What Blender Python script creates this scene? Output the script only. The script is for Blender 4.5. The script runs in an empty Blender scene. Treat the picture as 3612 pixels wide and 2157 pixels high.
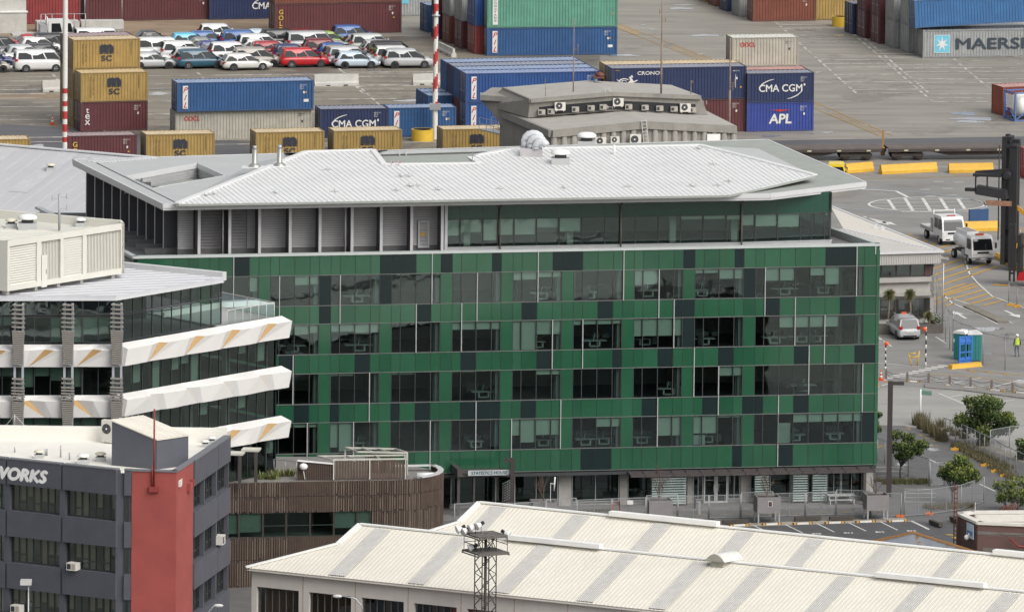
import bpy,math,random
from mathutils import Vector,Matrix
import mathutils
random.seed(7)
V = Vector
sc = bpy.context.scene
R = math.radians
# ---------------------------------------------------------------- camera
F = 43000.0;CX = 1806.0;CY = 1078.5          # focal length and centre in photo pixels (3612 x 2157)
PITCH = R(8.48);ROLL = R(0.6)
CAM = V((0,-900,143))
r0 = V((1,0,0));u0 = V((0,math.sin(PITCH),math.cos(PITCH)));FW = V((0,math.cos(PITCH),-math.sin(PITCH)))
RX = r0*math.cos(ROLL) + u0*math.sin(ROLL)
UY = u0*math.cos(ROLL) - r0*math.sin(ROLL)
cd = bpy.data.cameras.new('camera');cam = bpy.data.objects.new('camera',cd)
sc.collection.objects.link(cam);sc.camera = cam
cd.sensor_width = 36.0;cd.lens = 36.0*F/3612.0;cd.clip_start = 10;cd.clip_end = 6000
cam.matrix_world = Matrix(((RX.x,UY.x,-FW.x,CAM.x),(RX.y,UY.y,-FW.y,CAM.y),(RX.z,UY.z,-FW.z,CAM.z),(0,0,0,1)))
# ---------------------------------------------------------------- light
SUN_EL = R(44);SUN_AZ = R(138)                  # azimuth measured from +Y towards +X
w = bpy.data.worlds.new('World');sc.world = w;w.use_nodes = True
nt = w.node_tree;bg = nt.nodes['Background']
sky = nt.nodes.new('ShaderNodeTexSky');sky.sky_type = 'NISHITA';sky.sun_disc = False
sky.sun_elevation = SUN_EL;sky.sun_rotation = SUN_AZ;sky.air_density = 1.0;sky.dust_density = 4.0;sky.ozone_density = 0.6
hs = nt.nodes.new('ShaderNodeHueSaturation');hs.inputs['Saturation'].default_value = 0.22
nt.links.new(sky.outputs[0],hs.inputs['Color']);nt.links.new(hs.outputs[0],bg.inputs['Color'])
bg.inputs['Strength'].default_value = 0.15
sl = bpy.data.lights.new('sun','SUN');sl.energy = 1.5;sl.angle = R(42);sl.color = (1.0,0.96,0.9)
so = bpy.data.objects.new('sun',sl);sc.collection.objects.link(so)
sd = V((math.sin(SUN_AZ)*math.cos(SUN_EL),math.cos(SUN_AZ)*math.cos(SUN_EL),math.sin(SUN_EL)))
so.rotation_euler = sd.to_track_quat('Z','Y').to_euler();so.location = (60,-100,200)
sc.view_settings.view_transform = 'Standard';sc.view_settings.look = 'None';sc.view_settings.gamma = 1.0
sc.view_settings.exposure = 0.18
sc.cycles.max_bounces = 8;sc.cycles.transparent_max_bounces = 12
sc.cycles.caustics_reflective = False;sc.cycles.caustics_refractive = False
# ---------------------------------------------------------------- pixel <-> world
def ray(px,py):
 a = (px-CX)/F;b = (py-CY)/F
 return FW + RX*a - UY*b
def P(px,py,z=0.0):
 d = ray(px,py);t = (z-CAM.z)/d.z
 return CAM + d*t
def PV(px,py,A,B):
 """point where the sight line meets the vertical plane through plan points A, B"""
 d = ray(px,py);n = V((-(B[1]-A[1]),B[0]-A[0],0));t = n.dot(V((A[0],A[1],0))-CAM)/n.dot(d)
 return CAM + d*t
def PP(px,py,a,b,c):
 n = (b-a).cross(c-a);d = ray(px,py);return CAM + d*(n.dot(a-CAM)/n.dot(d))
def PX(p):
 q = V(p)-CAM;zf = q.dot(FW)
 return CX + F*q.dot(RX)/zf,CY - F*q.dot(UY)/zf
def zat(p,py):
 """height on the vertical line through plan point p that appears at photo row py"""
 a,b = -5.0,60.0
 for _ in range(50):
  m = (a+b)/2
  if PX((p[0],p[1],m))[1] > py: a = m
  else: b = m
 return (a+b)/2
def XY(p,z=0.0): return V((p[0],p[1],z))
def SC(p): return F/((V(p)-CAM).dot(FW))       # photo pixels per metre there
def dirdeg(a): return V((math.cos(R(a)),math.sin(R(a)),0))
# ---------------------------------------------------------------- materials
MATS = {}
def mat(name,col,rough=0.7,var=0.12,scale=1.5,metal=0.0,spec=0.5,streak=0.0,streakcol=None,sdir='Z',bump=0.0,bscale=20.0,rnd=0.0,spots=None,stretch=None):
 """painted / weathered surface: base colour with soft blotches, optional rain streaks, rust spots, bump"""
 if name in MATS: return MATS[name]
 m = bpy.data.materials.new(name);m.use_nodes = True;MATS[name] = m
 t = m.node_tree;N = t.nodes;L = t.links;b = N['Principled BSDF']
 b.inputs['Roughness'].default_value = rough;b.inputs['Metallic'].default_value = metal
 b.inputs['Specular IOR Level'].default_value = spec
 tc = N.new('ShaderNodeTexCoord');src = tc.outputs['Object']
 if stretch:
  mp = N.new('ShaderNodeMapping');mp.inputs['Scale'].default_value = stretch[:3]
  if len(stretch) > 3: mp.inputs['Rotation'].default_value = (0,0,stretch[3])
  L.new(src,mp.inputs['Vector']);src = mp.outputs[0]
 nz = N.new('ShaderNodeTexNoise');nz.inputs['Scale'].default_value = scale;nz.inputs['Detail'].default_value = 6;nz.inputs['Roughness'].default_value = 0.65
 L.new(src,nz.inputs['Vector'])
 mr = N.new('ShaderNodeMapRange');mr.inputs['From Min'].default_value = 0.3;mr.inputs['From Max'].default_value = 0.7
 mr.inputs['To Min'].default_value = 1-var;mr.inputs['To Max'].default_value = 1+var*0.6
 L.new(nz.outputs['Fac'],mr.inputs['Value'])
 hv = N.new('ShaderNodeHueSaturation');hv.inputs['Color'].default_value = (*col,1)
 L.new(mr.outputs[0],hv.inputs['Value']);out = hv.outputs[0]
 if rnd > 0:
  oi = N.new('ShaderNodeObjectInfo');m2 = N.new('ShaderNodeMapRange')
  m2.inputs['To Min'].default_value = 1-rnd;m2.inputs['To Max'].default_value = 1+rnd
  L.new(oi.outputs['Random'],m2.inputs['Value'])
  h2 = N.new('ShaderNodeHueSaturation');L.new(out,h2.inputs['Color']);L.new(m2.outputs[0],h2.inputs['Value']);out = h2.outputs[0]
 if streak > 0:
  mp = N.new('ShaderNodeMapping');s = {'Z': (5,5,0.35),'X': (0.35,5,5),'Y': (5,0.35,5)}[sdir] if isinstance(sdir,str) else (0.12,3.0,0.6)
  mp.inputs['Scale'].default_value = s
  if not isinstance(sdir,str): mp.inputs['Rotation'].default_value = (0,0,sdir)
  L.new(tc.outputs['Object'],mp.inputs['Vector'])
  n2 = N.new('ShaderNodeTexNoise');n2.inputs['Scale'].default_value = 1.0;n2.inputs['Detail'].default_value = 5;n2.inputs['Roughness'].default_value = 0.7
  L.new(mp.outputs[0],n2.inputs['Vector'])
  cr = N.new('ShaderNodeMapRange');cr.inputs['From Min'].default_value = 0.52;cr.inputs['From Max'].default_value = 0.78
  cr.inputs['To Max'].default_value = streak
  L.new(n2.outputs['Fac'],cr.inputs['Value'])
  mx = N.new('ShaderNodeMixRGB');mx.inputs['Color2'].default_value = (*(streakcol or tuple(c*0.4 for c in col)),1)
  L.new(cr.outputs[0],mx.inputs['Fac']);L.new(out,mx.inputs['Color1']);out = mx.outputs[0]
 if spots:
  n3 = N.new('ShaderNodeTexNoise');n3.inputs['Scale'].default_value = spots[1];n3.inputs['Detail'].default_value = 8;n3.inputs['Roughness'].default_value = 0.75
  L.new(tc.outputs['Object'],n3.inputs['Vector'])
  c3 = N.new('ShaderNodeMapRange');c3.inputs['From Min'].default_value = spots[2];c3.inputs['From Max'].default_value = spots[2]+0.08;c3.inputs['To Max'].default_value = spots[3] if len(spots) > 3 else 0.8
  L.new(n3.outputs['Fac'],c3.inputs['Value'])
  mx = N.new('ShaderNodeMixRGB');mx.inputs['Color2'].default_value = (*spots[0],1)
  L.new(c3.outputs[0],mx.inputs['Fac']);L.new(out,mx.inputs['Color1']);out = mx.outputs[0]
 L.new(out,b.inputs['Base Color'])
 if bump > 0:
  nb = N.new('ShaderNodeTexNoise');nb.inputs['Scale'].default_value = bscale;nb.inputs['Detail'].default_value = 4
  L.new(tc.outputs['Object'],nb.inputs['Vector'])
  bp = N.new('ShaderNodeBump');bp.inputs['Strength'].default_value = bump;bp.inputs['Distance'].default_value = 0.05
  L.new(nb.outputs['Fac'],bp.inputs['Height']);L.new(bp.outputs[0],b.inputs['Normal'])
 return m
def glass(name,tint,refl=0.10,rough=0.02,wav=0.0):
 """tinted pane: partly see-through, partly mirror"""
 if name in MATS: return MATS[name]
 m = bpy.data.materials.new(name);m.use_nodes = True;MATS[name] = m
 t = m.node_tree;N = t.nodes;L = t.links;N.remove(N['Principled BSDF']);o = N['Material Output']
 tr = N.new('ShaderNodeBsdfTransparent');tr.inputs[0].default_value = (*tint,1)
 gl = N.new('ShaderNodeBsdfGlossy');gl.inputs['Roughness'].default_value = rough;gl.inputs['Color'].default_value = (0.72,0.88,0.88,1)
 lw = N.new('ShaderNodeLayerWeight');lw.inputs['Blend'].default_value = 0.25
 mr = N.new('ShaderNodeMapRange');mr.inputs['To Min'].default_value = refl;mr.inputs['To Max'].default_value = 0.8
 L.new(lw.outputs['Fresnel'],mr.inputs['Value'])
 mx = N.new('ShaderNodeMixShader');L.new(mr.outputs[0],mx.inputs[0]);L.new(tr.outputs[0],mx.inputs[1]);L.new(gl.outputs[0],mx.inputs[2])
 if wav > 0:
  tc = N.new('ShaderNodeTexCoord');nb = N.new('ShaderNodeTexNoise');nb.inputs['Scale'].default_value = 0.9;nb.inputs['Detail'].default_value = 1
  L.new(tc.outputs['Object'],nb.inputs['Vector'])
  bp = N.new('ShaderNodeBump');bp.inputs['Strength'].default_value = wav;bp.inputs['Distance'].default_value = 0.05
  L.new(nb.outputs['Fac'],bp.inputs['Height']);L.new(bp.outputs[0],gl.inputs['Normal'])
 L.new(mx.outputs[0],o.inputs['Surface'])
 return m
# ---------------------------------------------------------------- objects
COL = sc.collection
USED = {}
def tag(o,label=None,cat=None,group=None,kind=None):
 if label: o['label'] = label
 if cat: o['category'] = cat
 if group: o['group'] = group
 if kind: o['kind'] = kind
 return o
def empty(name,loc,rz=0.0,label=None,cat=None,group=None):
 o = bpy.data.objects.new(name,None);COL.objects.link(o);o.location = loc;o.rotation_euler = (0,0,rz)
 o.empty_display_size = 0.3
 return tag(o,label,cat,group)
class MB:
 """collects faces and links them as ONE mesh object"""
 def __init__(s): s.v = [];s.f = [];s.m = [];s.sm = []
 def face(s,pts,m=0,sm=False):
  i = len(s.v);s.v += [tuple(p) for p in pts];s.f.append(tuple(range(i,i+len(pts))));s.m.append(m);s.sm.append(sm)
 def hexa(s,a,m=0):
  """8 corners: bottom ring 0-3, top ring 4-7"""
  i = len(s.v);s.v += [tuple(p) for p in a]
  for q in ((3,2,1,0),(4,5,6,7),(0,1,5,4),(1,2,6,5),(2,3,7,6),(3,0,4,7)):
   s.f.append(tuple(i+k for k in q));s.m.append(m);s.sm.append(False)
 def box(s,c0,c1,m=0):
  x0,y0,z0 = c0;x1,y1,z1 = c1
  s.hexa([(x0,y0,z0),(x1,y0,z0),(x1,y1,z0),(x0,y1,z0),(x0,y0,z1),(x1,y0,z1),(x1,y1,z1),(x0,y1,z1)],m)
 def obox(s,o,ex,ey,lx,ly,z0,z1,m=0):
  """box from corner o along unit plan axes ex, ey"""
  o = V((o[0],o[1],0));ex = V(ex);ey = V(ey)
  q = [o,o+ex*lx,o+ex*lx+ey*ly,o+ey*ly]
  s.hexa([XY(p,z0) for p in q]+[XY(p,z1) for p in q],m)
 def prism(s,poly,z0,z1,m=0,mtop=None,top=True,bottom=True):
  n = len(poly);a = sum(poly[k][0]*poly[(k+1) % n][1]-poly[(k+1) % n][0]*poly[k][1] for k in range(n))
  if a < 0: poly = poly[::-1]
  g0 = z0 if callable(z0) else (lambda p: z0);g1 = z1 if callable(z1) else (lambda p: z1)
  i = len(s.v);s.v += [(p[0],p[1],g0(p)) for p in poly]+[(p[0],p[1],g1(p)) for p in poly]
  if bottom: s.f.append(tuple(i+k for k in reversed(range(n))));s.m.append(m);s.sm.append(False)
  if top: s.f.append(tuple(i+n+k for k in range(n)));s.m.append(m if mtop is None else mtop);s.sm.append(False)
  for k in range(n):
   k2 = (k+1) % n;s.f.append((i+k,i+k2,i+n+k2,i+n+k));s.m.append(m);s.sm.append(False)
 def tube(s,a,b,r,n=8,m=0,r2=None,cap=True):
  a = V(a);b = V(b);d = (b-a);r2 = r if r2 is None else r2
  if d.length < 1e-6: return
  d.normalize();x = d.orthogonal().normalized();y = d.cross(x);i = len(s.v)
  for k in range(n):
   an = 2*math.pi*k/n+0.3;c = x*math.cos(an)+y*math.sin(an)
   s.v.append(tuple(a+c*r));s.v.append(tuple(b+c*r2))
  for k in range(n):
   k2 = (k+1) % n;s.f.append((i+2*k,i+2*k2,i+2*k2+1,i+2*k+1));s.m.append(m);s.sm.append(n > 5)
  if cap:
   s.f.append(tuple(i+2*k for k in reversed(range(n))));s.m.append(m);s.sm.append(False)
   s.f.append(tuple(i+2*k+1 for k in range(n)));s.m.append(m);s.sm.append(False)
 def bar(s,a,b,wx,wz,m=0):
  """square bar from a to b"""
  a = V(a);b = V(b);d = (b-a).normalized();up = V((0,0,1))
  if abs(d.z) > 0.95: up = V((0,1,0))
  x = d.cross(up).normalized();y = x.cross(d)
  q = [x*(-wx/2)-y*(wz/2),x*(wx/2)-y*(wz/2),x*(wx/2)+y*(wz/2),x*(-wx/2)+y*(wz/2)]
  s.hexa([a+p for p in q]+[b+p for p in q],m)
 def path(s,pts,r,n=6,m=0):
  """one continuous bent pipe through the points"""
  pts = [V(p) for p in pts];i = len(s.v);N = len(pts);ref = None
  for k,p in enumerate(pts):
   d = ((pts[min(k+1,N-1)]-pts[max(k-1,0)])).normalized()
   x = d.orthogonal().normalized() if ref is None else (ref-d*ref.dot(d)).normalized();ref = x;y = d.cross(x)
   for q in range(n): a = 2*math.pi*q/n+.3;s.v.append(tuple(p+(x*math.cos(a)+y*math.sin(a))*r))
  for k in range(N-1):
   for q in range(n):
    q2 = (q+1) % n;s.f.append((i+k*n+q,i+k*n+q2,i+(k+1)*n+q2,i+(k+1)*n+q));s.m.append(m);s.sm.append(n > 5)
  s.f.append(tuple(i+q for q in reversed(range(n))));s.f.append(tuple(i+(N-1)*n+q for q in range(n)));s.m += [m,m];s.sm += [False,False]
 def lathe(s,c,prof,n=16,m=0,axis='Z',cap=True):
  """profile [(radius, height)]"""
  c = V(c);i = len(s.v)
  for r,h in prof:
   for k in range(n):
    a = 2*math.pi*k/n
    q = (r*math.cos(a),r*math.sin(a),h)
    if axis == 'Y': q = (q[0],h,q[1])
    if axis == 'X': q = (h,q[0],q[1])
    s.v.append(tuple(c+V(q)))
  for j in range(len(prof)-1):
   for k in range(n):
    k2 = (k+1) % n
    q = (i+j*n+k,i+j*n+k2,i+(j+1)*n+k2,i+(j+1)*n+k)
    s.f.append(q if axis != 'Y' else q[::-1]);s.m.append(m);s.sm.append(True)
  if cap:
   s.f.append(tuple(i+k for k in reversed(range(n))));s.m.append(m);s.sm.append(False)
   e = i+(len(prof)-1)*n;s.f.append(tuple(e+k for k in range(n)));s.m.append(m);s.sm.append(False)
 def blob(s,c,rx,ry,rz,m=0,n=10,k=6):
  c = V(c);i = len(s.v)
  for j in range(k+1):
   t = math.pi*j/k
   for q in range(n):
    a = 2*math.pi*q/n
    s.v.append((c.x+rx*math.sin(t)*math.cos(a),c.y+ry*math.sin(t)*math.sin(a),c.z-rz*math.cos(t)))
  for j in range(k):
   for q in range(n):
    q2 = (q+1) % n;s.f.append((i+j*n+q,i+j*n+q2,i+(j+1)*n+q2,i+(j+1)*n+q));s.m.append(m);s.sm.append(True)
 def text(s,txt,o,ex,ey,h,m=0,bold=0.0,shear=0.0,width=None,align='L',depth=0.0):
  """flat lettering: cap height h, baseline start o, along ex, upright ey"""
  vs,fs,w,ch = text_geo(txt,0.0,shear)
  if bold > 0 and depth == 0.0:                              # heavier strokes: the same letters laid side by side, each a hair in front of the last
   kb = h/ch*bold*1.1
   for q,(sx,sy) in enumerate(((-1,0),(1,0),(0,1),(0,-1))): s.text(txt,V(o)+V(ex)*(kb*sx)+V(ey)*(kb*sy*.8),ex,ey,h,m,0.0,shear,width,align,.0012*(q+1))
  k = h/ch;kx = k if width is None else width/w
  if align == 'C': o = V(o)-V(ex)*(w*kx/2)
  i = len(s.v);o = V(o);ex = V(ex);ey = V(ey);nn = ex.cross(ey)*depth
  s.v += [tuple(o+ex*(x*kx)+ey*(y*k)+nn) for x,y in vs]
  for f in fs: s.f.append(tuple(i+q for q in f));s.m.append(m);s.sm.append(False)
  return w*kx
 def clusters(s):
  """the far-apart pieces, each as a builder of its own"""
  par = list(range(len(s.v)))
  def fd(a):
   while par[a] != a: par[a] = par[par[a]];a = par[a]
   return a
  for f in s.f:
   for q in f[1:]: par[fd(q)] = fd(f[0])
  isl = {}
  for k,p in enumerate(s.v):
   r = fd(k);e = isl.setdefault(r,[list(p),list(p)])
   for a in range(3): e[0][a] = min(e[0][a],p[a]);e[1][a] = max(e[1][a],p[a])
  ks = list(isl);up = {k: k for k in ks}
  def g(a):
   while up[a] != a: a = up[a]
   return a
  sz = {k: max(isl[k][1][a]-isl[k][0][a] for a in range(3)) for k in ks}
  for i,a in enumerate(ks):
   for c in ks[i+1:]:
    gap = math.sqrt(sum(max(0,isl[a][0][q]-isl[c][1][q],isl[c][0][q]-isl[a][1][q])**2 for q in range(3)))
    if gap <= max(.02,.49*max(sz[a],sz[c])): up[g(a)] = g(c)
  out = {}
  for f,m,sm in zip(s.f,s.m,s.sm):
   o = out.setdefault(g(fd(f[0])),MB());i = len(o.v);o.v += [s.v[q] for q in f];o.f.append(tuple(range(i,i+len(f))));o.m.append(m);o.sm.append(sm)
  return list(out.values())
 def mesh(s,name,mats):
  me = bpy.data.meshes.new(name);me.from_pydata(s.v,[],s.f)
  for q in mats: me.materials.append(q)
  me.polygons.foreach_set('material_index',s.m);me.polygons.foreach_set('use_smooth',s.sm)
  me.update();return me
 def build(s,name,mats,parent=None,label=None,cat=None,group=None,kind=None,loc=None):
  if not isinstance(mats,(list,tuple)): mats = [mats]
  if parent is not None and loc is None:
   wm = parent.matrix_basis.copy();q = parent.parent
   while q is not None: wm = q.matrix_basis @ wm;q = q.parent
   inv = wm.inverted();s.v = [tuple(inv @ V(p)) for p in s.v]
  o = bpy.data.objects.new(name,s.mesh(name,mats));COL.objects.link(o)
  if parent is not None: o.parent = parent
  return tag(o,label,cat,group,kind)
 def thing(s,name,mats,label,cat,group=None,base=None):
  """one-mesh thing with its origin at its base"""
  if base is None:
   xs = [p[0] for p in s.v];ys = [p[1] for p in s.v];zs = [p[2] for p in s.v]
   base = V(((min(xs)+max(xs))/2,(min(ys)+max(ys))/2,min(zs)))
  s.v = [tuple(V(p)-V(base)) for p in s.v]
  o = s.build(name,mats,None,label,cat,group);o.location = base
  return o
_TC = {}
def text_geo(txt,bold,shear):
 key = (txt,bold,shear)
 if key in _TC: return _TC[key]
 cu = bpy.data.curves.new('t','FONT');cu.body = txt;cu.size = 1.0;cu.offset = bold;cu.shear = shear;cu.resolution_u = 3
 o = bpy.data.objects.new('t',cu);COL.objects.link(o)
 dg = bpy.context.evaluated_depsgraph_get();ev = o.evaluated_get(dg);me = ev.to_mesh()
 vs = [(v.co.x,v.co.y) for v in me.vertices];fs = [tuple(p.vertices) for p in me.polygons]
 ev.to_mesh_clear();bpy.data.objects.remove(o);bpy.data.curves.remove(cu)
 x0 = min(v[0] for v in vs);y0 = 0.0
 vs = [(v[0]-x0,v[1]) for v in vs]
 _TC[key] = (vs,fs,max(v[0] for v in vs),max(0.3,max(v[1] for v in vs)))
 return _TC[key]
def copy_tree(o,parent=None):
 c = o.copy();COL.objects.link(c)
 if parent is not None: c.parent = parent
 for ch in list(o.children): copy_tree(ch,c)
 return c
def hatch(mb,poly,axis,spacing,wd,ht,m=0,off=0.0):
 """raised ribs along 3-D direction axis over a planar polygon"""
 n = V((0,0,0))
 for k in range(len(poly)): n += (poly[k]-poly[0]).cross(poly[(k+1) % len(poly)]-poly[0])
 n.normalize()
 if n.z < 0 or (abs(n.z) < 1e-4 and n.y > 0): n = -n
 e = (axis-n*axis.dot(n)).normalized();f = n.cross(e)
 o = poly[0];pf = [((p-o).dot(f),(p-o).dot(e)) for p in poly]
 lo = min(p[0] for p in pf);hi = max(p[0] for p in pf);k = lo+spacing/2
 while k < hi:
  xs = []
  for q in range(len(pf)):
   a,b = pf[q],pf[(q+1) % len(pf)]
   if (a[0]-k)*(b[0]-k) < 0: xs.append(a[1]+(b[1]-a[1])*(k-a[0])/(b[0]-a[0]))
  xs.sort()
  for q in range(0,len(xs)-1,2):
   if xs[q+1]-xs[q] < 0.02: continue
   a = o+f*k+e*xs[q]+n*off;b = o+f*k+e*xs[q+1]+n*off
   l0,l1 = a-f*wd/2,b-f*wd/2;h0,h1 = a-f*wd*0.2+n*ht,b-f*wd*0.2+n*ht;i0,i1 = a+f*wd*0.2+n*ht,b+f*wd*0.2+n*ht;g0,g1 = a+f*wd/2,b+f*wd/2
   mb.face([l0,h0,h1,l1][::-1],m);mb.face([h0,i0,i1,h1][::-1],m);mb.face([i0,g0,g1,i1][::-1],m);mb.face([l0,h0,i0,g0],m);mb.face([g1,i1,h1,l1],m)
  k += spacing
def flat(pts,z): return [P(a,b,z) for a,b in pts]
def sheet(name,pts,z,m,kind='structure'):
 mb = MB();mb.face(ccw(flat(pts,z)));return mb.build(name,m,kind=kind)
def ccw(q):
 a = sum(q[k].x*q[(k+1) % len(q)].y-q[(k+1) % len(q)].x*q[k].y for k in range(len(q)))
 return q if a > 0 else q[::-1]
def stripe(mb,a,b,wd,z,m=0):
 """painted line between two ground points"""
 a = XY(a);b = XY(b);d = (b-a).normalized();n = V((-d.y,d.x,0))*(wd/2)
 mb.face([XY(p,z) for p in (a-n,b-n,b+n,a+n)],m)
# ================================================================ GROUND AND MARKINGS
b = MB();b.face([(-1500,-1000,0),(1500,-1000,0),(1500,2500,0),(-1500,2500,0)])
mYard = mat('yard_concrete',(.262,.242,.208),.6,.30,.5,stretch=(.16,.8,.5,R(-12)),spots=((.12,.112,.10),.075,.55,.6))
b.build('ground',[mYard],kind='structure')
mAsph = mat('asphalt',(.232,.225,.212),.65,.22,.5,stretch=(.25,.8,.5,R(-10)),spots=((.13,.125,.12),.10,.54,.5))
mAsphD = mat('dark_asphalt',(.098,.098,.104),.6,.18,.6,stretch=(.2,.8,.5,R(-6)))
mPale = mat('pale_concrete',(.30,.292,.272),.7,.18,.5,stretch=(.3,.7,.5,R(20)),spots=((.20,.19,.18),.15,.56,.5))
mSand = mat('brown_gravel',(.27,.20,.135),.9,.35,.6,stretch=(.2,.9,.5,R(-4)),spots=((.14,.10,.07),.25,.55,.7))
mStreet = mat('street_asphalt',(.125,.123,.122),.65,.2,.7)
mPark = mat('parking_asphalt',(.083,.083,.087),.7,.2,.9)
mPave = mat('paving',(.17,.165,.16),.75,.15,1.5)
mWorn = mat('worn_white',(.52,.50,.45),.8,.2,1.2,spots=((.25,.235,.21),.9,.47,.85))
mLine = mat('line_white',(.62,.61,.58),.8,.15,2,spots=((.3,.29,.27),1.6,.60,.8))
mYel = mat('line_yellow',(.48,.28,.05),.8,.15,1.5,spots=((.22,.18,.12),1.3,.6,.8))
mBlueL = mat('line_blue',(.35,.45,.55),.8,.15,1.5)
mWet = mat('wet_ground',(.34,.345,.35),.08,.25,1.0,spec=1.0)  # puddle water; its pale base stands in for reflected sky
def zone(name,pts,z,m): b = MB();b.face(ccw(flat(pts,z)));b.build(name,[m],kind='structure')
zone('gravel_yard',[(-200,62),(1120,40),(1420,55),(1000,128),(560,130),(-200,128)],.004,mSand)
zone('container_yard',[(-300,128),(2120,128),(2100,560),(-300,640)],.002,mat('yard_brown',(.215,.188,.148),.6,.38,.5,stretch=(.12,.9,.5,R(-12)),spots=((.07,.066,.062),.12,.53,.65)))
zone('gravel_yard',[(-200,395-60),(480,322),(480,345),(-200,352)],.004,mSand)
zone('road',[(2450,500),(3800,478),(3800,541),(2450,563)],.004,mAsphD)
zone('yard_apron',[(2300,1000),(2700,590),(3800,590),(3900,1345),(2900,1400)],.004,mAsph)
zone('road',[(-900,370),(1300,530),(1900,560),(2000,800),(-900,700)],.004,mAsphD)
zone('car_park',[(2950,1372),(3230,1365),(3330,1372),(3800,1420),(3900,1700),(3460,1560),(2950,1500)],.008,mPale)
zone('street',[(-1200,2100),(2700,1490),(3190,1500),(3470,1580),(4000,1770),(4000,3000),(-1500,3000)],.012,mStreet)
zone('parking_lot',[(2300,1867),(2560,1855),(3210,1838),(3800,1838),(3800,2100),(2000,2250)],.016,mPark)
zone('gravel_strip',[(2480,1850),(2560,1845),(3190,1825),(3212,1837),(2560,1857)],.018,mat('pale_gravel',(.33,.29,.235),.95,.3,3))
b = MB();b.prism([P(x,y) for x,y in ((1500,1840),(2300,1802),(3060,1789),(3090,1755),(1500,1800))],0,.12);b.build('pavement',[mPave],kind='structure')
# broken kerb edge between road and car park
b = MB();e = [P(x,y) for x,y in ((3262,1368),(3310,1372),(3400,1378),(3500,1392),(3640,1410))]
for k in range(4): b.prism([e[k],e[k+1],e[k+1]+V((0,1.6,0)),e[k]+V((0,1.6,0))],0,.10)
b.build('kerb',[mat('kerb_grey',(.22,.21,.2),.85,.25,1.5)],kind='structure')
def lines(name,segs,wd,m,z=.022):
 b = MB()
 for s in segs:
  for k in range(len(s)-1): stripe(b,P(*s[k]),P(*s[k+1]),wd,z)
 b.build(name,[m],kind='structure')
rg = random.Random(3)
def bays(name,o,u_deg,nu,nv,du,dv,skip=0,dash=True):
 """worn container bay grid: long lines along u, dashed lines across"""
 u = dirdeg(u_deg);v = dirdeg(u_deg+90);O = P(*o);b = MB()
 for j in range(nv):
  k = 0.0
  while k < nu*du:
   L = rg.uniform(4,16);
   if rg.random() < .72: stripe(b,O+v*(j*dv+rg.uniform(-.1,.1))+u*k,O+v*(j*dv)+u*min(nu*du,k+L),rg.uniform(.2,.5),.022)
   k += L+rg.uniform(.3,5)
 for i in range(nu+1):
  j = 0.0
  while j < nv*dv:
   stripe(b,O+u*(i*du)+v*j,O+u*(i*du)+v*(j+1.9),.24,.026);j += 3.1
   if rg.random() < .5: q = O+u*(i*du+rg.uniform(-1,1))+v*(j-.5);stripe(b,q,q+u*rg.uniform(.8,2),.12,.026)
 b.build(name,[mWorn],kind='structure')
bays('bay_marking',(-120,520),9,5,17,13.3,2.9)
bays('bay_marking',(1280,330),8,1,6,12.5,2.9)
bays('bay_marking',(3290,360),7,4,24,6.6,2.6)
bays('bay_marking',(3020,330),7,1,20,6.6,2.6)
lines('yellow_marking',[[(2177,83),(2517,211),(2866,358),(3149,479)],[(2177,100),(2475,215),(2904,396),(3100,479)]]+[[(2177+k*9.5,83+k*3.6),(2172+k*9.5,99+k*3.6)] for k in range(9)]+[[(2390+k*9.5,163+k*3.6),(2365+k*9.5,171+k*3.6)] for k in range(12)]+[[(2866+k*10,358+k*4.3),(2846+k*10,366+k*4.3)] for k in range(4)]+[[(2950+k*10.5,395+k*4.5),(2922+k*10.5,404+k*4.5)] for k in range(18)],.08,mYel)
lines('white_line',[[(3190,463),(3612,459)],[(2180,121),(2560,116)]],.12,mWorn)
lines('rail_track',[[(2560,575),(3700,563)],[(2560,566),(3700,554)],[(2560,590),(3700,577)],[(2560,605),(3700,592)]],.10,mat('rail_steel',(.33,.33,.34),.35,.1,metal=.5),.03)
lines('yellow_marking',[[(2960,632),(3200,628),(3420,621),(3620,617)],[(3000,611),(3080,618)],[(3165,617),(3190,622)],[(3340,609),(3385,619)]],.15,mYel)
# oval traffic island painted white with a blue outline
ov = [(3270+205*math.cos(a),721+25*math.sin(a)) for a in [k*math.pi/24 for k in range(49)]]
lines('white_marking',[ov],.22,mLine)
lines('white_marking',[[(3072+k*.0,716),(3458,711)],[(3080,728),(3440,725)],[(3120,738),(3420,736)],[(3130,704),(3410,702)]],.13,mLine)
lines('white_marking',[[(3130+62*k,701+(-2 if k in (1,2,3) else 0)),(3158+62*k,742+(2 if k in (1,2) else 0))] for k in range(5)]+[[(3040,668),(3160,674),(3208,699)]],.30,mLine)
lines('blue_marking',[[(3050,664),(3140,669),(3260,680),(3380,695),(3470,714),(3480,730),(3440,746)],[(2945,732),(3060,740),(3150,747)]],.14,mBlueL)
lines('white_marking',[[(3180,748),(3430,746)]]+[[(3294+x,641+y),(3329+x,641+y)] for x,y in ((0,0),(71,2),(-49,28),(31,24),(-28,51),(47,47))],.2,mLine)
def arrow(px,py,ang,L,w=.5):
 o = P(px,py);d = dirdeg(ang);n = V((-d.y,d.x,0));b = MB();z = V((0,0,.024))
 b.face([o+n*w*.25+z,o-n*w*.25+z,o-n*w*.25+d*L*.6+z,o+n*w*.25+d*L*.6+z]);b.face([o+n*w+d*L*.6+z,o-n*w+d*L*.6+z,o+d*L+z]);
 for f in b.f: pass
 b.build('arrow_marking',[mLine],kind='structure')
arrow(3045,764,-68,5.5);arrow(3060,768,-62,5);arrow(3295,893,-75,4.2);arrow(3408,1124,103,4);arrow(3545,1095,-75,4)
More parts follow.
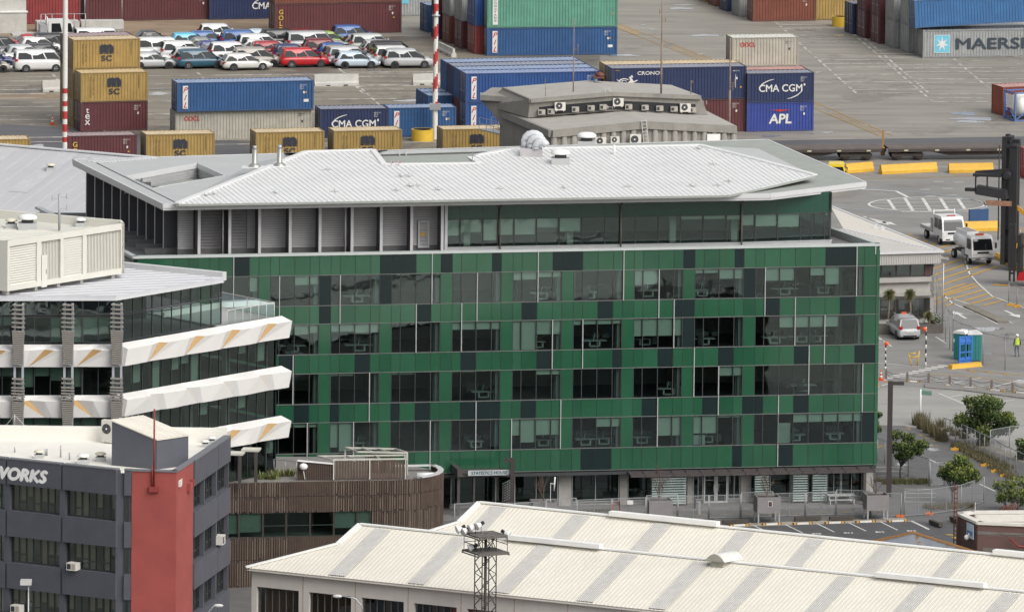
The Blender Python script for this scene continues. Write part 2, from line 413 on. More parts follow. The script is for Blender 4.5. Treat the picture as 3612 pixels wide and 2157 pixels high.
lines('yellow_hatching',[[(3205,830),(3219,826)],[(3222,843),(3246,836)],[(3246,856),(3276,847)],[(3274,867),(3305,857)],[(3303,877),(3355,863)],[(3312,895),(3365,879)],[(3310,918),(3370,897)],[(3292,948),(3398,912)],[(3292,972),(3413,930)],[(3288,995),(3484,930)],[(3307,1010),(3527,937)],[(3310,1031),(3406,1000)],[(3320,1041),(3440,1000)],[(3285,1058),(3450,1008)],[(3285,1075),(3470,1022)],[(3330,1080),(3365,1070)],[(3395,1063),(3487,1036)],[(3422,1072),(3510,1048)],[(3470,1077),(3535,1060)]],.30,mYel)
lines('white_line',[[(3404,920),(3420,965),(3450,1000),(3500,1045),(3570,1070),(3620,1090)],[(3330,1042),(3360,1070),(3440,1103),(3520,1143)],[(3345,1050),(3430,1075),(3520,1118),(3572,1140)]],.14,mLine)
b = MB();b.prism([P(x,y) for x,y in ((3398,1083),(3425,1076),(3560,1138),(3518,1138))],0,.13);b.build('traffic_island',[mat('stained_kerb',(.20,.18,.15),.9,.3,1)],kind='structure')
lines('zebra_crossing',[[(3308+k*-22.5,1289+k*4.9),(3352-k*22.5,1291+k*4.9)] for k in range(0,11)],.42,mLine)
lines('white_line',[[(3094,1280),(3180,1288),(3245,1294)],[(3150,1330),(3300,1343),(3420,1357),(3612,1378)],[(3350,1352),(3460,1333)],[(3300,1337),(3330,1332),(3380,1334)],[(3500,1365),(3600,1340)],[(3092,1366),(3150,1348)],[(3300,1188),(3337,1210)],[(3096,1188),(3145,1222),(3092,1223)],[(3096,1196),(3120,1202)],[(3094,1206),(3132,1211)],[(3350,1400),(3395,1392)],[(3312,1387),(3420,1432)],[(3540,1415),(3580,1409)]],.14,mLine)
lines('yellow_line',[[(3276,1320),(3430,1328),(3612,1353)],[(3400,1303),(3620,1325)],[(3410,1303),(3445,1316)],[(3470,1308),(3500,1318)],[(3530,1314),(3560,1326)],[(3095,1352),(3106,1363)],[(3120,1342),(3132,1347)],[(3200,1507),(3210,1514)],[(3243,1532),(3257,1537)],[(3263,1542),(3278,1548)],[(3286,1552),(3300,1557)],[(3092,1569),(3190,1574),(3310,1573)],[(3092,1580),(3112,1572)]],.14,mYel)
lines('yellow_line',[[(2370+85*k,1817-k*1.5),(2410+85*k,1816-k*1.5)] for k in range(9)],.10,mYel)
lines('parking_line',[[(2660+111.5*k-2,1852-3.3*k),(2722+111.5*k-2,1882-3.3*k)] for k in range(6)]+[[(3212,1836),(3278,1868)],[(2546,1855),(2600,1878)],[(3274,1618),(3310,1634)],[(3455,1706),(3510,1732)]]+[[(3190,1724+k*15),(3300,1724+k*15)] for k in range(4)]+[[(3090,1647+k*15),(3190,1647+k*15)] for k in range(3)],.11,mLine)
lines('yellow_line',[[(3340,1884),(3376,1888)],[(3362,1893),(3376,1898)]],.35,mYel)
b = MB()
for t,x,y in (('810',2868,1883),('811',2979,1880),('812',3091,1877),('813',3202,1873)): b.text(t,P(x,y,.024),dirdeg(8),dirdeg(98),.52,0,.03,0,.6)
b.build('bay_number_marking',[mLine],kind='structure')
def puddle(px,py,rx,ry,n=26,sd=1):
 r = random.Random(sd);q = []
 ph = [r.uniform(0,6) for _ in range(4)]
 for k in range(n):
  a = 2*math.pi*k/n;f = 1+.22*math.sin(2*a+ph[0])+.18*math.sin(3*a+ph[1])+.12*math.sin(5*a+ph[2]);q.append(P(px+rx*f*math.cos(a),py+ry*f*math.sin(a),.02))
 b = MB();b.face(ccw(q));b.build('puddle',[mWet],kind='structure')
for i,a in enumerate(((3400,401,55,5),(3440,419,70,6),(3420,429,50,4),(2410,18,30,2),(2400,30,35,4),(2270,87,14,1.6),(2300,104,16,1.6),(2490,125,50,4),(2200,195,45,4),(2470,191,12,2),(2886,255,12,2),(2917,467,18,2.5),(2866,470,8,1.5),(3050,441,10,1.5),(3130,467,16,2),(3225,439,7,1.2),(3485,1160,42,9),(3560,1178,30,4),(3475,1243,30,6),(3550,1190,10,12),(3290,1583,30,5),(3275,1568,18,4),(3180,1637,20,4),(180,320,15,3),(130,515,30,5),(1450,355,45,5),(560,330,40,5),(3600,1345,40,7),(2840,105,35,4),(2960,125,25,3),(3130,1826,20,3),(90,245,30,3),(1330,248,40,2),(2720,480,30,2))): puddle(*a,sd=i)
# ================================================================ GREEN GLASS OFFICE BUILDING
mGreen = mat('green_panel',(0.020,0.086,0.045),0.10,0.16,0.35,spec=0.5,bump=.05,bscale=.8)
mGreens = [mGreen,mat('green_panel_deep',(.017,.075,.041),.10,.16,.35,spec=.5,bump=.05,bscale=.8),mat('green_panel_pale',(.024,.095,.052),.10,.16,.35,spec=.5,bump=.05,bscale=.8)]
mDark = mat('dark_panel',(0.008,0.018,0.019),0.25,0.12,0.5,spec=0.35)
mFrame = mat('dark_frame',(0.035,0.038,0.042),0.5)
mJoint = mat('panel_joint',(0.14,0.15,0.14),0.5)
mWhiteMul = mat('white_mullion',(0.36,0.37,0.37),0.5)
mGlassG = glass('green_glass',(0.52,0.66,0.61),0.075,0.015,0.12)
mFloorIn = mat('office_carpet',(0.13,0.13,0.14),0.9)
mCeilIn = mat('office_ceiling',(0.5,0.5,0.48),0.9)
mWallIn = mat('office_wall',(0.34,0.33,0.32),0.9,0.25,0.25)
mBlind = mat('roller_blind',(0.52,0.55,0.5),0.9,0.06)
mDesk = mat('white_desk',(0.42,0.44,0.43),0.6)
mRoofWhite = mat('white_roof_sheet',(0.66,0.665,0.66),0.45,0.06,0.4,streak=0.10,sdir='Z')
mRoofGrey = mat('pale_grey_roof',(0.42,0.43,0.43),0.6,0.06,0.6)
mRoofMemb = mat('grey_green_membrane',(0.30,0.32,0.295),0.8,0.10,0.8)
mFascia = mat('pale_fascia',(0.55,0.555,0.56),0.4,0.05,0.5,streak=0.12)
mParapet = mat('parapet_cap',(0.46,0.5,0.49),0.45,0.06,0.6)
mLouvre = mat('grey_louvre',(0.46,0.45,0.46),0.6,0.06)
mFin = mat('dark_fin',(0.085,0.085,0.095),0.6,0.08)
mFinEdge = mat('pale_fin_edge',(0.52,0.52,0.53),0.5)
mTerr = mat('terrace_membrane',(0.17,0.17,0.17),0.85,0.2,1.2)
mConc = mat('raw_concrete',(0.32,0.31,0.29),0.85,0.18,1.0,streak=0.25)
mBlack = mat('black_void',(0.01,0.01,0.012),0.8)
mSteelDark = mat('dark_brown_steel',(0.06,0.05,0.05),0.55)
mMetal = mat('galvanised',(0.38,0.39,0.40),0.45,0.12,3,metal=0.4)
mWhite = mat('white_paint',(0.75,0.75,0.73),0.5,0.06)

g_FR = P(3091,1774);g_zb = zat(g_FR,1641.5);g_zt = zat(g_FR,866)
g_FL = XY(P(470,911,g_zt))
g_d = (g_FR-g_FL);g_len = g_d.length;g_d.normalize();g_n = V((g_d.y,-g_d.x,0))
def gs(px,py=1200): return (PV(px,py,g_FL,g_FR)-g_FL).dot(g_d)      # metres along the facade from its left end
def gp(s,off=0.0,z=0.0): return g_FL+g_d*s+g_n*off+V((0,0,z))
gm = XY(PV(1807,1200,g_FL,g_FR))
g_rows = [g_zt-0.02]+[zat(gm,y) for y in (958.5,1065.5,1130,1237,1304,1411.5,1476.5,1585,1663)]
g_BR = g_FR+dirdeg(112)*20;g_BL = XY(P(126,735,g_zt))
GB = empty('green_office_building',gp(g_len/2,-10,0),0,'long office block clad in green and near-black glass panels under a white ribbed roof','office building')
# structural body: slabs, back and side walls; the storeys stay hollow behind the glass
b = MB()
def ins(p,k): return p
def gslab(z0,z1,m,front=0.35):
 b.prism([gp(0.12,-front),gp(g_len-0.12,-front),g_BR-g_d*0.3,g_BL+g_d*0.3],z0,z1,m)
for k in (0,2,4,6,8): gslab(g_rows[k+1]+0.25 if k < 8 else g_rows[9],g_rows[k]-(0.35 if k == 0 else 0.45),0)
for k in (1,3,5,7):                                            # carpet tops
 gslab(g_rows[k+1]-0.449,g_rows[k+1]-0.41,1)
for k in (1,3,5,7):                                           # white ceilings
 gslab(g_rows[k]+0.2,g_rows[k]+0.249,2,0.5)
b.prism([gp(0.3,-9),gp(g_len-0.3,-9),gp(g_len-0.3,-9.3),gp(0.3,-9.3)],0.2,g_rows[0]-0.5,3)
for s in [gs(524+213.8*k-22) for k in range(11)]+[0.6,g_len-2.2]:
 b.obox(gp(s-0.25,-3.4),g_d,-g_n,0.5,0.5,0.2,g_rows[0]-0.5,3)
rr = random.Random(4)
for s in [gs(524+213.8*k+rr.uniform(-30,60)) for k in range(11)]:    # cross partitions in the offices
 for k in (1,3,5,7):
  if rr.random() < 0.55: b.obox(gp(s,-4.2-rr.random()*2),g_d,-g_n,0.12,4.2,g_rows[k+1]-0.4,g_rows[k]+0.2,3 if rr.random() < .6 else 2)
b.build('structure_frame',[mFloorIn,mFloorIn,mCeilIn,mWallIn],GB)
b = MB()                                                        # blank flank and rear walls
for a,c in ((g_FR,g_BR),(g_BR,g_BL),(g_BL,g_FL)):
 d = (c-a).normalized();n = V((d.y,-d.x,0))
 b.prism([a,c,c-n*0.25,a-n*0.25],g_zb,g_zt-0.3,0)
b.build('side_wall',[mGreen],GB)
# ---- facade grid
c5 = [0,32,86,140,173,213.8]
def colx(bay,c):
 if bay == 10: return 2662+[0,32,86,139.5,193,246,299,353,383,433][c]
 return 524.5+213.75*bay+c5[c]
darks = {0: {(-1,3),(1,2),(3,4),(4,0),(4,1),(4,4),(5,3),(6,3),(6,4),(7,0),(8,4),(9,3),(10,5),(10,6)},
         2: {(2,4),(4,2),(6,1),(7,2),(8,3),(8,4),(10,1),(10,6),(1,1)},
         4: {(2,1),(3,2),(5,1),(6,2),(7,3),(8,2),(9,2),(10,3),(10,7),(10,8)},
         6: {(2,2),(3,0),(4,0),(4,2),(5,1),(5,2),(5,3),(6,1),(8,1),(9,1),(9,4),(10,0),(10,3)},
         8: {(2,2),(3,1),(7,1),(7,2),(9,3),(10,2)}}
piers_dark = {(1,2): 0,(1,9): 1,(3,8): 1,(7,10): 2,(1,3): 1}
band_names = []
lastcol = lambda bay: 9 if bay == 10 else 5
for r in (0,2,4,6,8):
 mb = MB();z1,z0 = g_rows[r],g_rows[r+1]
 for bay in range(-1,11):
  for c in range(lastcol(bay)):
   s0,s1 = gs(colx(bay,c)),gs(colx(bay,c+1))
   if s1 < 0.05: continue
   s0 = max(s0,0.0);s1 = min(s1,g_len)
   dk = (bay,c) in darks[r]
   o = 0.0
   mb.obox(gp(s0+0.018,0),g_d,-g_n,s1-s0-0.036,0.3,z0+0.02,z1-0.02,1 if dk else rr.choice((0,0,4,5)))
 mb.obox(gp(0.02,-0.03),g_d,-g_n,g_len-0.04,0.25,z0+0.005,z1-0.005,2)
 for zz in (z0,z1): mb.obox(gp(0,0.03),g_d,-g_n,g_len,0.28,zz-0.022,zz+0.022,3)
 mb.build('spandrel_band',[mGreen,mDark,mFrame,mJoint]+mGreens[1:],GB)
def whites(lst,r0_,r1_):
 for px in lst:
  s = gs(px);mb = MB();mb.obox(gp(s-0.032,0.09),g_d,-g_n,0.064,0.11,g_rows[r1_],g_rows[r0_],0)
  mb.build('white_mullion',[mWhiteMul],GB)
whites([822,1521.5,1895,2197,3018],0,2);whites([1198,1681,2322,2696,984],1,3)
whites([1467,1627,2376,2803],2,4);whites([1948,2055,2908],3,5);whites([1034,2449,2854],4,6)
whites([1304,2536,3044],5,7);whites([1681,1980,2322,2748],6,8);whites([1086,1249,1520,1807,2748],7,9)
bl = {(1,0): {3: .35},(1,1): {0: .3,3: .5},(1,2): {2: .32,3: .3},(1,6): {0: .28,1: .27,2: .2,3: .2},(1,8): {0: .52,1: .5},(1,9): {0: .16,1: .16,2: .36,3: .36},
      (1,10): {1: .45,2: .45,5: .6,4: .3},(3,1): {2: .35,3: .35},(3,2): {1: .35,2: .35,3: .3},(3,3): {0: .27,1: .27,2: .32,3: .32},(3,5): {0: .28,1: .28,2: .28,3: .28},
      (3,6): {0: 1,1: 1,2: .48,3: .48},(3,7): {0: .19,1: .18,2: .18,3: .17},(3,8): {0: .6,1: .6,2: .6,3: .6},(3,9): {0: .05,1: .05},(3,10): {2: .4,3: .4,4: .4,5: .4},
      (5,3): {0: .1,1: .1},(5,4): {0: .09,1: .09},(5,5): {0: .07,1: .07},(5,6): {2: .18,3: .18},(5,9): {2: .33,3: .33},(7,2): {1: .15,2: .15,3: .15},
      (7,3): {0: .82,1: .95},(7,4): {0: .06,1: .06},(7,6): {0: .55,1: .78,2: .55,3: .55},(7,7): {2: .32,3: .32},(7,8): {2: .65,3: .65},(7,9): {0: .6,1: .6,2: .1,3: .1},
      (7,10): {4: .3,5: .3,6: .3,7: .3,3: .3}}
DESKS = []
desks = [(1,3,2),(1,6,2),(1,7,1.5),(1,8,1),(3,3,2),(3,6,2.2),(3,7,1.7),(3,8,1),(7,6,2.3),(7,7,1.4),(7,8,1),(3,9,.6),(1,10,2.2),(3,10,1.6),(7,7,2.4),(7,3,2.4),(7,10,3.5),(7,9,1.6),(1,10,5),(3,10,5),(5,10,4),(1,1,1),(3,2,2),(5,5,2.3),(7,5,2.2),(5,8,3),(1,9,1),(3,10,3.4),(7,10,6)]
def desk(mb,s,z,off):
 s += rr.uniform(-.3,.3);off -= rr.uniform(0,.6);sg = rr.choice((-1,1));w1 = rr.uniform(.55,1.05)
 mb.obox(gp(s-w1,off),g_d,-g_n,w1*2,0.8,z+0.72,z+0.76,0)
 if rr.random() < .5: mb.obox(gp(s-w1+sg*.2,off-.9),g_d,-g_n,1.2,.05,z+.5,z+1.05+rr.random()*.4,1)
 if rr.random() < .4: mb.obox(gp(s+.5*sg,off+.15),g_d,-g_n,.45,.45,z+.4,z+.95,1)
 mb.obox(gp(s-0.4,off-0.1),g_d,-g_n,0.12,0.6,z+0.3,z+0.72,0);mb.obox(gp(s+0.3,off-0.1),g_d,-g_n,0.12,0.6,z+0.3,z+0.72,0)
 mb.obox(gp(s-0.4,off-0.1),g_d,-g_n,0.8,0.6,z+0.3,z+0.36,0)
 mb.tube(gp(s-0.05,off-0.35,z+0.76),gp(s+0.05,off-0.35,z+1.25),0.03,5,0)
 for q in range(rr.randint(0,2)+1): mb.obox(gp(s+(.1,-.62,.55)[q]*sg,off-0.4),g_d,-g_n,0.5,0.05,z+0.9,z+1.2,1)
for r in (1,3,5,7):
 z1,z0 = g_rows[r],g_rows[r+1]
 pc = MB()
 for bay in range(-1,11):
  first = 2 if (r == 1 and bay == -1) else 0
  n = 8 if bay == 10 else 4
  cols = list(range(first,n))
  s0,s1 = gs(colx(bay,cols[0])),gs(colx(bay,n))
  if s1 < 1.0: s0,s1 = None,None
  if s0 is not None:
   s0 = max(0.1,s0)
   f = MB();f.obox(gp(s0,0.0),g_d,-g_n,0.05,0.16,z0,z1,0);f.obox(gp(s1-0.05,0.0),g_d,-g_n,0.05,0.16,z0,z1,0)
   f.obox(gp(s0+.05,0.0),g_d,-g_n,s1-s0-.1,0.16,z0,z0+0.05,0);f.obox(gp(s0+.05,0.0),g_d,-g_n,s1-s0-.1,0.16,z1-0.05,z1,0)
   for c in cols[1:]:
    q = gs(colx(bay,c))
    if q > s0+0.2: f.obox(gp(q-0.025,0.0),g_d,-g_n,0.05,0.16,z0+.05,z1-.05,0)
   win = f.build('window',[mFrame],GB)
   g = MB();g.face([gp(s0+.05,-.05,z0+.05),gp(s1-.05,-.05,z0+.05),gp(s1-.05,-.05,z1-.05),gp(s0+.05,-.05,z1-.05)])
   g.build('pane',[mGlassG],win)
   bb = bl.get((r,bay),{});q = MB()
   for c,fr in bb.items():
    a,e = max(s0,gs(colx(bay,c))),gs(colx(bay,c+1))
    if e-a < 0.1: continue
    q.obox(gp(a+.04,-.17),g_d,-g_n,e-a-.08,0.02,max(z0+0.02,z1-(z1-z0)*fr),z1-0.01,0)
   if q.v: q.build('roller_blind',[mBlind],win)
   q = MB();q.obox(gp(s1-0.28,-.45),g_d,-g_n,0.22,0.3,z0-.3,z1+.2,0);q.build('inner_column',[mDesk],win)
   for (dr,db,dx) in desks:
    if dr == r and db == bay: DESKS.append((s0+dx,z0-0.25))
   if r == 7 and bay in (9,10):
    q = MB();q.obox(gp(gs(2750) if bay == 10 else gs(2449),-.28),g_d,-g_n,gs(2795)-gs(2750),0.06,z0+0.05,z0+(1.5 if bay == 10 else .75),0)
    q.thing('white_board',[mDesk],'tall pale board behind the lowest row of office glass' if bay == 10 else 'low pale board behind the lowest row of office glass','board')
  # pier between this window and the next
  a,e = gs(colx(bay,n)),gs(colx(bay,lastcol(bay)))
  if e > 0.1:
   a = max(0,a);e = min(g_len,e);dk = (r,bay) in piers_dark
   pc.obox(gp(a+.012,0.0),g_d,-g_n,e-a-.024,0.3,z0+.02,z1-.02,1 if dk else 0)
   if dk is False and rr.random() < 0.0: pass
 if r == 1:
  a,e = gs(colx(-1,2)),0
 for q in pc.clusters(): q.build('pier_panel',[mGreen,mDark],GB)
for s,z in DESKS:
 q = MB();desk(q,s,z,-0.6)
 q.thing('office_desk',[mDesk,mFrame],'white office desk with screens behind the green tinted office glass','desk','office desks seen through the green facade')
# ---- parapet, terrace
b = MB()
for a,c,ex in ((g_FL,g_FR,1),(g_FR,g_BR,1),(g_FL,g_BL,0)):
 d = (c-a).normalized();n = V((d.y,-d.x,0));n = n if ex else -n
 b.prism([a+n*.06,c+n*.06,c-n*.34,a-n*.34],g_zt-0.02,g_zt+0.16,0)
 b.prism([a-n*.31,c-n*.31,c-n*.36,a-n*.36],g_zt-0.6,g_zt-0.021,0)
b.build('parapet',[mParapet],GB)
b = MB();b.prism([gp(.3,-.35),gp(g_len-.3,-.35),g_BR-g_d*.3,g_BL+g_d*.3],g_zt-0.45,g_zt-0.34);b.build('terrace',[mTerr],GB)
g_tz = g_zt-0.34
# ---- roof: plate, white ribbed slopes, well, vents
gq = XY(PV(1800,1200,g_FL,g_FR));g_e0 = zat(gq,717);g_e1 = zat(gq,694)
rFL,rFK,rTIP,rBR,rBL = [P(x,y,g_e1) for x,y in ((575,719),(2717,683),(3055,642),(2707,491),(257,562))]
W = [P(x,y,g_e1) for x,y in ((440,621),(698,574),(796,619),(538,664))]      # louvred well in the roof
plate = [XY(p) for p in (rFL,rFK,rTIP,rBR,rBL)]
b = MB()
# soffit/plate built as pieces around the well
def lerp(a,c,t): return a+(c-a)*t
ring = [XY(p) for p in W]
outer = [XY(rBL),XY(lerp(rBL,rBR,.32)),XY(lerp(rFL,rFK,.2)),XY(rFL)]
for k in range(4):
 qd = [outer[k],outer[(k+1) % 4],ring[(k+1) % 4],ring[k]]
 b.prism(qd,g_e0+0.1,g_e1-0.004,1,0)
b.prism([outer[1],XY(rBR),XY(rTIP),XY(rFK),outer[2]],g_e0+0.1,g_e1-0.004,1,2)
b.build('roof_plate',[mRoofGrey,mFascia,mRoofMemb],GB)
b = MB()
es = [rFL,rFK,rTIP,rBR,rBL]
for k in range(5):
 a,c = XY(es[k]),XY(es[(k+1) % 5]);d = (c-a).normalized();n = V((d.y,-d.x,0))
 b.prism([a+n*.04,c+n*.04,c-n*.12,a-n*.12],g_e0+0.16,g_e1+0.02,0)
 b.prism([a-n*.02,c-n*.02,c-n*.14,a-n*.14],g_e0,g_e0+0.159,0)
b.build('fascia',[mFascia],GB)
b = MB()                                                       # gap line and edge strip at the left
a,c = P(581,607-0,g_e1),None
i0,i1 = P(342,575,g_e1+.004),P(622,715,g_e1+.004)
stripe(b,i0,i1,0.14,g_e1+0.004,0)
b.build('gutter',[mFrame],GB)
mid0 = (rFL+rBL)/2;mid1 = (rTIP*0.5+rBR*0.5)
RL,RRt = PV(1081,536,mid0,mid1),PV(2468,513,mid0,mid1)
sFL,sFR = P(622,720,g_e1+.05),P(2570,688,g_e1+.08)
hp = (sFL,sFR,RRt)
RLp = PP(1081,536,*hp);TIPp = PP(2876,619,*hp)
N1a,N1b,N2a,N2b = [PP(x,y,*hp) for x,y in ((1315,530),(1355,581),(1690,577),(1655,553))]
N3 = PP(1800,527,*hp);mid_f = PP(2700,661,*hp)
slope = [sFL,sFR,PP(2700,660,*hp),TIPp,PP(2680,566,*hp),RRt,N3,PP(1672,551,*hp),PP(1655,556,*hp),N2a,N1b,N1a,RLp]
b = MB();b.face(slope);nz = V((0,0,-0.16));
for k in range(len(slope)): b.face([slope[k],slope[(k+1) % len(slope)],slope[(k+1) % len(slope)]+nz,slope[k]+nz],1)
b.face([p+nz for p in slope][::-1],1)
hatch(b,slope,dirdeg(107)+V((0,0,0)),0.40,0.15,0.055,0)
b.build('ribbed_roof',[mRoofWhite,mRoofMemb],GB)
b = MB()                                                       # ridge and hip flashings
for a,c in ((sFL,RLp),(RLp,N1a),(N1a,N1b),(N1b,N2a),(N3,RRt),(RRt,PP(2680,566,*hp)),(PP(2680,566,*hp),TIPp),(PP(1672,551,*hp),N3),(N2a,PP(1655,556,*hp))): b.bar(a+V((0,0,.05)),c+V((0,0,.05)),0.42,0.1)
b.build('ridge_flashing',[mRoofWhite],GB)
b = MB()                                                       # the far slopes behind the ridge and the hips
bk0,bk1 = lerp(rBL,rBR,.03)+V((0,0,.02)),lerp(rBL,rBR,.94)+V((0,0,.02))
LB = P(940,545,g_e1+.02)
b.face([sFL,RLp,P(905,541,g_e1+.05),P(352,577,g_e1+.03)][::-1],0) if False else None
b.face([RRt+V((0,0,-.02)),TIPp+V((0,0,-.05)),P(2675,524,g_e1+.03)],0)
b.face([RLp+V((0,0,-.05)),N1a+V((0,0,-.05)),lerp(rBL,rBR,.45)+V((0,0,.03)),lerp(rBL,rBR,.30)+V((0,0,.03))],0)
b.face([N3+V((0,0,-.05)),RRt+V((0,0,-.05)),P(2675,524,g_e1+.03),lerp(rBL,rBR,.7)+V((0,0,.03))],0)
b.face([sFL+V((0,0,-.03)),RLp+V((0,0,-.03)),P(900,572,g_e1+.012)],0)
b.build('rear_roof_slope',[mRoofGrey],GB)
b = MB()                                                       # ribbed strip along the far left edge
q = [P(x,y,g_e1+.01) for x,y in ((300,567),(560,555),(545,560),(352,575))]
b.face(ccw(q));hatch(b,q,dirdeg(107),0.27,0.12,0.05,0)
b.build('ribbed_roof',[mRoofWhite],GB)
b = MB()                                                       # dark screen wall behind the roof notch
za = N1b.z
wa,wb = PV(1318,538,rBL,rBR),PV(1775,530,rBL,rBR)
d = XY(wb-wa).normalized();n = V((d.y,-d.x,0))
wa2 = PV(1318,537,rBL-n*-3,rBR-n*-3);wb2 = PV(1775,531,rBL-n*-3,rBR-n*-3)
b.prism([XY(wa2),XY(wb2),XY(wb2)-n*.3,XY(wa2)-n*.3],g_e1-.3,wa2.z-0.18,0)
b.prism([XY(wa2)+n*.04,XY(wb2)+n*.04,XY(wb2)-n*.34,XY(wa2)-n*.34],wa2.z-0.179,wa2.z,1)
for px in (1409,1432):
 t = PV(px,576,rBL-n*-3.3,rBR-n*-3.3);b.tube(XY(t,g_e1-.2),XY(t,t.z+0.9),.05,6,1)
for px in (1380,1406):
 t = PP(px,586,*hp);b.tube(t,t+V((0,0,.42)),.04,5,1);b.blob(t+V((.1,-.02,.28)),.06,.06,.06,2)
b.build('screen_wall',[mat('screen_dark',(0.10,0.105,0.105),.7),mRoofGrey,mat('red_cap',(.5,.05,.03),.5)],GB)
# the well
b = MB()
zw = g_e1-1.1
for k in range(4):
 a,c = XY(W[k]),XY(W[(k+1) % 4]);d = (c-a).normalized();n = V((d.y,-d.x,0))
 cc = sum((XY(p) for p in W),V((0,0,0)))/4
 if n.dot(cc-a) < 0: n = -n
 b.prism([a,c,c+n*.1,a+n*.1],g_e0+0.1,g_e1+0.02,1)
 if k in (0,1):
  for q in range(5):
   z = g_e0+.1-q*0.18
   b.hexa([XY(a-n*.02,z-.2),XY(c-n*.02,z-.2),XY(c-n*.0,z-.2),XY(a-n*.0,z-.2),XY(a,z-.03),XY(c,z-.03),XY(c+n*.1,z-.03),XY(a+n*.1,z-.03)],0)
b.prism(ring,zw-.05,zw,2)
b.build('roof_well',[mat('well_louvre',(.52,.52,.53),.5),mFascia,mRoofMemb],GB)
# safety anchors and small vents on the ribbed roof
b = MB()
for px,py in ((970,681),(1180,677),(1397,673),(1413,623),(1440,623),(1443,657),(1470,656),(1544,670),(1762,667),(1988,664),(2213,660),(2440,657),(2530,656),(2569,641),(2513,581),(2462,525),(1153,600),(752,686),(722,689)):
 t = PP(px,py,*hp)
 for a in (25,115,205,295): b.bar(t+V((0,0,.05)),t+dirdeg(a)*.38+V((0,0,.06)),.07,.04)
 b.tube(t,t+V((0,0,.25)),.03,5)
for q in b.clusters(): q.build('safety_anchor',[mRoofGrey],GB)
def flue(px,py,h,r):
 t = PP(px,py,*hp);b = MB();b.lathe(t,[(r*2.6,-.05),(r*2.4,.1),(r*1.4,.28),(r,.32),(r,h-.25)],14,0);b.tube(t+V((0,0,h-.25)),t+V((0,0,h)),r*.8,12,1)
 b.box(t+V((-.9,-.5,-.02)),t+V((.7,.4,.06)),2)
 b.build('flue',[mat('stainless',(.45,.45,.42),.3,.1,4,metal=.7),mMetal,mRoofWhite],GB)
flue(898,590,1.55,.19);flue(986,587,1.55,.19)
b = MB();t = PP(2166,545,*hp);b.lathe(t,[(.09,-.1),(.09,.7)],8)
b.build('vent_pipe',[mWhite],GB)
def mushroom(px,py,s,hp_=None,parent=None,cream=False,dark=True):
 """square roof vent with a domed cap"""
 t = PP(px,py,*hp) if hp_ is None else hp_
 b = MB();b.box(t+V((-.62*s,-.5*s,-.3)),t+V((.62*s,.5*s,.42*s)),2);b.box(t+V((-.40*s,-.35*s,.42*s)),t+V((.40*s,.35*s,.72*s)),1)
 b.lathe(t+V((0,0,.68*s)),[(.66*s,0),(.68*s,.06*s),(.62*s,.2*s),(.45*s,.29*s),(.1*s,.33*s)],12,0)
 return b.build('roof_vent',[mat('cream_vent',(.62,.58,.47),.5) if cream else mWhite,mFrame if dark else mMetal,mRoofGrey],parent or GB)
mushroom(1977,577,1.05);t = PP(2070,519,*hp);mushroom(2070,514,1.05,t+V((0,2.5,-.3)))
# gooseneck duct cluster on its plinth
b = MB();t = PP(1876,548,*hp)
b.box(t+V((-.85,-.6,-.4)),t+V((.75,.8,.55)),1);b.build('duct_plinth',[mat('duct_plinth',(.42,.40,.41),.6)],GB)
for k,(dx,h_,r_) in enumerate(((-.52,.78,.62),(-.12,.52,.5),(.28,.26,.4))):
 b = MB();c = t+V((dx,.35-.42*k,.55));pts = [c,c+V((0,0,h_*.6))]
 for q in range(7): a = R(180-q*27);pts.append(c+V((r_*(1+math.cos(a)),-.05*q,h_*.6+r_*.9*math.sin(a))))
 b.path(pts,.27,14);
 for q in (2,4,6): d = (V(pts[q+1])-V(pts[q])).normalized();b.path([V(pts[q])-d*.015,V(pts[q])+d*.015],.287,14)
 b.build('duct',[mat('duct_white',(.56,.58,.60),.4,.06)],GB)
# tv aerial by the notch
b = MB();t = PP(1666,575,*hp);b.tube(t,t+V((0,0,.75)),.03,5);b.bar(t+V((-.55,0,.62)),t+V((.45,0,.62)),.03,.03)
for k in range(6): b.bar(t+V((-.5+.18*k,-.25,.62)),t+V((-.5+.18*k,.25,.62)),.02,.02)
b.build('aerial',[mMetal],GB)
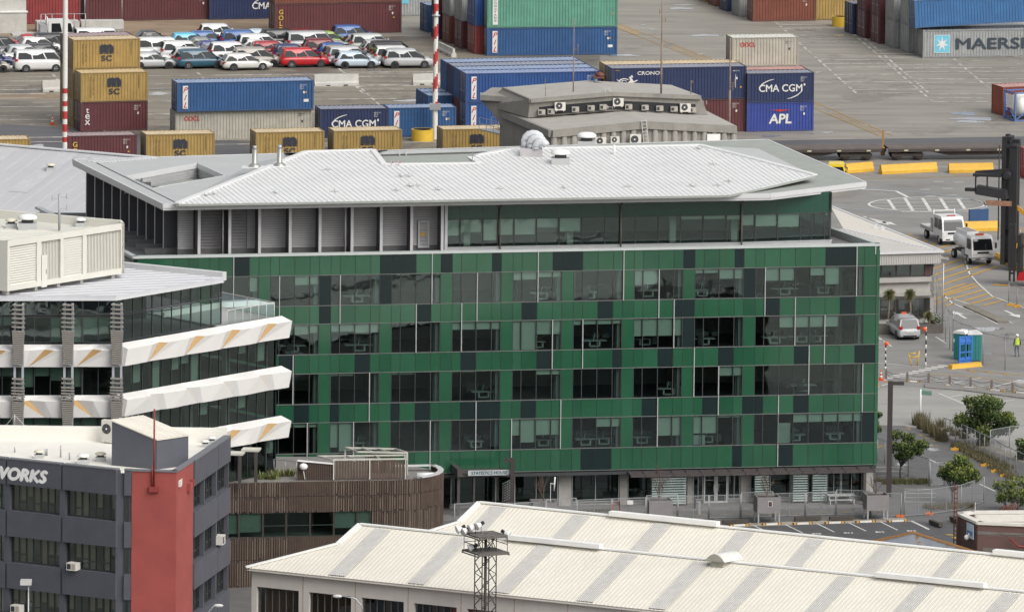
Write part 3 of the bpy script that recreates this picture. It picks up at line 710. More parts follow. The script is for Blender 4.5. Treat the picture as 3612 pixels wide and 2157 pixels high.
# ---- penthouse: glazed part on the right, grey louvred plant room with fins on the left
pw = 1.75                                          # set-back of the penthouse front
pA = g_FL-g_n*pw;pB = g_FR-g_n*pw
def ps(px,py=800): return (PV(px,py,pA,pB)-g_FL).dot(g_d)
s_g0,s_kink = ps(1573),ps(2615)
zz0 = g_tz+0.02;zz1 = g_e0+0.12
zh = zat(gp(ps(2200),-pw),764)                  # window head
zs = zat(gp(ps(2200),-pw),861)                  # sill line
kP = gp(s_kink,-pw);rP = XY(P(2931,845,zs));rE = rP+dirdeg(112)*14
def glazed(a,c,cols,names,blinds):
 d = (XY(c)-XY(a));L = d.length;d.normalize();n = V((d.y,-d.x,0));a = XY(a)
 mb = MB();mb.obox(a+n*.0,d,-n,L,.2,zh,zz1,0);mb.obox(a+n*.03,d,-n,L,.2,zh-.025,zh+.025,1)
 mb.obox(a+n*.05,d,-n,L,.25,zz0,zs-0.06,2);mb.obox(a+n*.1,d,-n,L,.3,zs-0.059,zs,3)
 for q in cols: mb.obox(a+d*q+n*.004,d,-n,.03,.2,zh+.03,zz1,1)
 mb.build('penthouse_wall',[mat('deep_green_panel',(0.012,0.06,0.042),.2,.1,.4),mFrame,mLouvre,mParapet],GB)
 for i in range(len(cols)-1):
  q0,q1 = cols[i],cols[i+1];f = MB()
  f.obox(a+d*q0,d,-n,.06,.14,zs,zh-.026,0);f.obox(a+d*(q0+.06),d,-n,q1-q0-.06,.14,zs,zs+.05,0)
  w_ = f.build('window',[mFrame],GB)
  g = MB();g.face([a+d*(q0+.06)-n*.05+V((0,0,zs+.05)),a+d*q1-n*.05+V((0,0,zs+.05)),a+d*q1-n*.05+V((0,0,zh-.03)),a+d*(q0+.06)-n*.05+V((0,0,zh-.03))]);g.build('pane',[mGlassG],w_)
  if blinds[i] > 0:
   g = MB();g.obox(a+d*(q0+.12)-n*.18,d,-n,q1-q0-.18,.02,zh-(zh-zs)*blinds[i],zh-.03,0);g.build('roller_blind',[mBlind],w_)
px_c = [1573,1622,1702,1755,1812,1891,1971,2051,2132,2186,2240,2320,2399,2479,2560,2615]
cs = [ps(x)-s_g0 for x in px_c]
glazed(gp(s_g0,-pw),kP,cs,None,[.6,.48,.78,.6,.6,.35,.5,0,0,0,0,0,.15,.15,.18])
Lr = (rP-XY(kP)).length
glazed(kP,rP,[0,Lr*.15,Lr*.40,Lr*.655,Lr*.78,Lr*.92,Lr],None,[.4,.45,.5,0,0,.1])
glazed(rP,rE,[0,3,6,9,12,14],None,[0,0,.3,0,0])
b = MB()
b.prism([gp(s_g0,-pw-.3),gp(s_kink,-pw-.3),rP-g_n*.3-g_d*.3,rE-g_d*.3,gp(s_g0,-pw-14)],zz0,zs-.1,0)
b.prism([gp(s_g0,-pw-7),gp(s_kink+2,-pw-7),gp(s_kink+2,-pw-7.2),gp(s_g0,-pw-7.2)],zs-.1,zz1,1)
for q in (1.5,9,16.5,21): b.obox(gp(s_g0+q,-pw-1),g_d,-g_n,.45,.45,zs-.1,zz1,2)
b.build('penthouse_floor',[mFloorIn,mWallIn,mCeilIn],GB)
b = MB()                                             # rain pipes with forked heads
for px in (1762,2188,2614):
 s = ps(px);o = gp(s,-pw+.25)
 b.tube(XY(o,zz0),XY(o,zz1-.65),.055,8)
 for sg in (-1,1): b.tube(XY(o,zz1-.65),XY(o+g_d*(.28*sg),zz1-.35),.05,8);b.tube(XY(o+g_d*(.28*sg),zz1-.35),XY(o+g_d*(.28*sg),zz1),.05,8)
b.build('rain_pipe',[mat('pipe_brown',(.16,.13,.11),.5)],GB)
# louvred plant room
s_l0 = ps(635,900)
b = MB()
def louv(s0,s1,z0,z1,pitch,deep,m):
 k = z0
 while k < z1-.01:
  b.hexa([gp(s0,-pw-deep,k),gp(s1,-pw-deep,k),gp(s1,-pw-deep-.12,k),gp(s0,-pw-deep-.12,k),
    gp(s0,-pw-deep-.05,k+pitch*.8),gp(s1,-pw-deep-.05,k+pitch*.8),gp(s1,-pw-deep-.12,k+pitch*.8),gp(s0,-pw-deep-.12,k+pitch*.8)],m);k += pitch
zl0 = g_tz+.55
sP = [ps(x) for x in (698,1573)]
b.obox(gp(s_l0,-pw-1.0),g_d,-g_n,s_g0-s_l0,.3,zz0,zl0,1)
b.obox(gp(s_l0,-pw-1.13),g_d,-g_n,s_g0-s_l0,.2,zl0,zz1,2)
louv(s_l0+.0,ps(690),zl0,zz1,.17,.95,0);louv(ps(700),ps(790),zl0,zz1,.22,1.0,3);louv(ps(802),ps(878),zl0,zz1,.22,1.0,3);louv(ps(880),s_g0,zl0,zz1,.17,.95,0)
b.build('louvre_wall',[mLouvre,mTerr,mFin,mat('dark_louvre',(.25,.245,.255),.6)],GB)
for px in (698,806,911,1019,1124,1237,1340,1447,1555):          # deep fins with pale noses
 f = MB();s = ps(px);f.obox(gp(s-.06,-pw+.55),g_d,-g_n,.12,1.6,zz0+.15,zz1,0);f.build('fin',[mFin],GB)
 f = MB();f.obox(gp(s-.1,-pw+.6),g_d,-g_n,.2,.049,zz0+.15,zz1,0);f.build('fin_edge',[mFinEdge],GB)
f = MB();f.obox(gp(s_g0-.16,-pw+.35),g_d,-g_n,.22,.3,zz0,zz1,0);f.tube(gp(ps(784),-pw+.3,zz0),gp(ps(784),-pw+.3,zz1),.05,8,1);f.tube(gp(ps(1216),-pw+.3,zz0),gp(ps(1216),-pw+.3,zz1),.06,8,1);f.build('rain_pipe',[mFinEdge,mat('pipe_grey',(.4,.38,.38),.5)],GB)
f = MB();s0,s1 = ps(1482),ps(1522)
f.obox(gp(s0,-pw-.8),g_d,-g_n,.12,.12,zz0+.35,zz0+2.3,0);f.obox(gp(s1-.12,-pw-.8),g_d,-g_n,.12,.12,zz0+.35,zz0+2.3,0);f.obox(gp(s0+.12,-pw-.8),g_d,-g_n,s1-s0-.24,.12,zz0+2.18,zz0+2.3,0);f.obox(gp(s0+.12,-pw-.8),g_d,-g_n,s1-s0-.24,.12,zz0+.35,zz0+.47,0)
k = zz0+.47
while k < zz0+2.15: f.obox(gp(s0+.12,-pw-.84),g_d,-g_n,s1-s0-.24,.1,k,k+.06,0);k += .1
f.obox(gp(s0+.2,-pw-.78),g_d,-g_n,.32,.02,zz0+1.2,zz0+1.45,1)
f.build('plant_door',[mFinEdge,mat('yellow_notice',(.6,.36,.05),.6)],GB)
# fins along the left end
lA = P(640,885,g_tz);
for k in range(10):
 x = 575+(-30.4)*k;yt = 741-(125.5/8.42)*k*1.0
 base = P(577-30.2*k,889-14.6*k,g_tz+.1);f = MB();e = g_d*1.0
 dd = dirdeg(12)
 f.obox(base-dirdeg(102)*.05,dd,dirdeg(102),1.55,.1,g_tz+.02,zz1,0);f.build('fin',[mFin],GB)
 f = MB();f.obox(base-dirdeg(102)*.08-dd*.05,dd,dirdeg(102),.049,.16,g_tz+.02,zz1,0);f.build('fin_edge',[mFinEdge],GB)
 if k < 6:
  f = MB();f.obox(base-dirdeg(102)*.25-dd*1.4,dd,dirdeg(102),2.9,.3,g_tz+.01,g_tz+.42,0);f.build('plinth',[mTerr],GB)
b = MB();a0 = P(577,889,g_tz+.1)+dirdeg(12)*.7;a1 = P(577-30.2*10,889-14.6*10,g_tz+.1)+dirdeg(12)*.7
b.prism([XY(a0),XY(a1),XY(a1)+dirdeg(12)*.3,XY(a0)+dirdeg(12)*.3],g_tz+.02,zz1);b.build('plant_wall',[mFin],GB)
b = MB();q = XY(P(668,889,g_tz));b.obox(q-g_d*.25,g_d,-g_n,.95,.8,g_tz+.45,zz1,0);b.obox(q-g_d*.1+g_n*-.1,g_d,-g_n,.7,.6,g_tz+.02,g_tz+.449,1);b.build('louvre_column',[mLouvre,mTerr],GB)
# ---- ground floor
gf = 1.1                                             # set-back
fA = g_FL-g_n*gf;fB = g_FR-g_n*gf
def fs(px,py=1720): return (PV(px,py,fA,fB)-g_FL).dot(g_d)
def col(x0,x1,off=0.0,m=mConc,name='column'):
 b = MB();s0,s1 = fs(x0),fs(x1);b.obox(gp(s0,-gf+off),g_d,-g_n,s1-s0,.6,.02,g_zb-.01);b.build(name,[m],GB)
for x0,x1 in ((1970,2015),(2186,2212),(2417,2443),(2613,2645),(3045,3066)): col(x0,x1,.05)
b = MB();b.obox(gp(gs(3062,1700)-.2,-.1),g_d,-g_n,.6,8,.02,g_zb-.01);b.build('end_wall',[mConc],GB)
b = MB();b.prism([gp(2,-.02),gp(g_len-.05,-.02),g_BR,g_BL],g_zb-.25,g_zb-.005,0);b.build('soffit',[mFrame],GB)
gl_spans = [(1590,1750),(1815,1968),(2017,2184),(2214,2416),(2445,2480),(2568,2611),(2647,2788),(2790,2915),(2917,2965),(2967,3040)]
for x0,x1 in gl_spans:
 s0,s1 = fs(x0),fs(x1);f = MB()
 f.obox(gp(s0,-gf),g_d,-g_n,.05,.15,.35,g_zb-.26);f.obox(gp(s1-.05,-gf),g_d,-g_n,.05,.15,.35,g_zb-.26);f.obox(gp(s0+.05,-gf),g_d,-g_n,s1-s0-.1,.15,.35,.41);f.obox(gp((s0+s1)/2-.02,-gf),g_d,-g_n,.04,.12,.41,g_zb-.26)
 w_ = f.build('window',[mMetal],GB)
 g = MB();g.face([gp(s0+.05,-gf-.06,.4),gp(s1-.05,-gf-.06,.4),gp(s1-.05,-gf-.06,g_zb-.26),gp(s0+.05,-gf-.06,g_zb-.26)]);g.build('pane',[glass('dark_glass',(.22,.3,.27),.06)],w_)
b = MB();b.obox(gp(fs(1590),-gf-.2),g_d,-g_n,fs(3040)-fs(1590),.3,.0,.35);b.build('plinth',[mat('pale_sill',(.42,.42,.40),.8)],GB)
b = MB();b.obox(gp(fs(1590),-gf-6),g_d,-g_n,fs(3040)-fs(1590),.3,.0,g_zb-.3);b.obox(gp(fs(1590),-gf-.3),g_d,-g_n,fs(3040)-fs(1590),6,.0,.1)
for k in range(16): b.obox(gp(fs(1830)+k*1.7,-gf-1-rr.random()*3),g_d,-g_n,.5+rr.random(),.5,.1,.7+rr.random()*.4,1 if rr.random() < .35 else 0)
b.build('lobby',[mFloorIn,mDesk],GB)
# louvre screens standing in front of the ground floor glass
for x0,x1,n in ((2287,2415,2),(2650,2706,1),(2784,2843,1),(2853,2912,1)):
 sx0,sx1 = fs(x0,1730),fs(x1,1730);b = MB();o = -gf+.95;zt = g_zb-.5
 for s in (sx0,sx1-.07): b.obox(gp(s,o),g_d,-g_n,.07,.1,.06,zt,1)
 b.obox(gp(sx0+.07,o),g_d,-g_n,sx1-sx0-.14,.1,.06,.12,1);b.obox(gp(sx0+.07,o),g_d,-g_n,sx1-sx0-.14,.1,zt-.06,zt,1)
 k = .25
 while k < zt-.15: b.hexa([gp(sx0+.07,o,k),gp(sx1-.07,o,k),gp(sx1-.07,o-.02,k),gp(sx0+.07,o-.02,k),gp(sx0+.07,o-.06,k+.10),gp(sx1-.07,o-.06,k+.10),gp(sx1-.07,o-.08,k+.10),gp(sx0+.07,o-.08,k+.10)],0);k += .18
 b.build('louvre_screen',[mat('pale_green_louvre',(.20,.27,.255),.4),mFrame],GB)
# entrance doors
for x0,x1 in ((2482,2524),(2526,2566)):
 s0,s1 = fs(x0),fs(x1);b = MB();zt = g_zb-.42;b.obox(gp(s0,-gf+.06),g_d,-g_n,.1,.08,.1,zt);b.obox(gp(s1-.1,-gf+.06),g_d,-g_n,.1,.08,.1,zt);b.obox(gp(s0+.1,-gf+.06),g_d,-g_n,s1-s0-.2,.08,.1,.24);b.obox(gp(s0+.1,-gf+.06),g_d,-g_n,s1-s0-.2,.08,zt-.12,zt)
 dr = b.build('door',[mat('alu_frame',(.5,.51,.52),.4)],GB);g = MB();g.face([gp(s0+.1,-gf,.24),gp(s1-.1,-gf,.24),gp(s1-.1,-gf,zt-.12),gp(s0+.1,-gf,zt-.12)]);g.build('pane',[glass('dark_glass',None)],dr)
 g = MB();g.tube(gp(s1-.16 if x0 < 2500 else s0+.16,-gf+.12,.9),gp(s1-.16 if x0 < 2500 else s0+.16,-gf+.12,1.5),.025,6);g.build('handle',[mMetal],dr)
 if x0 < 2500:
  g = MB();g.text('[ ------- ]',gp((s0+s1)/2,-gf+.01,1.72),g_d,V((0,0,1)),.16,0,.02,0,None,'C');g.build('lettering',[mWhite],dr)
# canopy over the entrances
b = MB();s0,s1 = gs(2215,1660),gs(3072,1660)
b.obox(gp(s0,1.25),g_d,-g_n,s1-s0,.12,g_zb-.28,g_zb-.12,0);b.obox(gp(s0,.05),g_d,-g_n,s1-s0,.1,g_zb-.2,g_zb-.06,0)
n = 17
for k in range(n+1):
 s = s0+(s1-s0)*k/n;b.bar(gp(s,.05,g_zb-.1),gp(s,1.3,g_zb-.2),.08,.16)
for q in range(6): b.obox(gp(s0,.2+.17*q),g_d,-g_n,s1-s0,.03,g_zb-.13,g_zb-.09,0)
b.obox(gp(gs(3033,1700),1.2),g_d,-g_n,.2,.2,0,g_zb-.281,0)
b.build('canopy',[mSteelDark],GB)
b = MB();s0,s1 = gs(1590,1660),gs(1795,1660)
zc0,zc1 = zat(gp(s0,2.5),1676),zat(gp(s0,2.5),1655)
b.obox(gp(s0,2.6),g_d,-g_n,.35,2.5,zc0-.1,zc1+.02,0);b.obox(gp(s0+.35,2.6),g_d,-g_n,gs(1760,1660)-s0-.35,.25,zc1-.16,zc1,0);b.obox(gp(s0+.35,2.5),g_d,-g_n,s1-s0-.35,2.2,zc0-.1,zc0+.02,0)
b.obox(gp(s0+.05,2.3),g_d,-g_n,.2,.2,0,zc0-.1,0);b.obox(gp(s0+1.2,2.4),g_d,-g_n,.12,.12,0,zc0-.1,0)
b.build('entrance_canopy',[mSteelDark],GB)
# side screen of the lobby
b = MB()
for k in range(4): b.obox(gp(gs(1752+13*k,1700),2.2-.5*k),g_d,-g_n,.14,.14,0,g_zb-.5,0)
for k in range(8): b.bar(gp(gs(1752,1700),2.25,1.1+.18*k),gp(gs(1792,1700),.7,1.1+.18*k),.03,.06,1)
b.build('lobby_screen',[mSteelDark,mat('pale_green_louvre',(.3,.38,.36))],GB)
# name board over the entrance
b = MB();o0 = PV(1651,1677,gp(0,2.75),gp(9,2.75));o1 = PV(1798,1674.5,gp(0,2.75),gp(9,2.75));L = XY(o1-o0).length;hgt = 18.5/SC(o0)
b.obox(XY(o0),g_d,-g_n,L,.1,o0.z,o0.z+hgt,0)
sb = b.thing('name_board',[mat('board_grey',(.42,.45,.45),.5)],'pale grey name board with teal capitals over the lobby entrance','sign')
b = MB();b.text('STATISTICS HOUSE',o0+g_d*(L*.08)+g_n*.004+V((0,0,hgt*.22)),g_d,V((0,0,1)),hgt*.6,0,.03,0,L*.86);b.build('lettering',[mat('teal_letters',(.008,.055,.085),.5)],sb)
# ================================================================ OTHER BUILDINGS
rr = random.Random(11)
def windows_on(parent,a,d,n,s0,s1,z0,z1,panes,mfr,mgl,depth=.1,blinds=None,mbl=None,name='window',sill=0.0,trans=None):
 """one glazed opening on a wall line: frame + one pane + blinds as sub-parts"""
 f = MB();w = .05
 f.obox(a+d*s0-n*depth,d,-n,w,.08,z0,z1);f.obox(a+d*(s1-w)-n*depth,d,-n,w,.08,z0,z1)
 f.obox(a+d*(s0+w)-n*depth,d,-n,s1-s0-2*w,.08,z0,z0+w);f.obox(a+d*(s0+w)-n*depth,d,-n,s1-s0-2*w,.08,z1-w,z1)
 for k in range(1,panes): q = s0+(s1-s0)*k/panes;f.obox(a+d*(q-.025)-n*depth,d,-n,.05,.08,z0+w,z1-w)
 if trans:
  for k in trans: q0 = s0+(s1-s0)*k/panes;f.obox(a+d*(q0+.03)-n*(depth-.003),d,-n,(s1-s0)/panes-.06,.08,z0+(z1-z0)*.3,z0+(z1-z0)*.3+.07)
 wn = f.build(name,[mfr],parent)
 g = MB();o = -n*(depth+.05);g.face([XY(a+d*(s0+w)+o,z0+w),XY(a+d*(s1-w)+o,z0+w),XY(a+d*(s1-w)+o,z1-w),XY(a+d*(s0+w)+o,z1-w)]);g.build('pane',[mgl],wn)
 if blinds:
  g = MB()
  for k,fr in blinds.items():
   q0 = s0+(s1-s0)*k/panes+.06;q1 = s0+(s1-s0)*(k+1)/panes-.06
   g.obox(a+d*q0-n*(depth+.2),d,-n,q1-q0,.02,z1-(z1-z0)*fr,z1-.06)
  g.build('blind',[mbl or mBlind],wn)
 return wn
def poly_dirs(a,b): d = XY(b)-XY(a);L = d.length;d = d.normalized();return d,V((d.y,-d.x,0)),L
# ---------------------------------------------------------------- white warehouse with two parallel gables
mWR = mat('cream_roof',(0.65,0.62,0.545),.55,.06,.35,streak=.16,streakcol=(.40,.33,.25),sdir=R(-55))
mSky = mat('grey_skylight',(.44,.43,.41),.5,.1,2)
mCream = mat('cream_wall',(.62,.58,.54),.8,.08,.6,streak=.15)
mRidge = mat('white_ridge',(.78,.78,.76),.5,.04)
zr,ze = 8.4,6.0
A0,A1 = P(1269,1849,zr),P(3700,2096,zr)
E0,E1 = P(867,2001,ze),P(2500,2170.5,ze)
dA,nA,LA = poly_dirs(A0,A1)                       # nA points to the viewer
half = (XY(A0)-XY(E0)).dot(nA)*-1
B0,B1 = P(1690,1772,zr),P(3700,1975,zr)
WH = empty('warehouse',XY((A0+A1)/2),0,'white warehouse with two parallel cream ribbed gable roofs and grey skylight strips','warehouse')
Hs = (XY(E0)-XY(A0)).dot(nA)
pe = lambda s,z=ze: XY(A0+dA*s+nA*Hs,z)
sE = (XY(E0)-XY(A0)).dot(dA)
pa = (A0,A1,XY(A0+dA*LA+nA*Hs,ze))
def roof_face(b,r0_,r1_,sl,cut,zcut):
 pass
K = PP(1192,1918,*pa)
fA_ = [A0,K,XY(E0,ze),XY(A0+dA*LA+nA*Hs,ze),A1]
b = MB();b.face(fA_[::-1]);b.face([p-V((0,0,.15)) for p in fA_])
hatch(b,fA_,nA,.31,.1,.018)
b.build('ribbed_roof',[mWR],WH)
HB = (XY(A0)-XY(B0)).dot(nA)                           # distance between ridges
vz = ze
VA0,VA1 = XY(A0-nA*HB/2,vz),XY(A1-nA*HB/2,vz)
pb = (B0,B1,XY(B1+nA*HB/2,vz))
KB = PP(1619,1841,*pb);KB2 = PP(1500,1878,*pb)
b = MB();q = [B0,KB,KB2,XY(B0+(B1-B0)*((XY(KB2)-XY(B0)).dot(dA)/(XY(B1)-XY(B0)).dot(dA))+nA*HB/2,vz),XY(B1+nA*HB/2,vz),B1]
b.face(q[::-1]);hatch(b,q,nA,.31,.1,.018);b.build('ribbed_roof',[mWR],WH)
b = MB();q = [XY(A0,zr),XY(A1,zr),VA1,VA0];b.face(q if True else q);q2 = [B0,B1,XY(B1-nA*HB/2,vz),XY(B0-nA*HB/2,vz)];b.face(q2);b.build('rear_roof_slope',[mWR],WH)
def skylights(R0,plane,xs,drop,parent):
 for (xt,yt) in xs:
  t = PP(xt,yt,*plane);s = (XY(t)-XY(R0)).dot(dA);mb = MB();w = .62
  top = plane[0]+(plane[1]-plane[0])*(s/(XY(plane[1])-XY(plane[0])).dot(dA));dn = (plane[2]-plane[1]);dn = V((0,0,dn.z))+nA*((XY(plane[2])-XY(plane[1])).dot(nA))
  up = V((0,0,.07));a_ = top+dn*.06+up;c_ = top+dn*drop+up
  qd = [a_-dA*w,c_-dA*w,c_+dA*w,a_+dA*w];mb.face(qd)
  hatch(mb,qd[::-1] if False else qd,nA,.155,.09,.03)
  mb.build('skylight',[mSky],parent)
skylights(A0,pa,[(1356,1862),(1634,1893),(1924,1927),(2224,1955),(2480,1978),(2700,2003),(2994,2029),(3275,2060),(3575,2088)],.985,WH)
skylights(B0,pb,[(1765,1785),(2055,1815),(2338,1848),(2632,1877),(2884,1901),(3138,1924),(3390,1950)],.985,WH)
b = MB();up = V((0,0,.06))
for a,c in ((A0,A1),(B0,B1),(A0,K),(K,XY(E0,ze)),(B0,KB),(KB,KB2)): b.bar(a+up,c+up,.34,.1)
b.build('ridge_flashing',[mRidge],WH)
def ridgevent(R0,x0,x1,y0,y1):
 p0 = PV(x0,y0,R0,R0+dA);p1 = PV(x1,y1,R0,R0+dA);mb = MB()
 p0 = XY(p0,zr+.12)+nA*.2;p1 = XY(p1,zr+.12)+nA*.2
 mb.bar(p0+V((0,0,.12)),p1+V((0,0,.12)),.55,.3);mb.build('ridge_vent',[mRidge],WH)
ridgevent(A0,1800,2125,1892,1934);ridgevent(A0,3097,3480,2024,2070);ridgevent(B0,2159,2538,1810,1848);ridgevent(B0,3512,3690,1950,1969)
# front wall with bays
W0 = XY(E0)+nA*-.35+dA*.25
Lw = (XY(pe(LA))-W0).dot(dA)
b = MB();zw0,zw1 = 2.2,4.75
bay = 186/(SC(E0)*dA.x);nb = int(Lw/bay)+1
b.obox(W0-nA*.0,dA,-nA,Lw,.4,zw1,ze-.2,0);b.obox(W0,dA,-nA,Lw,.4,0,zw0,0)
off0 = (PV(905,2100,W0,W0+dA)-W0).dot(dA)
edges = []
prev = 0.0
for k in range(nb):
 s0 = off0+bay*k-.0;s1 = s0+150/(SC(E0)*dA.x)
 if s1 > Lw: break
 b.obox(W0+dA*prev,dA,-nA,s0-prev,.4,zw0,zw1,0);prev = s1;edges.append((s0,s1))
b.obox(W0+dA*prev,dA,-nA,Lw-prev,.4,zw0,zw1,0)
b.obox(W0+nA*.32,dA,-nA,Lw,.7,ze-.199,ze-.02,0)
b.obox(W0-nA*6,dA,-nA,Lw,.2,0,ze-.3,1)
b.prism([W0,W0-nA*(HB+Hs),W0-nA*(HB+Hs)+dA*.3,W0+dA*.3-nA*.4],0,ze-.4,0) if False else None
KBp = XY(B0)-nA*HB/2
b.prism([W0+nA*-.4,XY(K)+nA*-.3+dA*.3,XY(A0)-nA*HB/2+dA*.3,XY(A0)-nA*HB/2+dA*.7,XY(K)+dA*.9,W0+dA*.5-nA*.4],0,ze-.35,0)
b.prism([XY(B0)+nA*HB/2+dA*.3,XY(B0)-nA*HB/2+dA*.3,XY(B0)-nA*HB/2+dA*.7,XY(B0)+nA*HB/2+dA*.7],0,ze-.3,0)
b.obox(XY(B0)-nA*HB/2+dA*.3,dA,nA,LA-4,.4,0,ze-.3,0)
b.build('wall',[mCream,mBlack],WH)
for k in range(len(edges)+1):
 s = (edges[k][1] if k < len(edges) else Lw-2);b = MB();b.obox(W0+dA*(s+.32)+nA*.02,dA,-nA,.05,.1,0,ze-.2);
 if k < 7: b.build('downpipe',[mat('rust_pipe',(.42,.33,.25),.7)],WH)
mFr2 = mat('brown_frame',(.13,.115,.11),.6)
for k,(s0,s1) in enumerate(edges[:9]):
 windows_on(WH,W0,dA,nA,s0+.02,s1-.02,zw0+.02,zw1-.02,6,mFr2,glass('brown_glass',(.5,.45,.4),.12),.22,{q: 1.0 for q in range(6) if rr.random() < .25} or {0: .9},mat('old_curtain',(.28,.22,.17),.9))
# rusty half-round ventilator on the roof
b = MB();t = PP(2528,2000,*pa);e = dirdeg(15);f = dirdeg(105)
def arc(w,h,n=9): return [(-w/2+w*k/n,h*math.sin(math.pi*k/n)**.8) for k in range(n+1)]
pts = arc(1.45,.5);L2 = 1.7;base = t+V((0,0,.42));e = dA;f = (-nA*.8+dA*.2).normalized()
r1_ = [base+e*x-f*.2+V((0,0,z)) for x,z in pts];r2_ = [base+e*x+f*L2+V((0,0,z)) for x,z in pts]
for k in range(len(pts)-1): b.face([r1_[k],r1_[k+1],r2_[k+1],r2_[k]],0,True)
b.face(r1_[::-1],1);b.face(r2_,1);b.face([r1_[0],r2_[0],r2_[-1],r1_[-1]][::-1],1)
b.obox(t-e*.45,e,f,.9,.9,t.z-.3,t.z+.40,1)
b.build('roof_ventilator',[mat('flaking_white',(.6,.6,.57),.6,.2,2,spots=((.25,.08,.03),2.2,.62)),mat('rusty_grey',(.36,.35,.30),.7,.2,3,spots=((.25,.09,.03),3,.58))],WH)
def wall_poly(b,pts,z0,z1,m,off=0.0,th=.25):
 for k in range(len(pts)-1):
  a,c = pts[k],pts[k+1];d,n,L = poly_dirs(a,c);b.hexa([XY(a+n*off,z0),XY(c+n*off,z0),XY(c+n*(off-th),z0),XY(a+n*(off-th),z0),XY(a+n*off,z1),XY(c+n*off,z1),XY(c+n*(off-th),z1),XY(a+n*(off-th),z1)],m)
# ---------------------------------------------------------------- dark grey corner block with red stair tower
mGr = mat('slate_paint',(.075,.078,.095),.75,.14,.8,streak=.2,streakcol=(.05,.05,.06))
mRed = mat('red_render',(.30,.064,.055),.85,.16,.5,streak=.22,streakcol=(.19,.045,.04))
mGr2 = mat('slate_cap',(.15,.155,.17),.7,.1,2,spots=((.5,.5,.5),6,.72))
mRoofC = mat('cream_membrane',(.72,.70,.64),.7,.08,.4,streak=.06,sdir=R(30))
zg = 16.0
G = [P(-130,1600,zg),P(412,1655.5,zg),P(465,1657,zg),P(622.5,1661.5,zg),P(682,1623,zg),P(808,1537,zg)]
d1,n1,L1 = poly_dirs(G[0],G[1]);d3,n3,L3 = poly_dirs(G[4],G[5])
GRB = empty('grey_corner_block',XY(G[2])-n1*5,0,'slate grey office block with red stair tower and cream flat roof','office building')
back = [XY(G[5])-n3*.0+dirdeg(140)*10,XY(G[0])+dirdeg(110)*13]
b = MB();b.prism([XY(p)-V((0,0,0)) for p in [G[0]-n1*.5,G[1]-n1*.5,G[2]-n1*.8,G[3]-n1*.6,G[4]-n3*.5,G[5]-n3*.5]]+back,zg-1.1,zg-.7,0);b.build('flat_roof',[mRoofC],GRB)
fl = 184/SC(G[2])/.985
lev = [zg-90/SC(G[2])-fl*k for k in range(5)]         # underside of each spandrel
wh = 94/SC(G[2])
def grey_wall(a,d,n,L,bays,panes,blind,cols):
 b = MB()
 for k in range(5):
  top = zg if k == 0 else lev[k-1]-wh;bot = lev[k]
  for s0,s1 in bays:
   b.obox(a+d*(s0-.12)+n*.12,d,-n,s1-s0+.24,.45,bot,top-.02,0)
   if k == 0: b.obox(a+d*(s0-.12)+n*.15,d,-n,s1-s0+.24,.5,zg-.019,zg+.06,1)
 prev = 0
 for s0,s1 in bays: b.obox(a+d*prev,d,-n,s0-prev,.5,0,zg-.08,0);prev = s1
 b.obox(a+d*prev,d,-n,L-prev,.5,0,zg-.08,0)
 b.obox(a-n*6,d,-n,L,.2,0,zg-1.3,2)
 for k in range(5): b.obox(a-n*.5,d,-n,L,5.5,lev[k],lev[k]+.25,2)
 b.build('wall',[mGr,mGr2,mat('dim_office_wall',(.2,.19,.17),.9,.2,.6)],GRB)
 for k in range(3):
  for i,(s0,s1) in enumerate(bays):
   bd = {q: rr.choice([.45,.6,.6,1]) for q in range(panes) if rr.random() < blind}
   windows_on(GRB,a,d,n,s0+.01,s1-.01,lev[k]-wh+.02,lev[k]-.01,panes,mFrame,glass('clear_glass',(.55,.55,.5),.09),.28,bd,mat('cream_blind',(.45,.41,.33),.9),trans=[1,3,5] if panes > 4 else None)
g1 = lambda px,py=1700: (PV(px,py,G[0],G[1])-XY(G[0])).dot(d1)
grey_wall(XY(G[0]),d1,n1,L1,[(.3,g1(16)),(g1(34),g1(211)),(g1(230),g1(407))],7,.75,None)
g3 = lambda px,py=1750: (PV(px,py,G[4],G[5])-XY(G[4])).dot(d3)
grey_wall(XY(G[4]),d3,n3,L3,[(g3(683),g3(720)),(g3(723),g3(762)),(g3(766),g3(805))],6,.15,None)
d2,n2,L2 = poly_dirs(G[1],G[2])
b = MB();b.obox(XY(G[1])+d2*.0-n2*.1,d2,-n2,L2,.5,0,zg-.3,0)
for k in range(5): b.obox(XY(G[1])+d2*L2*.52+n2*.1,d2,-n2,L2*.46,.19,lev[k],(zg if k == 0 else lev[k-1]-wh),0)
b.obox(XY(G[1])+d2*L2*.50+n2*.14,d2,-n2,L2*.5,.5,zg,zg+.06,1);b.build('corner_pier',[mGr,mGr2],GRB)
for k in range(3): windows_on(GRB,XY(G[1]),d2,n2,L2*.54,L2*.86,lev[k]-wh+.05,lev[k]-.02,1,mFrame,glass('clear_glass',None),.0,{0: .8},mat('cream_blind',None),trans=[0])
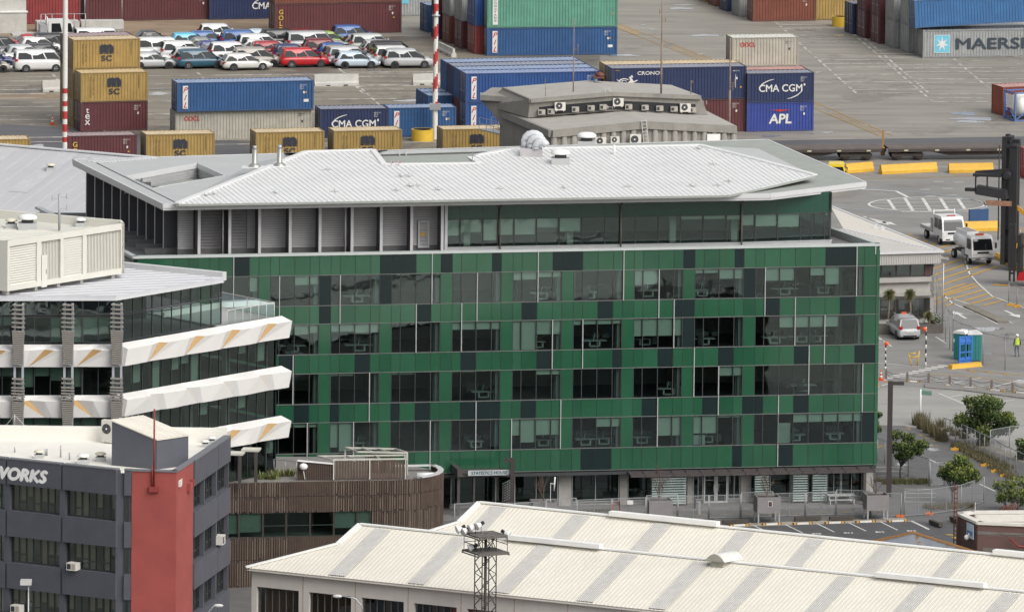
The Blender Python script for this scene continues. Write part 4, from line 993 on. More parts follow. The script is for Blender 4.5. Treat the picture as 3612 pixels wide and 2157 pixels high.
# red stair tower
b = MB();wall_poly(b,[XY(G[2]),XY(G[3]),XY(G[4])],0,zg-.06,0,0,.3);b.prism([XY(G[2])-n2*.1,XY(G[3])-n2*.3,XY(G[4])-n3*.3,XY(G[4])-n3*2,XY(G[2])-n2*2],zg-1.2,zg-.72,0)
b.build('stair_tower',[mRed],GRB)
b = MB()
for a,c in ((G[2],G[3]),(G[3],G[4])):
 d,n,L = poly_dirs(a,c);b.obox(XY(a)+n*.06,d,-n,L,.4,zg-.059,zg+.05,0)
b.build('parapet_cap',[mGr2],GRB)
b = MB();d,n,L = poly_dirs(G[2],G[3])
t = PV(543,1720,XY(G[2])+n*.12,XY(G[3])+n*.12);top = PV(545,1441,XY(G[2])+n*.12,XY(G[3])+n*.12)
b.tube(t,XY(t,top.z),.06,8);b.box(t+V((-.32,-.1,-.25)),t+V((.32,.1,.1)));b.tube(t+V((-.12,0,0)),t+V((-.12,0,1.5)),.04,6)
b.build('flagpole',[mat('red_pole',(.22,.03,.025),.6)],GRB)
b = MB();d,n,L = poly_dirs(G[3],G[4]);t = PV(663,1712,G[3],G[4]);b.obox(XY(t)+n*.25-d*.3,d,-n,.6,.3,t.z-.35,t.z+.2);b.obox(XY(t)+n*.3+d*.4,d,-n,.2,.35,t.z-.1,t.z+.35);b.build('wall_light',[mRed],GRB)
# roof hut with ribbed skillion roof
zh0,hr = zg-.7,None
H0,H1,H2,H3 = P(394,1640,zg-.7),P(553,1655,zg-.7),P(664,1640,zg-.7),P(505,1600,zg-.7)
t0,t1,t2,t3 = [XY(h) for h in (H0,H1,H2,H3)]
ht = lambda p,py: zat(p,py)
h0,h1,h2 = ht(t0,1480),ht(t1,1549),ht(t2,1533)
t3 = t0+(t2-t1);h3 = h0+(h2-h1)
HT = MB();HT.hexa([XY(t0,zg-.7),XY(t1,zg-.7),XY(t2,zg-.7),XY(t3,zg-.7),XY(t0,h0-.06),XY(t1,h1-.06),XY(t2,h2-.06),XY(t3,h3-.06)])
HT.build('roof_hut',[mat('slate_paint2',(.085,.09,.108),.7,.08,.8)],GRB)
b = MB();c4 = (XY(t0)+XY(t1)+XY(t2)+XY(t3))/4
ex = lambda p,h: XY(c4+(XY(p)-c4)*1.04,h+.02)
q = [ex(t0,h0),ex(t1,h1),ex(t2,h2),ex(t3,h3)];b.face(q);b.face([p-V((0,0,.08)) for p in q][::-1])
for k in range(4): b.face([q[k]-V((0,0,.08)),q[(k+1) % 4]-V((0,0,.08)),q[(k+1) % 4],q[k]])
hatch(b,q,q[1]-q[0],.5,.14,.04);b.build('hut_roof',[mat('rust_cream_sheet',(.62,.59,.52),.6,.1,1,streak=.3,streakcol=(.45,.30,.16),sdir=R(-40))],GRB)
# rear parapet, roof services
b = MB();q0,q1,q2 = P(-20,1550,zg-.7),P(392,1556,zg-.7),P(800,1560,zg-.7)
zt_ = zat(q0,1500);d,n,L = poly_dirs(q0,q2);b.obox(XY(q0),d,-n,L,.3,zg-.75,zt_);b.build('rear_parapet',[mRoofC],GRB)
for x,y,s,cr in ((138,1612,.5,True),(294,1632,.62,False),(355,1622,.55,True),(725,1572,.4,False),(748,1560,.4,False)): mushroom(0,0,s,P(x,y,zg-.65),GRB,cr)
for x,y,h in ((214,1612,.8),(245,1620,.5),(160,1606,.45),(166,1606,.45),(52,1594,.35)):
 b = MB();t = P(x,y,zg-.7);b.tube(t,t+V((0,0,h)),.05,6);b.build('vent_pipe',[mMetal],GRB)
b = MB();t = P(51,1500,zg-.1);b.tube(t,t+V((0,0,.75)),.04,6)
for dx in (-.6,.7): b.tube(t+V((0,0,.7)),t+V((dx,.2,-.05)),.025,5)
b.build('guyed_mast',[mMetal],GRB)
# lettering on the parapet
b = MB();t = PV(-24,1683,XY(G[0])+n1*.125,XY(G[1])+n1*.125);b.text('WORKS',t,d1,V((0,0,1)),42/SC(G[1]),0,.065,.25,(g1(166)-g1(-24)))
b.build('lettering',[mat('sign_white',(.78,.78,.77),.5)],GRB)
def ac_unit(t,e,n,w=.8,h=.62,dp=.3,label='',parent=None,shared={}):
 """outdoor heat pump: case, fan ring with blades, grille"""
 o = empty('air_conditioner',t,0,label,'air conditioner','heat pump units on the roofs and walls') if parent is None else None
 b = MB();b.obox(V(t)-e*w/2,e,-n,w,dp,t.z+.08,t.z+h)
 b.obox(V(t)-e*w*.4,e,-n,.08,dp,t.z,t.z+.08);b.obox(V(t)+e*w*.3,e,-n,.08,dp,t.z,t.z+.08)
 c = b.build('case',[mat('ac_cream',(.62,.60,.55),.5,.06)],o or parent)
 b = MB();rf = min(h*.38,.34);cc = V(t)-e*w*.1+V((0,0,h*.62))+n*.012
 ring = [cc+e*(rf*math.cos(a))+V((0,0,rf*math.sin(a))) for a in [k*math.pi/8 for k in range(16)]]
 b.face(ring,0)
 for k in range(5):
  a = k*2*math.pi/5;a2 = a+.5;q = [cc+n*.01,cc+n*.01+e*(rf*.87*math.cos(a))+V((0,0,rf*.87*math.sin(a))),cc+n*.01+e*(rf*.87*math.cos(a2))+V((0,0,rf*.87*math.sin(a2)))];b.face(q,1)
 b.face([cc+n*.014+e*(.07*math.cos(a))+V((0,0,.07*math.sin(a))) for a in [k*math.pi/4 for k in range(8)]],2)
 b.build('fan_grille',[mFrame,mat('fan_grey',(.08,.08,.085),.5),mWhite],c)
 return o
ac_unit(P(380,1561,zg-.65),d1,n1,1.0,1.5,.4,'tall cream heat pump with one big fan beside the grey roof hut')
def window_ac(t,e,n,parent,s=.5):
 b = MB();b.obox(V(t)-e*s*.7+n*.35,e,-n,s*1.4,.6,t.z,t.z+s);b.obox(V(t)-e*s*.6+n*.36,e,-n,s*.55,.02,t.z+.08,t.z+s-.08,1);b.obox(V(t)+e*s*.1+n*.36,e,-n,s*.5,.02,t.z+.06,t.z+s-.06,2)
 return b.build('window_air_conditioner',[mat('ac_cream',None) if parent is GRB else mat('ac_grey',(.36,.345,.315),.6),mFrame,mat('grille_tan',(.4,.36,.3),.6)],parent)
t = PV(260,2008,XY(G[0])+n1*.1,XY(G[1])+n1*.1);window_ac(t,d1,n1,GRB)
t = PV(62,2157,XY(G[0])+n1*.1,XY(G[1])+n1*.1);window_ac(t,d1,n1,GRB)
t = PV(772,1917,XY(G[4])+n3*.1,XY(G[5])+n3*.1);window_ac(t,d3,n3,GRB,.6)
# ---------------------------------------------------------------- white banded office block
mBand = mat('white_band',(.72,.71,.69),.55,.05,.4,streak=.05)
mFacet = mat('pale_grey_facet',(.62,.62,.61),.6,.05)
mGold = mat('gold_facet',(.40,.25,.10),.5,.08)
mBRoof = mat('grey_seamed_roof',(.50,.505,.53),.5,.06,.5,streak=.1,sdir=R(30))
mGlassB = glass('blue_green_glass',(.38,.5,.46),.10,.02,.1)
mTopGl = glass('smoked_glass',(.30,.31,.31),.13,.02,.3)
zR = 21.3
C0,C1,C2 = P(-160,1043,zR),P(404,1041,zR),P(783,978.5,zR)
WB = empty('white_banded_office_block',XY(C1)+V((-5,8,0)),0,'office block with folded white bands, gold slivers and a cream louvred roof box','office building')
dF,nF,LF = poly_dirs(C0,C1);dR,nR,_ = poly_dirs(C1,C2)
sF = lambda px,py=1300: (PV(px,py,C0,C1)-XY(C0)).dot(dF)
sR = lambda px,py=1250: (PV(px,py,C1,C2)-XY(C1)).dot(dR)
LR = sR(986);LT = sR(783)
zf = lambda py: zat(C1,py)
zb = [(zf(1288),zf(1213)),(zf(1466),zf(1392)),(zf(1644),zf(1570))]
bb0 = XY(C0)+dirdeg(100)*22;br = XY(C1)+dR*LR
b = MB()
foot = lambda k: [XY(C0)-nF*k,XY(C1)-nF*k*.6-nR*k*.6,XY(C1)+dR*(LR-k)-nR*k,XY(C1)+dR*(LR-k)+dirdeg(130)*14,bb0]
for (a,c) in zb: b.prism(foot(.1),a+.02,c-.25,0)
b.prism([XY(C0)-nF*7,XY(C1)-nF*7-nR*5,XY(C1)+dR*LR-nR*7,XY(C1)+dR*(LR-1)-nR*7.3,XY(C1)-nF*7.3-nR*5.3,XY(C0)-nF*7.3],6,zb[0][1],1)
b.prism([XY(C0)-nF*6,XY(C1)-nF*6-nR*5,XY(C1)+dR*(LT-1)-nR*6,XY(C1)+dR*(LT-1.3)-nR*6.3,XY(C1)-nF*6.3-nR*5.3,XY(C0)-nF*6.3],zb[0][1],zR-.4,1)
for q in range(int((LR-2.5)/3.9)+1): b.obox(XY(C1)+dR*(2+3.9*q)-nR*1.6,dR,-nR,.4,.4,6,zb[0][0],2)
b.build('structure_frame',[mFloorIn,mat('dim_wall',(.12,.12,.12),.9,.4,.4),mCeilIn],WB)
b = MB();pr = [XY(C0)-nF*.2,XY(C1)+(nF+nR)*.1,XY(C2)+nR*.1,XY(C2)+dirdeg(146)*13,XY(C0)+dirdeg(95)*18]
b.prism(pr,zR-.25,zR,0);hatch(b,[XY(p,zR) for p in pr],dirdeg(20),1.1,.09,.04);b.build('roof',[mBRoof],WB)
b = MB();back = [P(783,972,zR+.3),P(440,938,zR+.3)];d,n,L = poly_dirs(back[0],back[1])
b.obox(XY(C2)+nR*.05,d,n,L+3,.5,zR-.24,zR+.35);b.build('parapet',[mFascia],WB)
b = MB();b.prism([XY(C0)+nF*.25,XY(C1)+(nF+nR)*.16,XY(C2)+nR*.2,XY(C2)-nR*.1,XY(C1)-(nF+nR)*.1,XY(C0)-nF*.1],zR-.33,zR-.251);b.build('eave',[mFascia],WB)
# glazing strips
def strip(a,d,n,s0,s1,z0,z1,pitch,gl,blind,mid=None):
 k = s0;step = pitch*4
 while k < s1-.3:
  e = min(s1,k+step);p = max(1,round((e-k)/pitch))
  bd = {q: (1.0 if rr.random() < .3 else rr.choice([.35,.5,.7])) for q in range(p) if rr.random() < blind}
  windows_on(WB,a,d,n,k+.004,e-.004,z0,z1,p,mFrame,gl,.05,bd);k = e
pF = 56.5/SC(C1);pR = 33/(SC(C1)*dR.x)
strip(XY(C0),dF,nF,0,LF,zf(1207),zf(1113)-.03,pF,mGlassB,.55);strip(XY(C0),dF,nF,0,LF,zf(1113)+.03,zR-.34,pF,mTopGl,0)
strip(XY(C1),dR,nR,0,LT,zf(1207),zf(1113)-.03,pR,mGlassB,0);strip(XY(C1),dR,nR,0,LT,zf(1113)+.03,zR-.34,pR,mTopGl,0)
for i in (0,1):
 strip(XY(C0),dF,nF,0,LF,zb[i+1][1]-.1,zb[i][0],pF,mGlassB,.7);strip(XY(C1),dR,nR,0,LR-.3,zb[i+1][1]-.1,zb[i][0],pR,mGlassB,.35)
strip(XY(C0),dF,nF,0,LF,6.4,zb[2][0],pF,mGlassB,.5);strip(XY(C1),dR,nR,0,LR-.3,6.4,zb[2][0],pR,mGlassB,.3)
# end return of the glass at the far corner
dE = dirdeg(130);
for i,(z0,z1) in enumerate(((zb[1][1],zb[0][0]),(zb[2][1],zb[1][0]),(6.4,zb[2][0]))):
 b = MB();a = XY(C1)+dR*(LR-.3);b.obox(a,dE,V((-dE.y,dE.x,0)),13,.1,z0-.05,z1);b.build('end_wall',[mDark],WB)
def band(a,d,n,s0,s1,z0,z1,units,up):
 """folded white band: units = list of gold positions along the wall"""
 mb = MB();po,pi = .95,.30
 def pt(s,z,o): return XY(a+d*s+n*o,z)
 ed = [s0]+[(units[k]+units[k+1])/2 for k in range(len(units)-1)]+[s1]
 for k,u in enumerate(units):
  e0,e1 = ed[k],ed[k+1];w = .62 if n.x < .2 else .42
  if up:       # gold from bottom low side to the top
   A_,B_ = u-.75,u+.35
   mb.face([pt(e0,z0,.7),pt(A_-.3,z0,.62),pt(B_-1.05,z1,.82),pt(e0,z1,po)],0)
   mb.face([pt(A_-.3,z0,.62),pt(A_,z0,.5),pt(B_,z1,.45),pt(B_-1.05,z1,.82)],1)
   mb.face([pt(A_,z0,.5),pt(B_+w,z1,po),pt(B_,z1,.45)],2)
   mb.face([pt(A_,z0,.5),pt(e1,z0,.7),pt(e1,z1,po),pt(B_+w,z1,po)],0)
   tops = [(e0,po),(B_-1.05,.82),(B_,.45),(B_+w,po),(e1,po)];bots = [(e0,.7),(A_-.3,.62),(A_,.5),(e1,.7)]
  else:
   A_,B_ = u+.75,u-.35
   mb.face([pt(e0,z0,.7),pt(A_,z0,.5),pt(B_-w,z1,po),pt(e0,z1,po)],0)
   mb.face([pt(A_,z0,.5),pt(B_,z1,.45),pt(B_-w,z1,po)],2)
   mb.face([pt(A_,z0,.5),pt(A_+.5,z0,.62),pt(B_+1.05,z1,.82),pt(B_,z1,.45)],1)
   mb.face([pt(A_+.5,z0,.62),pt(e1,z0,.7),pt(e1,z1,po),pt(B_+1.05,z1,.82)],0)
   tops = [(e0,po),(B_-w,po),(B_,.45),(B_+1.05,.82),(e1,po)];bots = [(e0,.7),(A_,.5),(A_+.5,.62),(e1,.7)]
  for q in range(len(tops)-1): mb.face([pt(tops[q][0],z1,tops[q][1]),pt(tops[q+1][0],z1,tops[q+1][1]),pt(tops[q+1][0],z1+.28,-.0),pt(tops[q][0],z1+.28,-.0)],0)
  for q in range(len(bots)-1): mb.face([pt(bots[q+1][0],z0,bots[q+1][1]),pt(bots[q][0],z0,bots[q][1]),pt(bots[q][0],z0-.12,0),pt(bots[q+1][0],z0-.12,0)],3)
 mb.face([pt(s1,z0,.7),pt(s1,z0-.12,0),pt(s1,z1+.28,0),pt(s1,z1,po)],0)
 mb.face([pt(s0,z0,.7),pt(s0,z1,po),pt(s0,z1+.28,0),pt(s0,z0-.12,0)],0)
 mb.build('white_band',[mBand,mFacet,mGold,mConc],WB)
FU = lambda xs,y: [sF(x,y) for x in xs]
RU = lambda xs,y: [sR(x,y) for x in xs]
cornF = LF+.30;
band(XY(C0),dF,nF,0,cornF,zb[0][0],zb[0][1]-.28,FU((-30,138,307),1250),True)
band(XY(C0),dF,nF,0,cornF,zb[1][0],zb[1][1]-.28,FU((-60,118,288),1430),False)
band(XY(C0),dF,nF,0,cornF,zb[2][0],zb[2][1]-.28,FU((-30,138,307),1600),True)
band(XY(C1),dR,nR,.30,LR+.2,zb[0][0],zb[0][1]-.28,RU((530,660,788,915),1200),True)
band(XY(C1),dR,nR,.30,LR+.2,zb[1][0],zb[1][1]-.28,RU((522,650,780,905),1370),False)
band(XY(C1),dR,nR,.30,LR+.2,zb[2][0],zb[2][1]-.28,RU((530,660,788,915),1540),True)
# terrace and glass balustrade beside the top storey
b = MB();q = [XY(C1)+dR*LT,XY(C1)+dR*(LR-.3),XY(C1)+dR*(LR-.3)+dE*9,XY(C1)+dR*LT+dE*9];b.prism(q,zb[0][1]-.3,zb[0][1]-.1);b.build('roof_terrace',[mat('paver_grey',(.36,.36,.36),.8,.1,2)],WB)
b = MB();zt = zb[0][1];a = XY(C1)+dR*(LT+.5);e = XY(C1)+dR*(LR-.6);f = e+dE*6
for k in range(7): p = lerp(a,e,k/6);b.tube(XY(p,zt-.1),XY(p,zt+1.0),.03,6)
for k in range(1,5): p = lerp(e,f,k/4);b.tube(XY(p,zt-.1),XY(p,zt+1.0),.03,6)
b.bar(XY(a,zt+1.02),XY(e,zt+1.02),.06,.05);b.bar(XY(e,zt+1.02),XY(f,zt+1.02),.06,.05)
bl_ = b.build('balustrade',[mat('rail_pale',(.5,.5,.47),.4)],WB)
b = MB();b.face([XY(a,zt),XY(e,zt),XY(e,zt+.95),XY(a,zt+.95)]);b.face([XY(e,zt),XY(f,zt),XY(f,zt+.95),XY(e,zt+.95)]);b.build('pane',[glass('rail_glass',(.8,.86,.84),.08)],bl_)
b = MB();b.obox(f-dR*6,dR,dE,6.2,.3,zt-.1,zt+.25);b.build('terrace_upstand',[mWhite],WB)
# louvre towers
mSlat = mat('grey_brown_slat',(.23,.215,.195),.7,.1,3)
for i,px in enumerate((62,237,409)):
 s = sF(px,1250);a = XY(C0)+nF*1.0;o = empty('louvre_tower',a+dF*s,0);o.parent = WB;o.location = WB.matrix_basis.inverted() @ (a+dF*s)
 b = MB()
 for q in (-.32,.22): b.obox(a+dF*(s+q),dF,-nF,.16,.16,9.5,zR-.4)
 b.build('post',[mat('post_grey',(.33,.34,.38),.5,.06)],o)
 b = MB();z = zR-.5;k = 0;ztop = z
 while z > 9.6:
  rel = (ztop-z) % 3.62 if ztop-z > 3.6 else (ztop-z)
  t = (ztop-z)
  if t < 1.7: st = .30
  elif t < 4.0: st = .13
  elif t < 5.0: st = 1.05 if t < 4.2 else .35
  elif t < 6.5: st = .30 if t < 5.6 else .2
  elif t < 8.6: st = .13
  elif t < 9.9: st = 1.2 if t < 8.8 else .4
  else: st = .33 if t < 11.2 else .14
  w = .74+.12*math.sin(t*1.3);b.hexa([p for p in [XY(a+dF*(s-w/2-.05),z)+nF*.02,XY(a+dF*(s+w/2),z-.05)+nF*.02,XY(a+dF*(s+w/2),z-.05)+nF*.28,XY(a+dF*(s-w/2-.05),z)+nF*.28]]+[p for p in [XY(a+dF*(s-w/2-.05),z+.09)+nF*.02,XY(a+dF*(s+w/2),z+.04)+nF*.02,XY(a+dF*(s+w/2),z+.04)+nF*.28,XY(a+dF*(s-w/2-.05),z+.09)+nF*.28]]);z -= st
 for q in b.clusters(): q.build('slat_screen',[mSlat],o)
# cream louvred plant box on the roof
mCrm = mat('cream_steel',(.60,.59,.53),.55,.05,.6,streak=.06)
zp0,zp1 = zR+.35,None
Q0,Q1 = P(26,1027,zR+.35),P(438,963,zR+.35);dP,nP,LP = poly_dirs(Q0,Q1);zp1 = zat(Q0,849);hp_ = zp1-zp0
Q2,Q3 = XY(P(430,777,zp1)),None
dB = (XY(P(0,741,zp1))-XY(P(430,777,zp1))).normalized()
dL = dirdeg(150);QL = XY(Q0)+dL*6
PBX = MB();PBX.obox(XY(Q0),dP,-nP,LP,.25,zp0,zp0+.36);PBX.obox(XY(Q0),dP,-nP,LP,.25,zp1-.42,zp1)
fr = [0,.018,.25,.286,.452,.478,.643,.672,.972,1]
for k in (0,2,4,6,8): PBX.obox(XY(Q0)+dP*LP*fr[k],dP,-nP,LP*(fr[k+1]-fr[k]),.25,zp0+.36,zp1-.42)
PBX.obox(XY(Q0)-nP*.26,dP,-nP,LP,.1,zp0,zp1-.1)
def louvp(f0,f1,horiz,z0=zp0+.36,z1=zp1-.42):
 a = XY(Q0)+dP*LP*f0;L = LP*(f1-f0)
 if horiz:
  k = z0
  while k < z1-.05: PBX.hexa([XY(a-nP*.08,k),XY(a+dP*L-nP*.08,k),XY(a+dP*L-nP*.12,k),XY(a-nP*.12,k),XY(a-nP*.16,k+.13),XY(a+dP*L-nP*.16,k+.13),XY(a+dP*L-nP*.2,k+.13),XY(a-nP*.2,k+.13)]);k += .165
 else:
  k = 0.0
  while k < L-.05: PBX.obox(a+dP*k-nP*.14,dP,-nP,.07,.1,z0,z1);k += .15
louvp(.018,.25,True);louvp(.286,.452,False);louvp(.478,.643,True);louvp(.672,.972,False)
PBX.obox(QL,-dL,V((dL.y,-dL.x,0)) if False else V((-dL.y,dL.x,0))*-1,6,.2,zp0,zp1)
for s in (.03,.27,.46,.66,.93): PBX.obox(XY(Q0)+dP*LP*s-nP*.4,dP,-nP,.3,.4,zR+.02,zp0)
PBX.build('plant_enclosure',[mCrm],WB)
b = MB();a = XY(Q0)+dP*LP*.29;b.obox(a+nP*.02,dP,-nP,LP*.045,.1,zp0-.1,zp0+2.1);b.obox(a+dP*LP*.036+nP*.06,dP,-nP,.06,.05,zp0+.8,zp0+1.1,1);b.build('door',[mCrm,mMetal],WB)
b = MB();X1 = XY(Q1)+dP*.0;bk = XY(P(430,777,zp1));bk2 = XY(P(-150,727,zp1))
d,n,L = poly_dirs(bk,bk2);b.obox(bk,d,-n,L,.35,zp1-.55,zp1+.02);b.obox(X1,(bk-X1).normalized(),dP,(bk-X1).length,-.25,zp0,zp1)
b.obox(bk+n*.05,d,n,L,.08,zp1-1.6,zp1-.56)
b.build('enclosure_rear_wall',[mCrm],WB)
b = MB();b.prism([XY(Q0)-nP*.3,XY(Q1)-nP*.3-dP*.3,XY(P(300,800,zp1-.9)),XY(P(-150,745,zp1-.9)),QL],zp1-.95,zp1-.55);hatch(b,[XY(p,zp1-.55) for p in (XY(Q0)-nP*.5,XY(Q1)-nP*.5-dP*6,XY(P(200,790,zp1)),XY(P(-140,755,zp1)))],dirdeg(-10),.7,.08,.04)
b.build('enclosure_roof',[mCrm],WB)
mushroom(0,0,.62,P(40,801,zp1-.5),WB,True);mushroom(0,0,1.0,P(97,806,zp1-.5),WB,False)
mushroom(0,0,.55,P(284,796,zp1-.5),WB,False)
b = MB();t = P(209,812,zp1-.5);zz = zat(t,684);b.tube(t,XY(t,zz),.09,8)
for z_,sg in ((zz-.35,-1),(zz-.2,1),(zz-1.0,1)): b.bar(XY(t,z_),XY(t,z_)+V((sg*.5,0,.0)),.03,.03);b.tube(XY(t,z_-.15)+V((sg*.5,0,0)),XY(t,z_+.25)+V((sg*.5,0,0)),.025,5)
b.thing('antenna_mast',[mat('mast_grey',(.33,.34,.37),.5)],'grey aerial mast with small white dipoles on the cream roof box','antenna')
# ---------------------------------------------------------------- timber clad podium with the curved end
mTim = mat('brown_timber',(.088,.060,.046),.8,.28,1.2,streak=.25,streakcol=(.05,.035,.028))
mTim2 = mat('brown_timber_pale',(.13,.098,.075),.8,.25,1.5)
zT = 7.3
T0,T1 = P(700,1704,zT),P(1400,1690.5,zT);dT,nT,LT_ = poly_dirs(T0,T1)
arc_ = []
ctr = XY(T1)-nT*4.2;
for k in range(9):
 a = -math.pi/2+math.pi*.62*k/8;arc_.append(ctr+dT*(5.0*math.cos(a)*1.0*1.0)+nT*(-4.2*math.sin(a)))
rgt = P(1606,1690,zT)
scale_ = ((XY(rgt)-ctr).dot(dT)-.1)/5.0
arc_ = [ctr+dT*((p-ctr).dot(dT)*scale_)+nT*((p-ctr).dot(nT)) for p in arc_]
TB = empty('timber_clad_podium',XY(T1)-nT*6,0,'low brown building clad in vertical timber battens with a curved end and planted roof','building')
line = [XY(T0)]+arc_
fin_ = line[-1]+(-dT)*8
fullp = line+[XY(T1)-nT*12,XY(T0)-nT*14]
zw1,zw0 = zat(T0+dT*3,1806),zat(T0+dT*3,1897)
sWend = (PV(1312,1850,T0,T1)-XY(T0)).dot(dT)
b = MB();wall_poly(b,line,zw1,zT-.06,0);wall_poly(b,[XY(T0),XY(T0)+dT*sWend],0,zw0,0);wall_poly(b,[XY(T0)+dT*sWend]+line[1:],0,zw1,0)
b.prism([XY(T0)-nT*5,XY(T0)+dT*sWend-nT*5,XY(T0)+dT*sWend-nT*5.2,XY(T0)-nT*5.2],zw0,zw1,1);b.prism([XY(T0)-nT*.3,XY(T0)+dT*sWend-nT*.3,XY(T0)+dT*sWend-nT*5,XY(T0)-nT*5],zw0-.3,zw0-.05,1)
b.build('wall',[mat('batten_gap',(.045,.033,.028),.9),mWallIn],TB)
def battens(b,pts,z0,z1,pitch=.17,wd=.09):
 tot = 0
 for k in range(len(pts)-1):
  a,c = pts[k],pts[k+1];d,n,L = poly_dirs(a,c);q = 0
  while q < L:
   wide = (int((tot+q)/3.1) % 3 != 2);w_ = wd if wide else .075;zt_ = z1-(.0 if not wide or rr.random() < .7 else .16)
   b.obox(a+d*q+n*.002,d,n,w_,.05,z0+(.0 if rr.random() < .8 else .12),zt_,1 if (wide and rr.random() < .5) else 0);q += pitch if wide else .115
  tot += L
b = MB();zm = (zw1+zT)/2;battens(b,line,zw1-.08,zm-.03);battens(b,line,zm+.03,zT+.02);zm2 = zw0*.5
battens(b,[XY(T0),XY(T0)+dT*sWend],zw0*.55+.03,zw0);battens(b,[XY(T0),XY(T0)+dT*sWend],0,zw0*.55-.03)
battens(b,[XY(T0)+dT*sWend]+line[1:],zw0-.6,zw1-.11);battens(b,[XY(T0)+dT*sWend]+line[1:],0,zw0-.66)
b.build('timber_cladding',[mTim,mTim2],TB)
tw = lambda px: (PV(px,1850,T0,T1)-XY(T0)).dot(dT)
cuts = [700,843,928,1010,1094,1178,1260,1312];bls = [.85,.8,.08,.06,.06,.7,1]
for k in range(7): windows_on(TB,XY(T0),dT,nT,tw(cuts[k])+.01,tw(cuts[k+1])-.01,zw0+.01,zw1-.01,1,mat('bronze_frame',(.05,.04,.035),.5),mGlassB,.05,{0: bls[k]})
b = MB();b.prism([p-nT*.25 for p in line]+[XY(T1)-nT*12,XY(T0)-nT*14],zT-.7,zT-.35);b.build('planted_roof',[mat('roof_gravel',(.20,.19,.18),.95,.25,3)],TB)
b = MB();wall_poly(b,arc_[2:]+[arc_[-1]-dT*3],zT-.0,zT+.08,0,.05,.4);b.build('parapet_cap',[mFascia],TB)
# roof-top screens
S0,S1,S2 = P(1048,1690,zT-.3),P(1174,1690,zT-.3),P(1428,1687,zT-.3)
b = MB();zt0,zt1,zt2 = zat(S0,1625),zat(S1,1636),zat(S1,1620)
d,n,L = poly_dirs(S0,S1);b.hexa([XY(S0,zT-.35),XY(S1,zT-.35),XY(S1-n*.15,zT-.35),XY(S0-n*.15,zT-.35),XY(S0,zt0),XY(S1,zt1),XY(S1-n*.15,zt1),XY(S0-n*.15,zt0)],0)
q = 0
while q < L: z_ = zt0+(zt1-zt0)*q/L;b.obox(XY(S0)+d*q+n*.002,d,n,.08,.04,zT-.3,z_-.02,1);q += .15
b.bar(XY(S0,zt0+.04),XY(S1,zt1+.04),.25,.08,2);b.build('roof_screen',[mat('batten_gap',None),mTim,mWhite],TB)
b = MB();d,n,L = poly_dirs(S1,S2);q = 0
while q < L: b.obox(XY(S1)+d*q,d,-n,.16,.05,zT-.3,zt2-.1+(.0 if rr.random() < .7 else -.05),0);q += .20
for q in (0,L*.5,L): b.obox(XY(S1)+d*q+n*.06,d,n,.08,.06,zT-.3,zt2,1)
p4 = [XY(S1,zt2),XY(S2,zt2),XY(S2-n*1.6+d*.2,zt2),XY(S1-n*1.6-d*.9,zt2)]
for k in range(4): b.bar(p4[k],p4[(k+1) % 4],.08,.1,1)
for q in (.33,.66): b.bar(lerp(p4[0],p4[1],q),lerp(p4[3],p4[2],q),.06,.08,1)
b.build('timber_screen',[mTim,mat('pale_steel',(.5,.49,.44),.5)],TB)
R0_,R1_ = P(1261,1592,zT+1.2),P(1436,1596,zT+1.2);d,n,L = poly_dirs(R0_,R1_);b = MB();q4 = [R0_,R1_,R1_-n*1.6-d*1,R0_-n*1.6-d*1]
for k in range(4): b.bar(q4[k],q4[(k+1) % 4],.1,.12,0)
for q in (.33,.66): b.bar(lerp(q4[0],q4[1],q),lerp(q4[3],q4[2],q),.07,.1,0)
b.bar(XY(R1_,zT-.35),R1_,.14,.14,0);b.bar(XY(q4[3],zT-.35),q4[3],.1,.1,0);q = .5
while q < L-1: b.obox(XY(R0_)+d*q-n*.5,d,-n,.09,.05,zT-.3,zT+1.0,1);q += .16
b.build('pergola',[mat('pale_steel',None),mTim],TB)
for nm,px,py in (('floodlight',1068,1642),):
 b = MB();t = PV(px,py,S0,S1)+nT*.3;b.blob(t,.3,.22,.24);b.tube(t+V((0,0,-.3)),t+V((.1,.2,-.9)),.03,5);b.build('floodlight',[mWhite],TB)
b = MB();t = P(1510,1679,zT-.2);b.lathe(t+V((-.75,0,0)),[(.28,0),(.28,1.5)],12,0,'X');b.build('roof_pipe',[mWhite],TB)
b = MB();zt = zT-.3;a = P(968,1690-50,zT);
h0_,h1_ = P(966,1668,zT-.3),P(1046,1678,zT-.3);d,n,L = poly_dirs(h0_,h1_)
for q in (0,.5,1): b.tube(XY(lerp(h0_,h1_,q),zt),XY(lerp(h0_,h1_,q),zt+1.0),.03,6)
b.bar(XY(h0_,zt+1.0),XY(h1_,zt+1.0),.05,.05);b.build('handrail',[mMetal],TB)
# pergola on the podium beside the grey block
b = MB()
for (x0,y0),(x1,y1) in (((790,1598),(856,1600)),((850,1585),(912,1587))):
 p0,p1 = P(x0,y0,zT+2.1),P(x1,y1,zT+2.1);d,n,L = poly_dirs(p0,p1)
 b.obox(XY(p0),d,-n,L,1.2,p0.z-.12,p0.z)
 b.obox(XY(p1)-d*.3,d,-n,.2,.2,zT-.3,p0.z-.121,1)
b.build('pergola',[mat('pale_steel',None),mSteelDark],TB)
